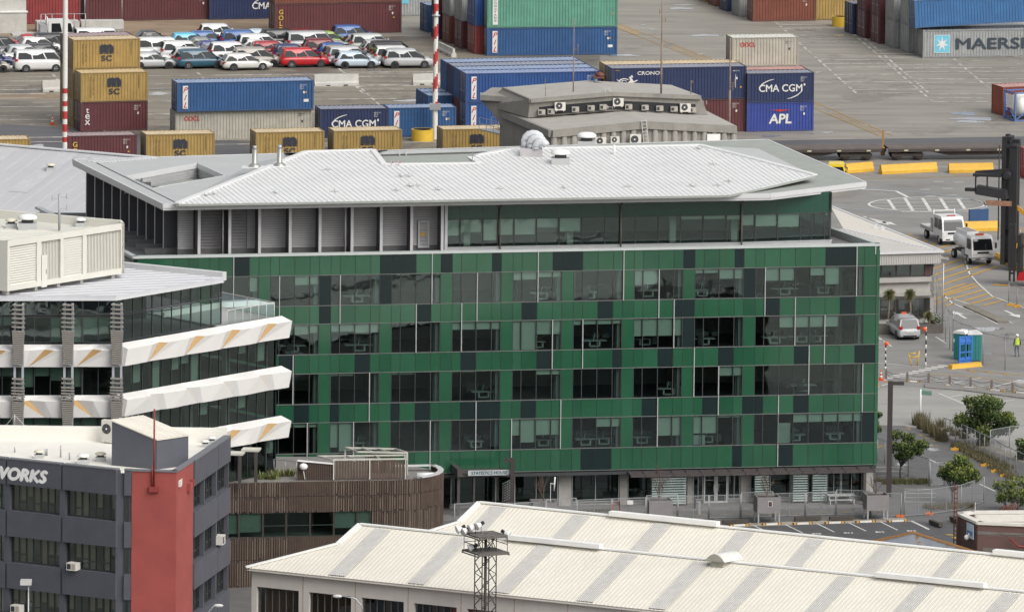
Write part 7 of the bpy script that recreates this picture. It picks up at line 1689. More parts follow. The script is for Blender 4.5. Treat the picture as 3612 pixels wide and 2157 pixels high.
def truck(at,yaw,label,kind,col='white'):
 """cab-over truck: x forward"""
 t = empty('truck',at,R(yaw),label,'truck','small trucks on the port apron');pm = paint(col,PC[col])
 def part(n,b,ms,par=None): o = bpy.data.objects.new(n,b.mesh(n,ms));COL.objects.link(o);o.parent = par or t;return o
 crew = kind == 'deck';cl = 2.5 if crew else 1.65;xf = 2.9;w = .98;H = 2.35
 b = MB();prof = [(xf,.55),(xf+.02,1.15),(xf-.22,1.95),(xf-.45,H-.04),(xf-.7,H),(xf-cl,H-.02),(xf-cl,.75),(xf-.9,.75),(xf-.75,.55)]
 n = len(prof);i = len(b.v);b.v += [(x,-w*(1 if z < 1.3 else .94),z) for x,z in prof]+[(x,w*(1 if z < 1.3 else .94),z) for x,z in prof]
 for k in range(n): k2 = (k+1) % n;b.f.append((i+k,i+k2,i+n+k2,i+n+k));b.m.append(0);b.sm.append(False)
 b.f.append(tuple(i+k for k in reversed(range(n))));b.f.append(tuple(i+n+k for k in range(n)));b.m += [0,0];b.sm += [False,False];cab = part('cab',b,[pm])
 b = MB();f = lambda z: xf+.02-.30*max(0,(z-1.15))/1.0 if z < 1.95 else xf-.24-(z-1.95)*.6
 b.face([(xf+.01,-w*.86,1.22),(xf+.01,w*.86,1.22),(xf-.205,w*.82,1.94),(xf-.205,-w*.82,1.94)]);b.face([(xf-.204,-w*.82,1.94),(xf-.204,w*.82,1.94),(xf-.315,w*.80,2.11),(xf-.315,-w*.80,2.11)]);part('windscreen',b,[mCarG],cab)
 for sy in (-1,1):
  for x0,x1 in (((xf-1.15,xf-.35),(xf-2.2,xf-1.35)) if crew else ((xf-1.3,xf-.35),)):
   b = MB();q = [(x0,sy*(w+.012),1.3),(x1+.12,sy*(w+.012),1.3),(x1-.05,sy*(w*.95+.012),2.1),(x0,sy*(w*.95+.012),2.1)];b.face(q if sy < 0 else q[::-1]);part('side_window',b,[mCarG],cab)
  b = MB();b.box((xf-.05,sy*.72-.17,.78),(xf+.035,sy*.72+.17,.98));part('headlight',b,[mHead],cab)
  b = MB();b.box((xf-.2,sy*(w+.18)-.07,1.35),(xf-.1,sy*(w+.18)+.07,1.8));b.bar((xf-.15,sy*w,1.8),(xf-.15,sy*(w+.18),1.75),.03,.03);part('mirror',b,[mBlackP],cab)
 b = MB();b.box((xf+.02,-.5,.95),(xf+.045,.5,1.1),1);b.box((xf,-w,.42),(xf+.12,w,.68),0 if crew else 2);b.box((xf+.121,-.7,.47),(xf+.13,-.35,.56),1);b.box((xf+.121,.35,.47),(xf+.13,.7,.56),1);b.box((xf+.121,-.22,.48),(xf+.135,.22,.60),3);part('bumper',b,[pm,mBlackP,mMetal,mPlate],cab)
 b = MB();b.box((-2.6,-.4,.55),(xf-.2,.4,.75));part('chassis',b,[mBlackP])
 for x in (1.95,-1.6):
  for sy in (-1,1):
   b = MB();b.lathe((0,0,0),[(.2,-.11),(.39,-.12),(.40,-.06),(.40,.06),(.39,.12),(.2,.11)],18,0,'Y');b.lathe((0,sy*.1,0),[(.21,-.02),(.2,.015),(.08,.03)],12,1,'Y');o = part('wheel',b,[mTyre,mRim]);o.location = (x,sy*(w-.13),.40)
 if kind == 'deck':
  b = MB();b.box((-2.9,-1.02,.95),(xf-cl-.06,1.02,1.07),0);b.box((-2.9,-1.03,.78),(xf-cl-.06,-1.0,.949),1);b.box((-2.9,1.0,.78),(xf-cl-.06,1.03,.949),1);part('deck',b,[mat('deck_pale',(.5,.48,.45),.7),mMetal])
  b = MB();b.box((xf-cl-.75,-.95,1.072),(xf-cl-.12,.95,1.95),0);part('tool_box',b,[mat('tool_grey',(.33,.33,.34),.5)])
  b = MB()
  for y in (-.9,.9): b.tube((xf-cl-.08,y,1.1),(xf-cl-.08,y,2.7),.035,6)
  b.bar((xf-cl-.08,-.9,2.6),(xf-cl-.08,.9,2.6),.05,.05);part('roof_rack',b,[mWhite]);b = MB();b.box((xf-.85,-.35,H+.0),(xf-.7,.35,H+.08),0);part('beacon',b,[mTail])
 elif kind == 'tank':
  b = MB();b.lathe((-2.5,0,1.55),[(.1,0),(.62,.05),(.72,.18),(.72,3.3),(.62,3.43),(.1,3.48)],20,0,'X');b.box((-2.2,-.5,2.05),(.4,.5,2.42),0);b.box((-2.1,-.42,2.42),(.3,.42,2.43),1);b.box((-2.75,-.9,.95),(-2.45,.9,1.2),2);part('tank',b,[pm,mConc,mBlackP])
  b = MB();b.box((xf-1.0,-.35,H),(xf-.85,.35,H+.14));part('beacon',b,[mat('orange_lamp',None)])
  b = MB();b.box((.3,-.95,.55),(1.0,-.55,1.0));b.box((.3,.55,.55),(1.0,.95,1.0));part('side_box',b,[mMetal])
 else:
  b = MB();b.box((-2.9,-1.0,.9),(1.1,1.0,1.05));b.box((-2.9,-1.0,1.05),(-2.8,1.0,1.7));part('deck',b,[mMetal])
 return t
truck(P(3310,858)+V((.4,1.6,0)),-74,'white crew cab flat deck truck on the yellow hatching','deck')
truck(P(3440,930)+V((-.3,2.0,0)),-72,'white tanker truck with an orange beacon on the yellow hatching','tank','bright')
truck(P(2872,676)+V((0,1.4,0)),-4,'yellow truck half hidden behind the tip of the white roof','flat','yellow')
truck(P(150,163)+V((0,1,0)),8,'white flat deck truck with a rail behind the bright red saloon','deck')
# rail wagons
mWag = mat('wagon_brown',(.055,.045,.04),.8,.3,1.5);mDeckW = mat('wagon_deck',(.12,.10,.09),.85,.25,1)
def wagon(x0,y0,x1,y1,label):
 a = P(x0,y0);c = P(x1,y1);d,n,L = poly_dirs(a,c);t = empty('rail_wagon',(a+c)/2,0,label,'rail wagon','flat rail wagons on the siding');W_ = 2.6
 b = MB();b.obox(XY(a),d,-n,L,W_,1.02,1.14,1);b.obox(XY(a)+n*.02,d,-n,L,.18,.78,1.019,0);b.obox(XY(a)-n*(W_-.16),d,-n,L,.18,.78,1.019,0)
 q = [XY(a)+d*(L*.22),XY(a)+d*(L*.78)];b.hexa([XY(q[0]+d*1.8-n*.3,.42),XY(q[1]-d*1.8-n*.3,.42),XY(q[1]-d*1.8-n*2.2,.42),XY(q[0]+d*1.8-n*2.2,.42),XY(q[0]-n*.3,.779),XY(q[1]-n*.3,.779),XY(q[1]-n*2.2,.779),XY(q[0]-n*2.2,.779)],0)
 for k in range(6): b.obox(XY(a)+d*(L*(k+.5)/6)+n*.04,d,-n,.35,.05,.85,.98,2)
 b.build('deck',[mWag,mDeckW,mat('wagon_mark',(.45,.42,.3),.7)],t)
 for s in (.105,.86):
  g = MB();o = XY(a)+d*(L*s)-n*.35
  for k in (-.95,.95):
   for yy in (0,1.5): g.lathe((0,0,0),[(.02,-.07),(.42,-.07),(.42,.07),(.02,.07)],16,0,'Y') ;m = len(g.v)-64;ca = o+d*k-n*yy;g.v[m:] = [tuple(XY(ca,.44)+d*p[0]-n*p[1]+Z*p[2]) for p in g.v[m:]]
  g.obox(o-d*1.4+n*.12,d,-n,2.8,.14,.36,.62);g.obox(o-d*1.4-n*1.5,d,-n,2.8,.14,.36,.62);g.build('bogie',[mWag],t)
 for s,e in ((0,-1),(1,1)):
  g = MB();p = XY(a)+d*(L*s)-n*1.3;g.bar(XY(p,.8),XY(p+d*e*.45,.8),.25,.25);g.build('coupler',[mWag],t)
 return d,n
wagon(2480,573,3109,568,'brown flat rail wagon partly behind the tip of the white roof');d_,n_ = wagon(3134,568,3790,562,'brown flat rail wagon standing clear behind the yellow barriers')
b = MB();p = P(3115,566)+V((0,1.2,0));b.bar(XY(p,.6),XY(p,2.5),.16,.12);b.tube(XY(p,.3),XY(p,1.0),.2,8);b.thing('brake_post',[mat('ochre_post',(.33,.17,.04),.7)],'ochre brake post between the two rail wagons','post')
# tall dark container lift (mast, spreader, wheels)
mLift = mat('lift_steel',(.018,.018,.021),.55,.2,1.5,spots=((.09,.05,.03),2,.66,.6))
o = P(3545,955);LM = empty('container_lift',o,0,'tall black lift truck mast with a spreader arm and yellow chassis','lift truck')
ztop = zat(o,475);d = dirdeg(-12);n = V((d.y,-d.x,0))
b = MB();b.obox(o-d*.42,d,-n,.34,.5,.5,ztop-.2);b.obox(o+d*.22,d,-n,.62,.6,.3,ztop-1.0);b.obox(o-d*.42-n*1.6,d,-n,.34,.5,.5,ztop-.2);b.obox(o+d*.1-n*1.6,d,-n,.62,.6,.3,ztop-.6)
for z in (.6,3,5.5,8,ztop-.6): b.obox(o-d*.1-n*.5,d,-n,.4,1.2,z,z+.35)
b.obox(o-d*.1,d,-n,.9,2.1,ztop-1.1,ztop-.85);b.tube(o-d*.62+Z*2.5,o-d*.62+Z*(ztop-.9),.05,6);b.build('mast',[mLift],LM)
b = MB();zc = zat(o,640);c = o+n*.6
b.obox(c-d*2.5+n*.0,d,n,2.3,1.1,zc+.55,zc+.75) ;b.bar(XY(c-d*2.45,zc+.7),XY(c+d*.3,zc+1.0),.2,.3);b.bar(XY(c-d*2.3+n*1,zc+.55),XY(c-d*.2+n*.6,zc+.9),.16,.16)
b.tube(XY(c+d*.2-n*.3,zc+.65),XY(c+d*.2+n*.7,zc+.65),.28,12)
for q in (-2.35,-1.4): b.bar(XY(c+d*q+n*.5,zc-.9),XY(c+d*q+n*.5,zc+.6),.12,.12)
b.hexa([XY(c-d*2.3,zc-.95),XY(c+d*.3,zc-1.25),XY(c+d*.3+n*1.1,zc-1.25),XY(c-d*2.3+n*.9,zc-.95),XY(c-d*2.2,zc-.25),XY(c+d*.2,zc-.55),XY(c+d*.2+n*1,zc-.55),XY(c-d*2.2+n*.8,zc-.25)])
b.obox(c-d*3.2+n*.2,d,n,.9,.5,zc-.75,zc-.5);b.obox(c-d*1.35+n*1.15,d,n,2.1,.1,zc-1.75,zc-1.35,1);b.build('spreader',[mLift,mat('chevron_worn',(.30,.16,.10),.8,.4,6)],LM)
for q,r in ((-.55,.78),(1.1,.78)):
 b = MB();p = o+d*(1.25 if q > 0 else -.5)-n*.6;b.lathe((0,0,0),[(.35,-.3),(.74,-.32),(.8,-.2),(.8,.2),(.74,.32),(.35,.3)],20,0,'Y');b.lathe((0,-.28,0),[(.4,-.03),(.36,.02),(.1,.03)],14,1,'Y');w_ = b.build('wheel',[mTyre,mat('wheel_grey',(.25,.24,.23),.6)],LM);w_.location = p-o+Z*.8
b = MB();b.obox(o+d*.9,d,-n,4.5,2.2,1.9,2.3);
for k in range(3): b.tube(o+d*(1.2+k*.7)+Z*2.3,o+d*(1.2+k*.7)+Z*3.5,.04,6)
for z in (2.9,3.5): b.bar(o+d*1.2+Z*z,o+d*4+Z*z,.05,.05)
b.bar(o+d*.7+Z*5.2-n*.8,o+d*4.5+Z*2.2-n*.8,.2,.3);b.build('chassis',[mat('plant_yellow',(.55,.27,.03),.5,.12,1)],LM)
o = P(3568,1010);FT = empty('forklift',o,0,'red forklift with a black mast cut by the picture edge behind the fence','forklift')
b = MB();zt = zat(o,790)
for s in (0,.35): b.obox(o-d*.25+d*s,d,-n,.13,.25,.4,zt)
b.obox(o+d*.4-n*.1,d,-n,.3,1.4,.5,zt-.9)
for z in (1,2.4,zt-.3): b.obox(o-d*.11,d,-n,.22,.2,z,z+.15)
b.obox(o+d*1.9,d,-n,.1,1.2,1.2,3.2);b.obox(o+d*.4,d,-n,1.8,1.3,3.2,3.3);b.build('mast',[mLift],FT)
b = MB();b.hexa([XY(o+d*.4,.5),XY(o+d*3,.5),XY(o+d*3-n*1.4,.5),XY(o+d*.4-n*1.4,.5),XY(o+d*.6,1.15),XY(o+d*3,1.5),XY(o+d*3-n*1.4,1.5),XY(o+d*.6-n*1.4,1.15)]);b.build('body',[paint('red',PC['red'])],FT)
for q in (.55,2.3):
 b = MB();b.lathe((0,0,0),[(.2,-.15),(.48,-.16),(.5,0),(.48,.16),(.2,.15)],16,0,'Y');w_ = b.build('wheel',[mTyre],FT);w_.location = d*q-n*.1+Z*.5
b = MB();b.obox(o-d*1.5,d,-n,1.3,.14,.05,.12);b.build('fork',[mat('plant_yellow',None)],FT)
# ================================================================ STREET FURNITURE, FENCES, PEOPLE
mStripeW = mat('pole_white',(.66,.65,.61),.5,.08,1,spots=((.35,.25,.18),2.5,.68,.6));mStripeR = mat('pole_red',(.42,.035,.035),.5,.1,1)
def striped_pole(px,yb,yt,r,bands,label,spiral=False,base=None):
 p = P(px,yb) if base is None else base;zt = zat(p,yt);b = MB();n = 16;rows = int(zt/.22);i = 0
 def colr(z,a):
  y = PX(XY(p,z))[1]
  if spiral:
   if y < 15 or y > 364: return 0
   return int(math.floor((y+ (a/(2*math.pi))*62)/ 45)) % 2
  return 1 if (y > 310 and int((y-310)/21.5) % 2 == 0) else 0
 for k in range(rows):
  z0,z1 = zt*k/rows,zt*(k+1)/rows
  for q in range(n):
   a0,a1 = 2*math.pi*q/n,2*math.pi*(q+1)/n;rr_ = r*(1.0 if not spiral or z0 > 4 else 1.15)
   b.face([XY(p,z0)+V((rr_*math.cos(a0),rr_*math.sin(a0),0)),XY(p,z0)+V((rr_*math.cos(a1),rr_*math.sin(a1),0)),XY(p,z1)+V((rr_*math.cos(a1),rr_*math.sin(a1),0)),XY(p,z1)+V((rr_*math.cos(a0),rr_*math.sin(a0),0))],colr((z0+z1)/2,a0),True)
 o = b.thing('striped_pole',[mStripeW,mStripeR],label,'pole',None,p);return p,o
striped_pole(228,600,-60,.21,None,'tall white pole with red bands on its lower half before the yellow stack')
p,o = striped_pole(1534,490,-40,.205,None,'tall pole with red and white spiral stripes above the yellow ring',True)
b = MB();z = zat(p,374);b.box((p.x-.48,p.y-.4,z-.3),(p.x+.48,p.y+.1,z+.25));b.build('junction_box',[mMetal],o);b = MB();z2 = zat(p,55);b.lathe(XY(p,z2),[(.36,-.05),(.36,.05)],12);b.build('collar',[mMetal],o)
def ring(px,py,r,h,label,wall=.16):
 c = P(px,py)+V((0,r*.9,0));b = MB();n = 28
 for (ra,rb_,za,zb_) in ((r,r,0,h),(r,r-wall,h,h),(r-wall,r-wall,h,.2),(r-wall,0,.2,.2)):
  for k in range(n):
   a0,a1 = 2*math.pi*k/n,2*math.pi*(k+1)/n;f = lambda R_,a,z: c+V((R_*math.cos(a),R_*math.sin(a),z));b.face([f(ra,a0,za),f(ra,a1,za),f(rb_,a1,zb_),f(rb_,a0,zb_)],0 if zb_ > .25 else 1,True)
 return b.thing('yellow_ring',[mat('ring_yellow',(.62,.40,.04),.6,.15,1),mBlackP],label,'barrier ring',None,c)
ring(1489,500,.97,1.0,'big yellow concrete ring at the foot of the spirally striped pole');ring(2962,96,.72,.95,'big yellow ring half hidden by the single navy container')
mBarr = mat('barrier_concrete',(.46,.45,.42),.85,.16,1.0,streak=.25,streakcol=(.25,.22,.18))
def barrier(x0,y0,x1,y1,h,m,label,cat='barrier',name='concrete_barrier',group='concrete barriers in the yard',slots=True,wd=.6):
 a,c = P(x0,y0),P(x1,y1);d,n,L = poly_dirs(a,c);b = MB();pr = [(0,0),(0,.26),(.12,.42),(wd*.34,h),(wd*.66,h),(wd-.12,.42),(wd,.26),(wd,0)]
 i = len(b.v);N = len(pr)
 for s in (0,L): b.v += [tuple(XY(a+d*s-n*y,z)) for y,z in pr]
 for k in range(N-1): b.f.append((i+k,i+N+k,i+N+k+1,i+k+1));b.m.append(0);b.sm.append(False)
 b.f.append(tuple(i+k for k in range(N)));b.f.append(tuple(i+N+k for k in reversed(range(N))));b.m += [0,0];b.sm += [False,False]
 if slots:
  for s in (.3,.7): b.obox(a+d*(L*s-.2)+n*.004,d,-n,.4,.05,0,.12,1)
 return b.thing(name,[m,mBlackP],label,cat,group)
barrier(1111,306,1266,302,1.05,mBarr,'long white concrete barrier with two slots before the car rows');barrier(1458,301,1560,298,1.0,mBarr,'concrete barrier half hidden by the blue block of containers');barrier(152,326,250,322,1.05,mBarr,'concrete barrier behind the yellow container stack');barrier(1540,178,1592,203,.8,mBarr,'low concrete wall block by the foot of the green and blue stack',wd=.5)
mYB = mat('barrier_yellow',(.62,.36,.035),.6,.15,.8,spots=((.12,.10,.05),1.3,.64,.8))
for k,(x0,y0,x1,y1,lb) in enumerate(((2990,612,3084,604,'short yellow barrier touching the yellow truck'),(3112,616,3308,606,'long yellow barrier before the rail wagons, scuffed black'),(3349,611,3505,608,'yellow barrier between the scuffed one and the lift mast'),(3575,603,3700,600,'yellow barrier behind the lift mast'),(3364,818,3522,814,'long yellow barrier under the blue sign board'))):
 barrier(x0,y0,x1,y1,.8,mYB,lb,'barrier','yellow_barrier','yellow barriers on the port apron',False,.75)
for k,(x0,y0,x1,y1,lb) in enumerate(((3505,912,3530,922,'first short yellow kerb block beside the white tanker'),(3532,925,3575,948,'second yellow kerb block beyond the white tanker'),(3577,950,3620,975,'third yellow kerb block by the red forklift'))): barrier(x0,y0,x1,y1,.5,mYB,lb,'barrier','yellow_barrier','yellow barriers on the port apron',False,.5)
# concrete blocks and railing in the far corner
b = MB();a,c = P(-60,119),P(94,117.5);d,n,L = poly_dirs(a,c);b.obox(a,d,-n,L,2,0,1.95);b.obox(a-n*.5,d,-n,L,1.5,1.95,4.2);b.obox(a+n*.1,d,-n,L+.1,.6,1.951,2.05,1);b.thing('concrete_block',[mBarr,mWhite],'tall stepped concrete block cut by the picture edge','concrete block')
for x0,y0,x1,y1,lb in ((131,115,280,113,'low white concrete block under the railing beside the tall stepped one'),(287,113,437,112,'low white concrete block below the maroon container')):
 a,c = P(x0,y0),P(x1,y1);d,n,L = poly_dirs(a,c);b = MB();b.obox(a,d,-n,L,1.4,.22,1.0);b.obox(a-n*.05,d,-n,L,1.3,0,.22,1);b.thing('concrete_block',[mBarr,mConc],lb,'concrete block')
b = MB();a,c = P(143,106,.4),P(300,104,.4);d,n,L = poly_dirs(a,c)
for k in range(5): p = lerp(a,c,k/4);b.tube(XY(p+n*.2,.3),XY(p+n*.2,1.9),.035,6)
for k in (430,): p = P(430,70,.9);b.tube(XY(p,.9),XY(p,3.2),.035,6);
p = P(299,70,.9);b.tube(XY(p,.9),XY(p,3.2),.035,6)
for z in (1.1,1.9): b.bar(XY(a+n*.2,z),XY(c+n*.2,z),.05,.05)
b.thing('railing',[mMetal],'thin galvanised railing on the low white concrete blocks','railing')
def cone(px,py,h,label):
 p = P(px,py);b = MB();b.box(p+V((-.2*h/.75,-.2*h/.75,0)),p+V((.2*h/.75,.2*h/.75,.05)),0);k = h/.75
 b.lathe(p,[(.15*k,.05),(.11*k,.30*h),],12,0);b.lathe(p,[(.11*k,.3*h),(.085*k,.46*h)],12,1);b.lathe(p,[(.085*k,.46*h),(.066*k,.62*h)],12,0);b.lathe(p,[(.066*k,.62*h),(.05*k,.76*h)],12,1);b.lathe(p,[(.05*k,.76*h),(.025*k,h)],12,0);return b.thing('traffic_cone',[mat('cone_orange',(.62,.09,.025),.5),mPlate],label,'traffic cone',None,p)
cone(185,440,.92,'orange traffic cone alone beside the yellow container stack');cone(3107,1341,.85,'orange traffic cone by the corner of the green block and the posts')
# flagged crossing poles
for px,yb,yt,dx,lb in ((3123,1302,1204,.06,'black and white banded crossing pole nearer the green block'),(3265,1291,1153,-.12,'black and white banded crossing pole beside the bent yellow frame')):
 p = P(px,yb);zt = zat(p,yt);b = MB();n = 9
 for k in range(n): b.tube(XY(p,zt*k/n),XY(p,zt*(k+1)/n),.055,8,k % 2)
 pole = b.thing('crossing_pole',[mStripeW,mBlackP],lb,'crossing pole',None,p);b = MB();c = XY(p,zt-.15)+V((dx,-.07,0));b.lathe(c,[(.0,0),(.17,.005),(.17,.035),(0,.04)],16,0,'Y',False);q = b.build('disc',[mat('disc_orange',(.75,.11,.02),.5)],pole);
b = MB();f = lambda x,y,z: XY(P(3220,1290),z)+V(((x-3220)/SC(P(3220,1290)),0,0))
zz_ = lambda y: zat(P(3220,1290),y)
for (x0,y0),(x1,y1) in (((3217,1290),(3204,1246)),((3204,1246),(3231,1245)),((3208,1263),(3239,1255)),((3235,1288),(3242,1236))): b.tube(f(x0,0,max(.02,zz_(y0))),f(x1,0,zz_(y1)),.05,7)
b.thing('bent_barrier',[mat('frame_yellow',(.6,.36,.03),.5)],'bent yellow tube frame standing beside the crossing','barrier')
# wooden posts with chains
bx = [(3125,1335),(3200,1346),(3275,1349),(3350,1358),(3423,1365),(3497,1372),(3571,1381),(3646,1390)]
mWood = mat('grey_timber',(.17,.145,.125),.9,.25,3,streak=.3);nm_ = ['beside the orange cone','second from the orange cone','third from the orange cone','fourth from the orange cone','fifth from the orange cone','sixth from the orange cone','last one in view, farthest from the orange cone','past the picture edge']
for k in range(7):
 p = P(*bx[k]);q = P(*bx[k+1]);zt = .74;b = MB();b.box(p+V((-.09,-.09,0)),p+V((.09,.09,zt-.03)));b.hexa([p+V((x*.09,y*.09,zt-.03)) for x,y in ((-1,-1),(1,-1),(1,1),(-1,1))]+[p+V((x*.05,y*.05,zt+.03)) for x,y in ((-1,-1),(1,-1),(1,1),(-1,1))])
 o = b.thing('timber_bollard',[mWood],'grey timber post in the chained row, '+nm_[k],'bollard','timber posts with sagging chains',p)
 b = MB();
 for z in (.6,.3): b.path([XY(lerp(p,q,t/8),z-.16*(1-(2*t/8-1)**2)) for t in range(9)],.018,4)
 b.build('chain',[mat('dark_chain',(.06,.055,.05),.6)],o)
mStopY = mat('stop_yellow',(.6,.30,.03),.6,.1,3);mStopW = mat('stop_white',(.62,.61,.58),.6,.15,3)
ws = [(2573,1856,2644,1853,'below the timber sleeper at the white roof'),(2689,1852,2757,1849,'under the planter with the poster'),(2798,1850,2867,1847,'with worn white paint below the second sleeper'),(2910,1847,2981,1844,'below the third sleeper'),(3019,1843,3090,1840,'under the planter at the end of the gravel strip'),(3132,1841,3202,1838,'alone at the end of the gravel strip'),(3198,1347,3245,1348,'by the second timber post'),(3330,1361,3355,1362,'by the fourth timber post'),(3388,1368,3447,1372,'by the fifth timber post'),(3480,1377,3540,1382,'by the sixth timber post'),(3571,1386,3630,1391,'by the last timber post in view')]
for x0,y0,x1,y1,lb in ws:
 a,c = P(x0,y0),P(x1,y1);d,n,L = poly_dirs(a,c);b = MB();b.obox(a+d*.2*L,d,-n,L*.6,.16,.02,.13,0)
 for s in (0,.8): b.obox(a+d*s*L,d,-n,L*.2,.16,.02,.125,1)
 for s in (0,.16,.80,.95): b.obox(a+d*s*L+n*.002,d,-n,L*.045,.17,.02,.13,2)
 b.thing('wheel_stop',[mStopW,mStopY,mBlackP],'black yellow and white wheel stop '+lb,'wheel stop','wheel stops at the parking bays')
for x0,y0,x1,y1,h,lb in ((2551,1851,2641,1848,.33,'dark timber sleeper bench next to the ridge of the white roof'),(2805,1840,2897,1837,.33,'dark timber sleeper bench between two planters'),(2928,1838,3016,1835,.33,'dark timber sleeper bench beside the end planter'),(3276,1848,3312,1862,.35,'short grey timber block alone on the asphalt'),(3349,1836,3382,1852,.35,'grey timber block against the brick building'),(2456,1841,2520,1838,.2,'dark timber sleeper half hidden by the white ridge vent')):
 a,c = P(x0,y0),P(x1,y1);d,n,L = poly_dirs(a,c);b = MB();b.obox(a,d,-n,L,.3,.1,h)
 for s in (.1,.8): b.obox(a+d*s*L-n*.03,d,-n,.2,.24,0,.099)
 b.thing('timber_sleeper',[mat('dark_sleeper',(.06,.052,.045),.9,.3,3)],lb,'sleeper','timber sleepers along the parking')
# ---- bare young trees in grey planters
mBark = mat('bare_bark',(.11,.075,.06),.9,.2,4);mPlan = mat('planter_grey',(.21,.20,.20),.8,.12,1.5,streak=.2)
def branch(b,p,d,L,r,depth,rnd):
 q = p+d*L;b.tube(p,q,r,5,0,r*.6)
 if depth == 0: return
 for k in range(3 if depth > 1 else 2):
  nd = (d+V((rnd.uniform(-.55,.55),rnd.uniform(-.55,.55),rnd.uniform(-.1,.35)))).normalized();branch(b,lerp(p,q,rnd.uniform(.45,1.0)),nd,L*rnd.uniform(.55,.8),r*.55,depth-1,rnd)
def planter(px,py,w,h,leg,tree_h,label,tl,seed,poster=False):
 p = P(px,py);b = MB();d = dirdeg(9);n = V((d.y,-d.x,0));a = p-d*w/2
 b.obox(a,d,-n,w,.08,leg,leg+h);b.obox(a-n*(w-.08),d,-n,w,.08,leg,leg+h);b.obox(a-n*.08,d,-n,.08,w-.16,leg,leg+h);b.obox(a+d*(w-.08)-n*.08,d,-n,.08,w-.16,leg,leg+h);b.obox(a+d*.08-n*.08,d,-n,w-.16,w-.16,leg+.02,leg+h-.15,1)
 t = b.thing('planter',[mPlan,mat('soil',(.06,.05,.04))],label,'planter','grey planters with bare trees',p)
 if leg > .2:
  for s in (.04,w-.14):
   for y in (.03,w-.15): b = MB();b.obox(a+d*s-n*y,d,-n,.1,.1,0,leg-.002);b.build('leg',[mMetal],t)
 if poster:
  b = MB();b.obox(a+d*w*.46+n*.01,d,n,.3,.01,leg+h*.4,leg+h*.75,0);b.obox(a+d*w*.46+d*.03+n*.022,d,n,.24,.005,leg+h*.43,leg+h*.72,1);b.face([a+d*(w*.46+.1)+n*.03+Z*(leg+h*.55),a+d*(w*.46+.2)+n*.03+Z*(leg+h*.58),a+d*(w*.46+.17)+n*.03+Z*(leg+h*.66)],2);b.build('poster',[mPlate,mBlackP,mat('poster_red',(.5,.06,.04),.6)],t)
 rnd = random.Random(seed);b = MB();c = p-n*w/2+Z*(leg+.1);b.tube(c,c+Z*(h),.05,6,0,.045);branch(b,c+Z*h,Z,tree_h*.36,.045,4,rnd)
 for k in range(4): branch(b,c+Z*(h*.9),V((rnd.uniform(-.6,.6),rnd.uniform(-.4,.4),1)).normalized(),tree_h*.33,.028,3,rnd)
 b.thing('bare_tree',[mBark],tl,'tree','bare young trees in planters',c)
planter(1923,1850,1.75,1.05,.55,2.3,'grey planter partly behind the ridge of the white roof','bare young tree before the dark lobby glass',1)
planter(2331,1838,1.72,1.1,.4,2.6,'grey planter before the double louvre screen','bare young tree before the double louvre screen',2)
planter(2712,1848,1.68,1.15,.8,2.1,'grey planter on posts with a small dark poster','bare young tree in the planter with the poster',3,True)
planter(3096,1836,1.6,1.1,.75,1.9,'grey planter on posts at the end of the gravel strip','bare young tree beside the dark lamp post',4)
# picnic table, bin posts, mat
def picnic(px,py):
 p = P(px,py)+V((0,.2,.12));d = dirdeg(9);n = V((d.y,-d.x,0));o = empty('picnic_table',p,0,'pale slatted picnic table with benches before the corner glass','table');mT = mat('bench_pale',(.40,.41,.40),.6,.1,3)
 def pc(nm,f): b = MB();f(b);b.build(nm,[mT],o)
 def top(b):
  for k in range(5): b.obox(p-d*1.0-n*(.9-.16*k-.3),d,-n,2.0,.14,.72,.76)
 pc('table_top',top)
 for y,nm in ((.35,'bench'),(-1.35,'bench')):
  def be(b,y=y): b.obox(p-d*.95+n*y,d,-n,1.9,.32,.42,.46);[b.obox(p-d*(.9 if s < 0 else -.82)+n*y,d,-n,.07,.3,0,.42) for s in (-1,1)]
  pc(nm,be)
 for s in (-.9,.83): pc('leg',lambda b,s=s: (b.obox(p+d*s-n*.05,d,-n,.07,.07,0,.72),b.obox(p+d*s-n*.75,d,-n,.07,.07,0,.72),b.obox(p+d*s-n*.12,d,-n,.07,.63,.62,.69)))
picnic(2968,1783)
for px,py,h,w,lb in ((2450,1797,.95,.16,'black square bollard before the entrance doors'),(2467,1812,.95,.17,'grey square bollard before the entrance doors')):
 b = MB();p = P(px,py);b.box(p+V((-w/2,-w/2,0)),p+V((w/2,w/2,h)));b.thing('bollard',[mBlackP if 'black' in lb else mMetal],lb,'bollard')
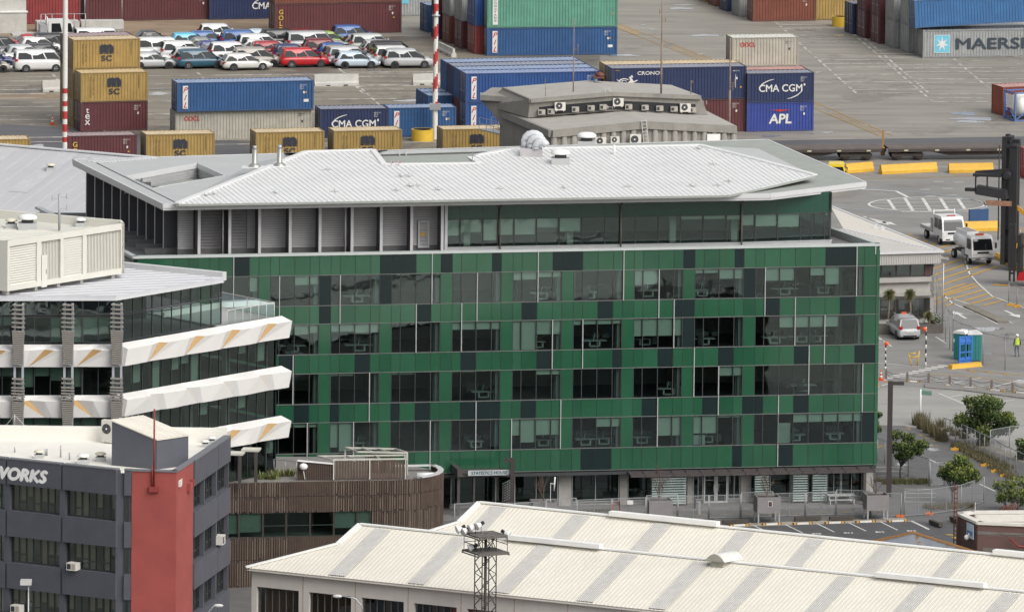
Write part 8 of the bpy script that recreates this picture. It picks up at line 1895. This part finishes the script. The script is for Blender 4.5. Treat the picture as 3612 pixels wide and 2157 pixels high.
# ---- dark lamp posts
for px,yb,yt,sg,lb in ((3135,1750,1343,1,'tall dark square lamp post by the end of the green block'),(1806,1825,1614,-1,'short dark square lamp post beside the name board')):
 p = P(px,yb);zt = zat(p,yt);w = .36 if sg > 0 else .30;b = MB();b.box(p+V((-w/2,-w/2,0)),p+V((w/2,w/2,zt)));b.box(p+V((w/2 if sg > 0 else -w/2-.45,-.15,zt-.28)),p+V((w/2+.8 if sg > 0 else -w/2,.15,zt-.04)))
 if sg < 0: b.v = b.v
 b.thing('lamp_post',[mat('lamp_brown',(.045,.036,.036),.6)],lb,'lamp post','square lamp posts',p)
def street_lamp(hx,hy,z,base_dx,label,flatty=False,S=1):
 h = P(hx,hy,z);b = MB();p = XY(h)+V((base_dx,.6 if flatty else 0,0))
 if flatty: b.tube(XY(p,-0),XY(p,z+.0),.05,8);b.box(h+V((-.36,-.2,.02)),h+V((.36,.9,.26)),1)
 else:
  s = 1 if base_dx > 0 else -1;b.tube(XY(p,0),XY(p,z-1.2),.06,8);b.path([XY(p,z-1.25),XY(p,z-.6)-V((s*.12,0,0)),XY(p,z-.15)-V((s*.5,0,0)),h+V((s*.2,0,.05))],.045,8);b.blob(h,.34,.14,.12,1)
 return b.thing('street_lamp',[mMetal,mat('lamp_head',(.5,.5,.48),.4)],label,'street lamp','grey street lamps',p)
street_lamp(91,2062,9.0,.15,'flat headed street lamp before the grey block',True);street_lamp(770,2134,8.0,-.9,'curved street lamp at the foot of the red tower side wall');street_lamp(1190,2101,6.5,1.7,'curved street lamp before the cream warehouse windows')
# ---- lattice floodlight tower
c = P(1708,2440);FTW = empty('floodlight_tower',c,0,'dark lattice floodlight tower with two platforms before the cream roof','floodlight tower')
e = dirdeg(28);f = dirdeg(118);hw = .52;z1,z2 = zat(c,1943),zat(c,1884);mLat = mat('lattice_dark',(.05,.045,.04),.7,.3,3,spots=((.16,.10,.06),3,.6,.6));b = MB()
cn = [c+e*(sx*hw)+f*(sy*hw) for sx,sy in ((-1,-1),(1,-1),(1,1),(-1,1))];k = 0.0
for p in cn: b.bar(XY(p,0),XY(p,z1),.075,.075);b.bar(XY(p,z1),XY(p,z2),.06,.06)
while k < z1-.2:
 for q in range(4):
  a,d2 = cn[q],cn[(q+1) % 4];b.bar(XY(a,k),XY(d2,k+.72),.045,.045);b.bar(XY(d2,k+.72),XY(a,min(z1,k+1.44)),.045,.045)
 k += 1.44
for q in range(4): a,d2 = cn[q],cn[(q+1) % 4];b.bar(XY(a,z1+.1),XY(d2,z2),.04,.04);b.bar(XY(d2,z1+.1),XY(a,z2),.04,.04)
b.tube(c,XY(c,z2+.1),.1,8);b.build('lattice_mast',[mLat],FTW)
for z,w_ in ((z1,1.15),(z2,1.05)):
 b = MB();b.obox(c-e*w_-f*w_,e,f,2*w_,2*w_,z-.04,z+.05)
 for s in (-1,1): b.obox(c-e*w_+f*(s*w_-.04),e,f,2*w_,.08,z-.1,z-.041);b.obox(c+e*(s*w_-.04)-f*w_,e,f,.08,2*w_,z-.16,z-.101)
 b.build('platform',[mat('platform_grey',(.12,.11,.10),.9,.3,3)],FTW)
b = MB()
for sx,sy in ((-1,-1),(1,-1),(1,1),(-1,1)): p = c+e*sx*1.05+f*sy*1.05;b.bar(XY(p,z1),XY(p,z2),.04,.04)
for z in (z1+.55,):
 for q in range(4): s = [(-1,-1),(1,-1),(1,1),(-1,1)];a,d2 = [c+e*x*1.05+f*y*1.05 for x,y in (s[q],s[(q+1) % 4])];b.bar(XY(a,z),XY(d2,z),.04,.04) if q != 0 else None
b.build('guard_rail',[mLat],FTW)
for px,py,ang in ((1622,1863,200),(1641,1870,215),(1666,1858,205),(1690,1851,215),(1786,1880,-20),(1664,1928,190)):
 g = MB();t = PV(px,py,c,c+V((1,0,0)));d = dirdeg(ang)+V((0,0,-.35));d.normalize();g.path([t-d*.05,t+d*.0],.12,12);pr = [(.14,-.12),(.2,.02),(.27,.16),(.27,.24)]
 x = d.orthogonal().normalized();y = d.cross(x);i = len(g.v)
 for r,h in pr: g.v += [tuple(t+d*h+(x*math.cos(2*math.pi*q/14)+y*math.sin(2*math.pi*q/14))*r) for q in range(14)]
 for j in range(3):
  for q in range(14): g.f.append((i+j*14+q,i+j*14+(q+1) % 14,i+(j+1)*14+(q+1) % 14,i+(j+1)*14+q));g.m.append(0);g.sm.append(True)
 g.f.append(tuple(i+42+q for q in range(14)));g.m.append(0);g.sm.append(False);g.bar(t-d*.1,t-d*.38+Z*.05,.16,.2,1);g.bar(t-d*.2,XY(lerp(t,c,.25),min(t.z-.3,z2 if t.z > z2 else z1)),.04,.04,1)
 g.build('floodlight',[mat('lamp_white',(.72,.72,.71),.35,.05),mBlackP],FTW)
# ---- signs
b = MB();p0,p1 = P(3418,792),P(3481,790);d,n,L = poly_dirs(p0,p1);zt = zat(p0,738)
for p in (p0,p1): b.tube(XY(p),XY(p,zt),.05,6,1)
b.obox(XY(p0)+n*.06,d,n,L+.1,.06,zat(p0,788),zt,0);b.thing('blue_sign_board',[mat('sign_blue',(.025,.07,.17),.6),mBlackP],'plain dark blue board on two posts behind the yellow barrier','sign')
b = MB();p = P(3382,794);b.tube(p,XY(p,zat(p,742)),.04,6);b.box(XY(p,zat(p,766))+V((-.2,-.06,0)),XY(p,zat(p,741))+V((.2,-.04,0)));b.thing('grey_sign',[mMetal],'back of a small grey sign on a post beside the blue board','sign')
b = MB();p = P(3246,1492);zt = zat(p,1372);b.tube(p,XY(p,zt),.06,8,0);b.obox(XY(p)+V((.06,0,0)),dirdeg(-20),dirdeg(70),.8,.03,zt-.42,zt-.1,1);b.obox(XY(p)+V((.06,-.03,0)),dirdeg(60),dirdeg(150),.7,.03,zt-.22,zt+.02,1);b.thing('street_name_sign',[mWhite,mat('street_green',(.17,.30,.25),.6)],'white post with pale green street name blades above the tussocks','sign')
# ---- toilets and board stand
mTeal = mat('toilet_teal',(.02,.20,.19),.5,.08,1)
def toilet(px,py,yaw,label):
 p = P(px,py);d = dirdeg(yaw);n = V((d.y,-d.x,0));t = empty('portable_toilet',p,0,label,'portable toilet','teal portable toilets');b = MB();b.obox(p,d,-n,1.05,1.05,.08,2.08);
 for k in range(4): b.obox(p+d*(.1+.24*k)+n*.002,d,n,.06,.03,.2,1.95)
 b.build('cabin',[mTeal],t);b = MB();b.obox(p+n*.035,d,n,.1,.02,1.4,1.65);b.build('door_plate',[mPlate],t)
 b = MB();i = len(b.v);prof = [(-.06,2.08),(-.06,2.16),(.12,2.30),(.93,2.30),(1.11,2.16),(1.11,2.08)]
 for yy in (.06,-1.11): b.v += [tuple(p+d*x+n*yy+Z*z) for x,z in prof]
 for k in range(6): k2 = (k+1) % 6;b.f.append((i+k,i+k2,i+6+k2,i+6+k));b.m.append(0);b.sm.append(False)
 b.f.append(tuple(i+k for k in range(6))[::-1]);b.f.append(tuple(i+6+k for k in range(6)));b.m += [0,0];b.sm += [False,False];b.build('roof',[mWhite],t)
toilet(3363,1268,-35,'teal portable toilet with white roof behind the blue framed panel');toilet(3415,1280-6,8,'teal portable toilet showing past the far edge of the blue framed panel')
b = MB();p0,p1 = P(3383,1288),P(3430,1284);d,n,L = poly_dirs(p0,p1);zt = zat(p0,1186);mBP = mat('panel_blue',(.04,.16,.50),.5,.06)
for s in (0,L-.12): b.obox(p0+d*s,d,-n,.12,.12,.1,zt,0)
for z in (.35,.95,1.75,zt-.12): b.obox(p0+d*.12,d,-n,L-.24,.1,z,z+.09,0)
b.obox(p0+d*L*.48,d,-n,.08,.09,.44,zt-.121,0);b.obox(p0+d*.12-n*.06,d,-n,L-.24,.03,1.6,zt-.13,0);b.obox(p0+d*.12-n*.06,d,-n,L-.24,.03,.15,.6,0);b.thing('blue_panel_stand',[mBP],'blue framed panel standing on the yellow plastic base by the toilets','panel')
b = MB();p0,p1 = P(3350,1300),P(3458,1290);d,n,L = poly_dirs(p0,p1);b.hexa([XY(p0+n*.3,0),XY(p1+n*.3,0),XY(p1-n*.35,0),XY(p0-n*.35,0),XY(p0+d*.1+n*.2,.32),XY(p1-d*.1+n*.2,.32),XY(p1-d*.1-n*.25,.32),XY(p0+d*.1-n*.25,.32)]);b.thing('plastic_barrier',[mYB],'yellow plastic barrier base under the blue framed panel','barrier')
# ---- fences
def netmat(name,col,dens):
 if name in MATS: return MATS[name]
 m = bpy.data.materials.new(name);m.use_nodes = True;MATS[name] = m;t = m.node_tree;o = t.nodes['Material Output'];pb = t.nodes['Principled BSDF'];pb.inputs['Base Color'].default_value = (*col,1);pb.inputs['Roughness'].default_value = .6
 tr = t.nodes.new('ShaderNodeBsdfTransparent');mx = t.nodes.new('ShaderNodeMixShader');mx.inputs[0].default_value = dens;t.links.new(tr.outputs[0],mx.inputs[1]);t.links.new(pb.outputs[0],mx.inputs[2]);t.links.new(mx.outputs[0],o.inputs['Surface']);return m
mNet = netmat('chain_mesh',(.33,.34,.35),.16);mPost = mat('fence_post',(.27,.28,.29),.5,.1,2,metal=.3)
def fence(pts,h,label,rails=True,barbed=False,group='wire mesh fences',mid=0,foot=None,name='wire_fence',cat='fence'):
 t = empty(name,P(*pts[0]),0,label,cat,group);ps_ = [P(*q) for q in pts]
 for p in ps_:
  b = MB();b.tube(p,XY(p,h),.035,6)
  if barbed: b.tube(XY(p,h),XY(p,h+.35)+V((-.22,-.1,0)),.02,5);b.tube(XY(p,h),XY(p,h+.35)+V((.22,.1,0)),.02,5)
  b.build('post',[mPost],t)
 b = MB()
 for a,c in zip(ps_,ps_[1:]):
  b.bar(XY(a,h-.02),XY(c,h-.02),.045,.045)
  if rails: b.bar(XY(a,.12),XY(c,.12),.035,.035)
  for k in range(1,mid+1): q = lerp(a,c,k/(mid+1));b.tube(q+Z*.1,XY(q,h),.025,5)
 b.build('rail',[mPost],t);b = MB()
 for a,c in zip(ps_,ps_[1:]): b.face([XY(a,.1),XY(c,.1),XY(c,h-.04),XY(a,h-.04)])
 b.build('wire_mesh',[mNet],t);return t
fence([(3304,1105),(3335,1208),(3350,1232),(3361,1239)],2.9,'tall chain link fence with forked tops beside the planter wall',False,True)
fence([(3361,1239),(3392,1255),(3420,1262),(3467,1287),(3545,1305),(3640,1318)],2.55,'tall chain link fence with forked tops running behind the toilets to the worker',False,True)
fence([(3095,1105),(3200,1104),(3304,1105)],1.6,'wire fence across the front of the low cream building',False)
fence([(3558,1065),(3587,1082),(3640,1110)],1.7,'wire fence panel on yellow feet before the red forklift')
tf = ['before the entrance canopy','before the dark lobby glass','behind the first planter','with the small white notice','before the double louvre screen','before the glass doors','beside the black bollard','between doors and louvre screen','before the paired louvre screens','before the picnic table','beside the end planter','past the end of the green block','beside the lamp post','leaning by the dark tree bed']
tp = [(1600,1868),(1705,1862),(1815,1857),(1925,1852),(2033,1847),(2158,1842),(2278,1838),(2390,1834),(2500,1830),(2612,1828),(2727,1824),(2840,1820),(2948,1817),(3070,1822),(3180,1823)]
for k in range(14): x0,y0 = tp[k];x1,y1 = tp[k+1];fence([(x0+2,y0),(x1-2,y1)],1.75 if k % 3 else 1.9,'grey mesh fence panel '+tf[k],True,False,'temporary mesh fence panels',1,name='temporary_fence')
fence([(3190,1822),(3285,1815),(3390,1800),(3470,1772)],1.9,'mesh fence running from the end planter towards the street trees',True,mid=1)
fence([(3325,1640-90),(3330,1552),(3370,1565),(3410,1582),(3438,1596),(3472,1612),(3510,1630),(3545,1651),(3584,1668),(3640,1695)][1:],1.7,'long mesh fence on yellow feet along the tussock bed',True,mid=1)
fence([(3203,1680),(3276,1700),(3280,1715),(3330,1712),(3372,1730)],1.75,'mesh fence bending behind the small street trees',True)
fence([(3094,1622),(3120,1632),(3150,1642),(3203,1680)],1.7,'mesh fence beside the lamp post and the round tree',True)
fence([(3492,1590),(3560,1578),(3640,1570)],1.6,'low wire fence behind the biggest tree',False)
for k,(px,py,c) in enumerate(((3368,1587,0),(3474,1643,0),(3510,1664,0),(3542,1680,0),(3175,1822,1),(3277,1814,1),(3566,1078,0),(3590,1083,0))):
 b = MB();p = P(px,py);b.box(p+V((-.3,-.15,0)),p+V((.3,.15,.15)));b.box(p+V((-.1,-.08,.15)),p+V((.1,.08,.22)));b.thing('fence_weight',[mat('foot_yellow',(.62,.33,.03),.6) if c == 0 else mat('foot_orange',(.6,.14,.03),.6)],('yellow' if c == 0 else 'orange')+' fence foot '+['beside the tussock bed near the puddle','on the tussock fence, nearer the big tree','on the tussock fence after the big tree','on the tussock fence close to the yellowish tree','by the end planter','by the brick building ladder','under the fence panel by the forklift','under the fence panel by the picture edge'][k],'fence foot','fence feet')
for x0,y0,x1,y1,c,lb in ((2160,1846,2185,1842,'red','small orange red barrier frame by the fence notice'),):
 b = MB();p0,p1 = P(x0,y0),P(x1,y1);b.path([p0,XY(p0,1.4),XY(p1,1.55),p1],.03,6);b.thing('tube_barrier',[mat('cone_orange',None)],lb,'barrier')
b = MB();p = P(2222,1843);b.box(p+V((-.21,-.08,1.35)),p+V((.21,-.07,1.65)));b.thing('fence_notice',[mPlate],'small white notice on the fence by the concrete columns','notice')
b = MB();p = P(1953,1840);b.tube(XY(p,2.25),XY(p,3.25)+V((.06,0,0)),.05,6);b.bar(XY(p,2.75),XY(p,2.8)+V((-.25,0,0)),.05,.05);b.tube(p+V((-.25,0,0)),XY(p,2.8)+V((-.25,0,0)),.02,5);b.thing('white_marker',[mWhite],'thin white upright marker before the dark lobby glass','marker')
# ---- worker
def person(p,yaw):
 t = empty('person',p,R(yaw),'worker in white helmet and yellow hi-vis vest walking away on the apron','person')
 sk = bpy.data.meshes.new('person_body');vs = [(0,0,.95),(0,0,1.15),(0,0,1.36),(0,.0,1.50),(0,.01,1.60),(0,.02,1.70),
  (-.1,.0,.90),(-.12,.07,.50),(-.12,-.03,.09),(-.12,.12,.04),(.1,0,.90),(.12,.10,.51),(.13,-.14,.12),(.13,.0,.05),
  (-.17,0,1.42),(-.25,-.04,1.15),(-.26,.06,.92),(-.255,.09,.84),(.17,0,1.42),(.25,-.03,1.15),(.27,.04,.92),(.265,.07,.84)]
 ed = [(0,1),(1,2),(2,3),(3,4),(4,5),(0,6),(6,7),(7,8),(8,9),(0,10),(10,11),(11,12),(12,13),(2,14),(14,15),(15,16),(16,17),(2,18),(18,19),(19,20),(20,21)]
 rad = [.15,.145,.17,.06,.085,.08,.10,.07,.05,.045,.10,.07,.05,.045,.075,.055,.042,.04,.075,.055,.042,.04]
 sk.from_pydata(vs,ed,[]);o = bpy.data.objects.new('body',sk);COL.objects.link(o);md = o.modifiers.new('s','SKIN')
 if not sk.skin_vertices: sk.skin_vertices.new()
 for k,v in enumerate(sk.skin_vertices[0].data): v.radius = (rad[k],rad[k]*(.72 if k < 3 else 1));v.use_root = k == 0
 o.modifiers.new('u','SUBSURF').levels = 1;dg = bpy.context.evaluated_depsgraph_get();me = bpy.data.meshes.new_from_object(o.evaluated_get(dg));bpy.data.objects.remove(o)
 me.materials.clear()
 for m in (mat('work_trousers',(.10,.11,.14),.9,.1,4),mat('black_sleeve',(.02,.02,.025),.9),mat('skin',(.45,.27,.19),.6)): me.materials.append(m)
 for f in me.polygons:
  c = f.center;f.material_index = 0 if c.z < .95 and abs(c.x) < .21 else (2 if (c.z > 1.52 or (abs(c.x) > .2 and c.z < .93)) else 1);f.use_smooth = True
  if c.z < .13: f.material_index = 1
 o = bpy.data.objects.new('body',me);COL.objects.link(o);o.parent = t
 b = MB();n = 14;pr = [(.185,.125,.96),(.18,.125,1.1),(.205,.14,1.3),(.19,.125,1.44),(.10,.08,1.49)]
 for k in range(4):
  for q in range(n):
   a0,a1 = 2*math.pi*q/n,2*math.pi*(q+1)/n;g = lambda j,a: (pr[j][0]*math.cos(a),pr[j][1]*math.sin(a),pr[j][2]);b.face([g(k,a0),g(k,a1),g(k+1,a1),g(k+1,a0)],1 if k == 1 and False else 0,True)
 for z in (1.08,1.24): b.lathe((0,0,z),[(.001,-.02),(.001,.02)],4) if False else None
 o = bpy.data.objects.new('vest',b.mesh('vest',[mat('hivis',(.55,.75,.04),.6)]));COL.objects.link(o);o.parent = t
 b = MB();b.blob((0,.015,1.70),.125,.145,.11,0,14,8);b.lathe((0,.015,1.69),[(.15,0),(.15,.015)],14);o = bpy.data.objects.new('helmet',b.mesh('helmet',[mat('helmet_white',(.78,.78,.77),.3)]));COL.objects.link(o);o.parent = t
 for sx,cx,cy in ((-1,-.255,.09),(1,.265,.07)):
  b = MB();h = V((cx,cy,.86));b.blob(h+V((0,0,-.05)),.025,.042,.055,0,8,5)
  for k in range(4): q = h+V((0,-.032+.021*k,-.09));b.path([q,q+V((-.004*sx,.006,-.035)),q+V((-.016*sx,.01,-.062-.006*(k in (1,2))))],.010,6)
  b.path([h+V((-.01*sx,.035,-.04)),h+V((-.022*sx,.058,-.07)),h+V((-.026*sx,.06,-.095))],.011,6);o = bpy.data.objects.new('hand',b.mesh('hand',[mat('skin',None)]));COL.objects.link(o);o.parent = t
 return t
person(P(3587,1259)+V((0,.1,0)),12)
b = MB();p = P(3240,1908,6.45);b.blob(p+V((0,0,.13)),.2,.11,.12,0);b.blob(p+V((.12,0,.28)),.07,.06,.07,0);b.blob(p+V((-.1,-.01,.17)),.22,.08,.06,1);b.tube(p+V((.17,0,.28)),p+V((.26,0,.26)),.02,5,2);b.thing('gull',[mWhite,mat('gull_black',(.03,.03,.035),.8),mStopY],'white gull with dark back standing on the far white ridge','bird') if False else None
# ================================================================ PLANTS
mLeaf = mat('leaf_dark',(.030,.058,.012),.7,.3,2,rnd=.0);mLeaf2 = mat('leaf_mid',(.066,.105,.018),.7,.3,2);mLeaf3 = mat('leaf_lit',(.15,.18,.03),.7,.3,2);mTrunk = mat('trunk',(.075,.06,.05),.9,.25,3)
def leaf(b,p,s,rnd,m):
 d = V((rnd.uniform(-1,1),rnd.uniform(-1,1),rnd.uniform(-.6,1))).normalized();x = d.orthogonal().normalized();x.rotate(mathutils.Quaternion(d,rnd.uniform(0,6.3)));y = d.cross(x);b.face([p-x*s,p+y*s*.45,p+x*s,p-y*s*.45],m)
def tree(px,yb,crown,label,seed,trunk_r=.09,stems=1,pale=0.0,dens=520):
 """crown: list of (px, py, radius m) clumps; trunk from the ground point"""
 p = P(px,yb);rnd = random.Random(seed);t = empty('street_tree',p,0,label,'tree','street trees by the car park');b = MB();cl = []
 for (cx,cy,r) in crown: q = PV(cx,cy,p,p+V((1,0,0)));cl.append((q+V((0,rnd.uniform(-.9,.9),0)),r))
 top = min(c.z-r for c,r in cl)
 for s in range(stems):
  o = p+V((.12*s,0,0));mid = XY(o,top*.75)+V((rnd.uniform(-.1,.1)+(.25*s if stems > 1 else 0),0,0));b.path([o,lerp(o,mid,.5)+V((rnd.uniform(-.05,.05),0,0)),mid],trunk_r,8)
  for c,r in cl[s::stems]: m_ = lerp(mid,c,.5)+V((0,0,.1));b.tube(mid,m_,trunk_r*.6,6,0,trunk_r*.4);b.tube(m_,c,trunk_r*.4,5,0,trunk_r*.15)
 b.build('trunk',[mTrunk],t);b = MB()
 for c,r in cl:
  for k in range(int(dens*max(.35,r*r*1.6))):
   d = V((rnd.gauss(0,1),rnd.gauss(0,1),rnd.gauss(0,.8))).normalized();q = c+d*r*(rnd.random()**.35)*rnd.uniform(.78,1.12);q.z = c.z+(q.z-c.z)*.8
   up = (q.z-c.z)/r;leaf(b,q,rnd.uniform(.07,.15),rnd,2 if up+rnd.uniform(-.3,.3) > .45-pale else (1 if up+rnd.uniform(-.4,.4) > -.05-pale else 0))  # light painted into the leaves: lit colour on clump tops, darker below
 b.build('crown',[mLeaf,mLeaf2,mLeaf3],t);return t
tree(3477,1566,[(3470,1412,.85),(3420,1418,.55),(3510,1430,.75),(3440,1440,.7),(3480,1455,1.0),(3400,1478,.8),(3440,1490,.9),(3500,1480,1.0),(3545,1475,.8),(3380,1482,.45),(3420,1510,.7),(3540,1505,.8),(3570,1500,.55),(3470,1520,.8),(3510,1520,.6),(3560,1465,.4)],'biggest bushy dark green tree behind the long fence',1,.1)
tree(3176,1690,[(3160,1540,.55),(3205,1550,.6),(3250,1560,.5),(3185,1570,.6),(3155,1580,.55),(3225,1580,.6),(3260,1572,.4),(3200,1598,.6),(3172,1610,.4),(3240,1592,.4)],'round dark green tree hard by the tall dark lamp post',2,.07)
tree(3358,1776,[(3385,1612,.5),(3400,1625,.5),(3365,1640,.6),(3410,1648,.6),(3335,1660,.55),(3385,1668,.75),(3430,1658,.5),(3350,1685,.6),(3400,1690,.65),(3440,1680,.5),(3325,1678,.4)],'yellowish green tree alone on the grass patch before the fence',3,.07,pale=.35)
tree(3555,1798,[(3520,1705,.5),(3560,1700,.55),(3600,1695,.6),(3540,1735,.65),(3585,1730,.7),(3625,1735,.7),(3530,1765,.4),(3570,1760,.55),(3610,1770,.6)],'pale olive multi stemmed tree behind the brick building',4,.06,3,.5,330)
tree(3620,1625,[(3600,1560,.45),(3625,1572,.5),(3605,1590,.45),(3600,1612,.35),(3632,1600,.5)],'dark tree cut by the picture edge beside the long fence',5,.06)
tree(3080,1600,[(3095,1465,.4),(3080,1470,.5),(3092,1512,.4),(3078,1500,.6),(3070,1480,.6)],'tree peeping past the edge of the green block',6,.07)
def cabbage(px,yb,hx,hy,r,label,seed,trunk=True):
 p = P(px,yb);h = PV(hx,hy,p,p+V((1,0,0)));rnd = random.Random(seed);t = empty('cabbage_tree',p,0,label,'tree','spiky cabbage trees');b = MB();b.path([p,lerp(p,h,.5)+V((.06,0,0)),h],.085,8);b.build('trunk',[mat('pale_trunk',(.16,.13,.10),.9,.2,4)],t);b = MB()
 for k in range(330):
  d = V((rnd.gauss(0,1),rnd.gauss(0,1),rnd.gauss(.05,.9))).normalized();L = r*rnd.uniform(.75,1.15);x = d.orthogonal().normalized()*.028;dr = V((0,0,-.18*L));q = h+d*L*.55;b.face([h+d*.05-x,h+d*.05+x,q+x,q-x],k % 2);b.face([q-x,q+x,h+d*L+dr],k % 2)
 b.build('crown',[mat('spike_green',(.075,.095,.035),.6,.2,3),mat('spike_dry',(.15,.13,.055),.7,.2,3)],t)
cabbage(3127,1164,3137,1036,.58,'spiky cabbage tree nearer the green block',1);cabbage(3208,1162,3210,1035,.56,'spiky cabbage tree nearer the corner of the cream building',2);cabbage(3275,1166,3274,1112,.45,'short spiky cabbage tree on the planter wall',3)
def shrub(px,py,w,h,label,seed,m=None):
 p = P(px,py);rnd = random.Random(seed);b = MB()
 for k in range(420): q = p+V((rnd.gauss(0,w*.4),rnd.gauss(0,w*.35),abs(rnd.gauss(h*.45,h*.28))));leaf(b,q,rnd.uniform(.05,.1),rnd,rnd.choice([0,0,1]))
 return b.thing('shrub',[mLeaf,mLeaf2],label,'shrub',None,p)
shrub(3300,1164,.7,1.3,'dark bushy shrub at the end of the planter wall',1);shrub(3215,1162,1.1,1.1,'low scrub between the trunks on the planter wall',2)
def tussock(cells,label,seed,dry=True):
 rnd = random.Random(seed);b = MB()
 for (px,py,r,h) in cells:
  c = P(px,py)
  for k in range(150):
   a = rnd.uniform(0,6.3);q = c+V((math.cos(a),math.sin(a),0))*r*rnd.random()**.6;tip = q+V((rnd.uniform(-.18,.18)*h*1.6,rnd.uniform(-.18,.18)*h*1.6,h*rnd.uniform(.6,1.1)));x = V((rnd.uniform(-.03,.03),.012,0));b.face([q-x,q+x,tip],rnd.choice([0,1,2] if dry else [1,2,2]))
 b.build('tussock_grass',[mat('grass_straw',(.19,.145,.085),.9,.2,3),mat('grass_olive',(.13,.115,.065),.9,.2,3),mat('grass_green',(.075,.085,.03),.9,.2,3)],label=label,cat='grass',kind='stuff')
tussock([(3240+k*11,1500+k*7+(k % 2)*4,.38,1.15-.02*k) for k in range(9)]+[(3235,1498,.4,1.0),(3255,1495,.4,1.1)],'tall straw coloured tussock grass at the car park corner',1)
tussock([(3320,1505,.35,.8),(3345,1520,.4,.5),(3375,1535,.5,.7),(3400,1545,.4,.5),(3465,1570,.5,.6)],'scattered tussock grass behind the long fence',2)
tussock([(3375+k*13,1575+k*7.5,.45,.48) for k in range(16)]+[(3404+k*17,1572+k*9,.4,.45) for k in range(10)],'tussock grass bed along the long fence',3)
tussock([(3100+k*13,1700+(k % 3)*3,.35,.4) for k in range(14)],'low grass strip under the round tree',4,False)
tussock([(3270+k*12,1790+(k % 3)*3-k*.4,.35,.38) for k in range(14)],'low grass patch under the yellowish tree',5)
tussock([(1850+k*28,1812-k*.5,.4,.3) for k in range(12)],'low planting along the lobby glass',6,False)
def flax(px,py,z,label,seed):
 p = P(px,py,z);rnd = random.Random(seed);b = MB()
 for k in range(150): a = rnd.uniform(0,6.3);o = p+V((rnd.uniform(-.7,.7),rnd.uniform(-.4,.4),0));d = V((math.cos(a)*.55,math.sin(a)*.55,rnd.uniform(.5,1)));L = rnd.uniform(.4,.8);x = V((-math.sin(a),math.cos(a),0))*.03;b.face([o-x,o+x,o+d*L*.6+x,o+d*L*.6-x],k % 2);b.face([o+d*L*.6-x,o+d*L*.6+x,o+d*L-Z*.05],k % 2)
 b.thing('flax_plant',[mat('flax_green',(.14,.19,.05),.6,.2,3),mat('flax_olive',(.17,.16,.06),.7,.2,3)],label,'plant',None,p)
flax(1002,1677,zT-.35,'bright green flax clump on the timber podium roof',1);flax(948,1688,zT-.35,'olive flax clump on the timber podium roof',2)
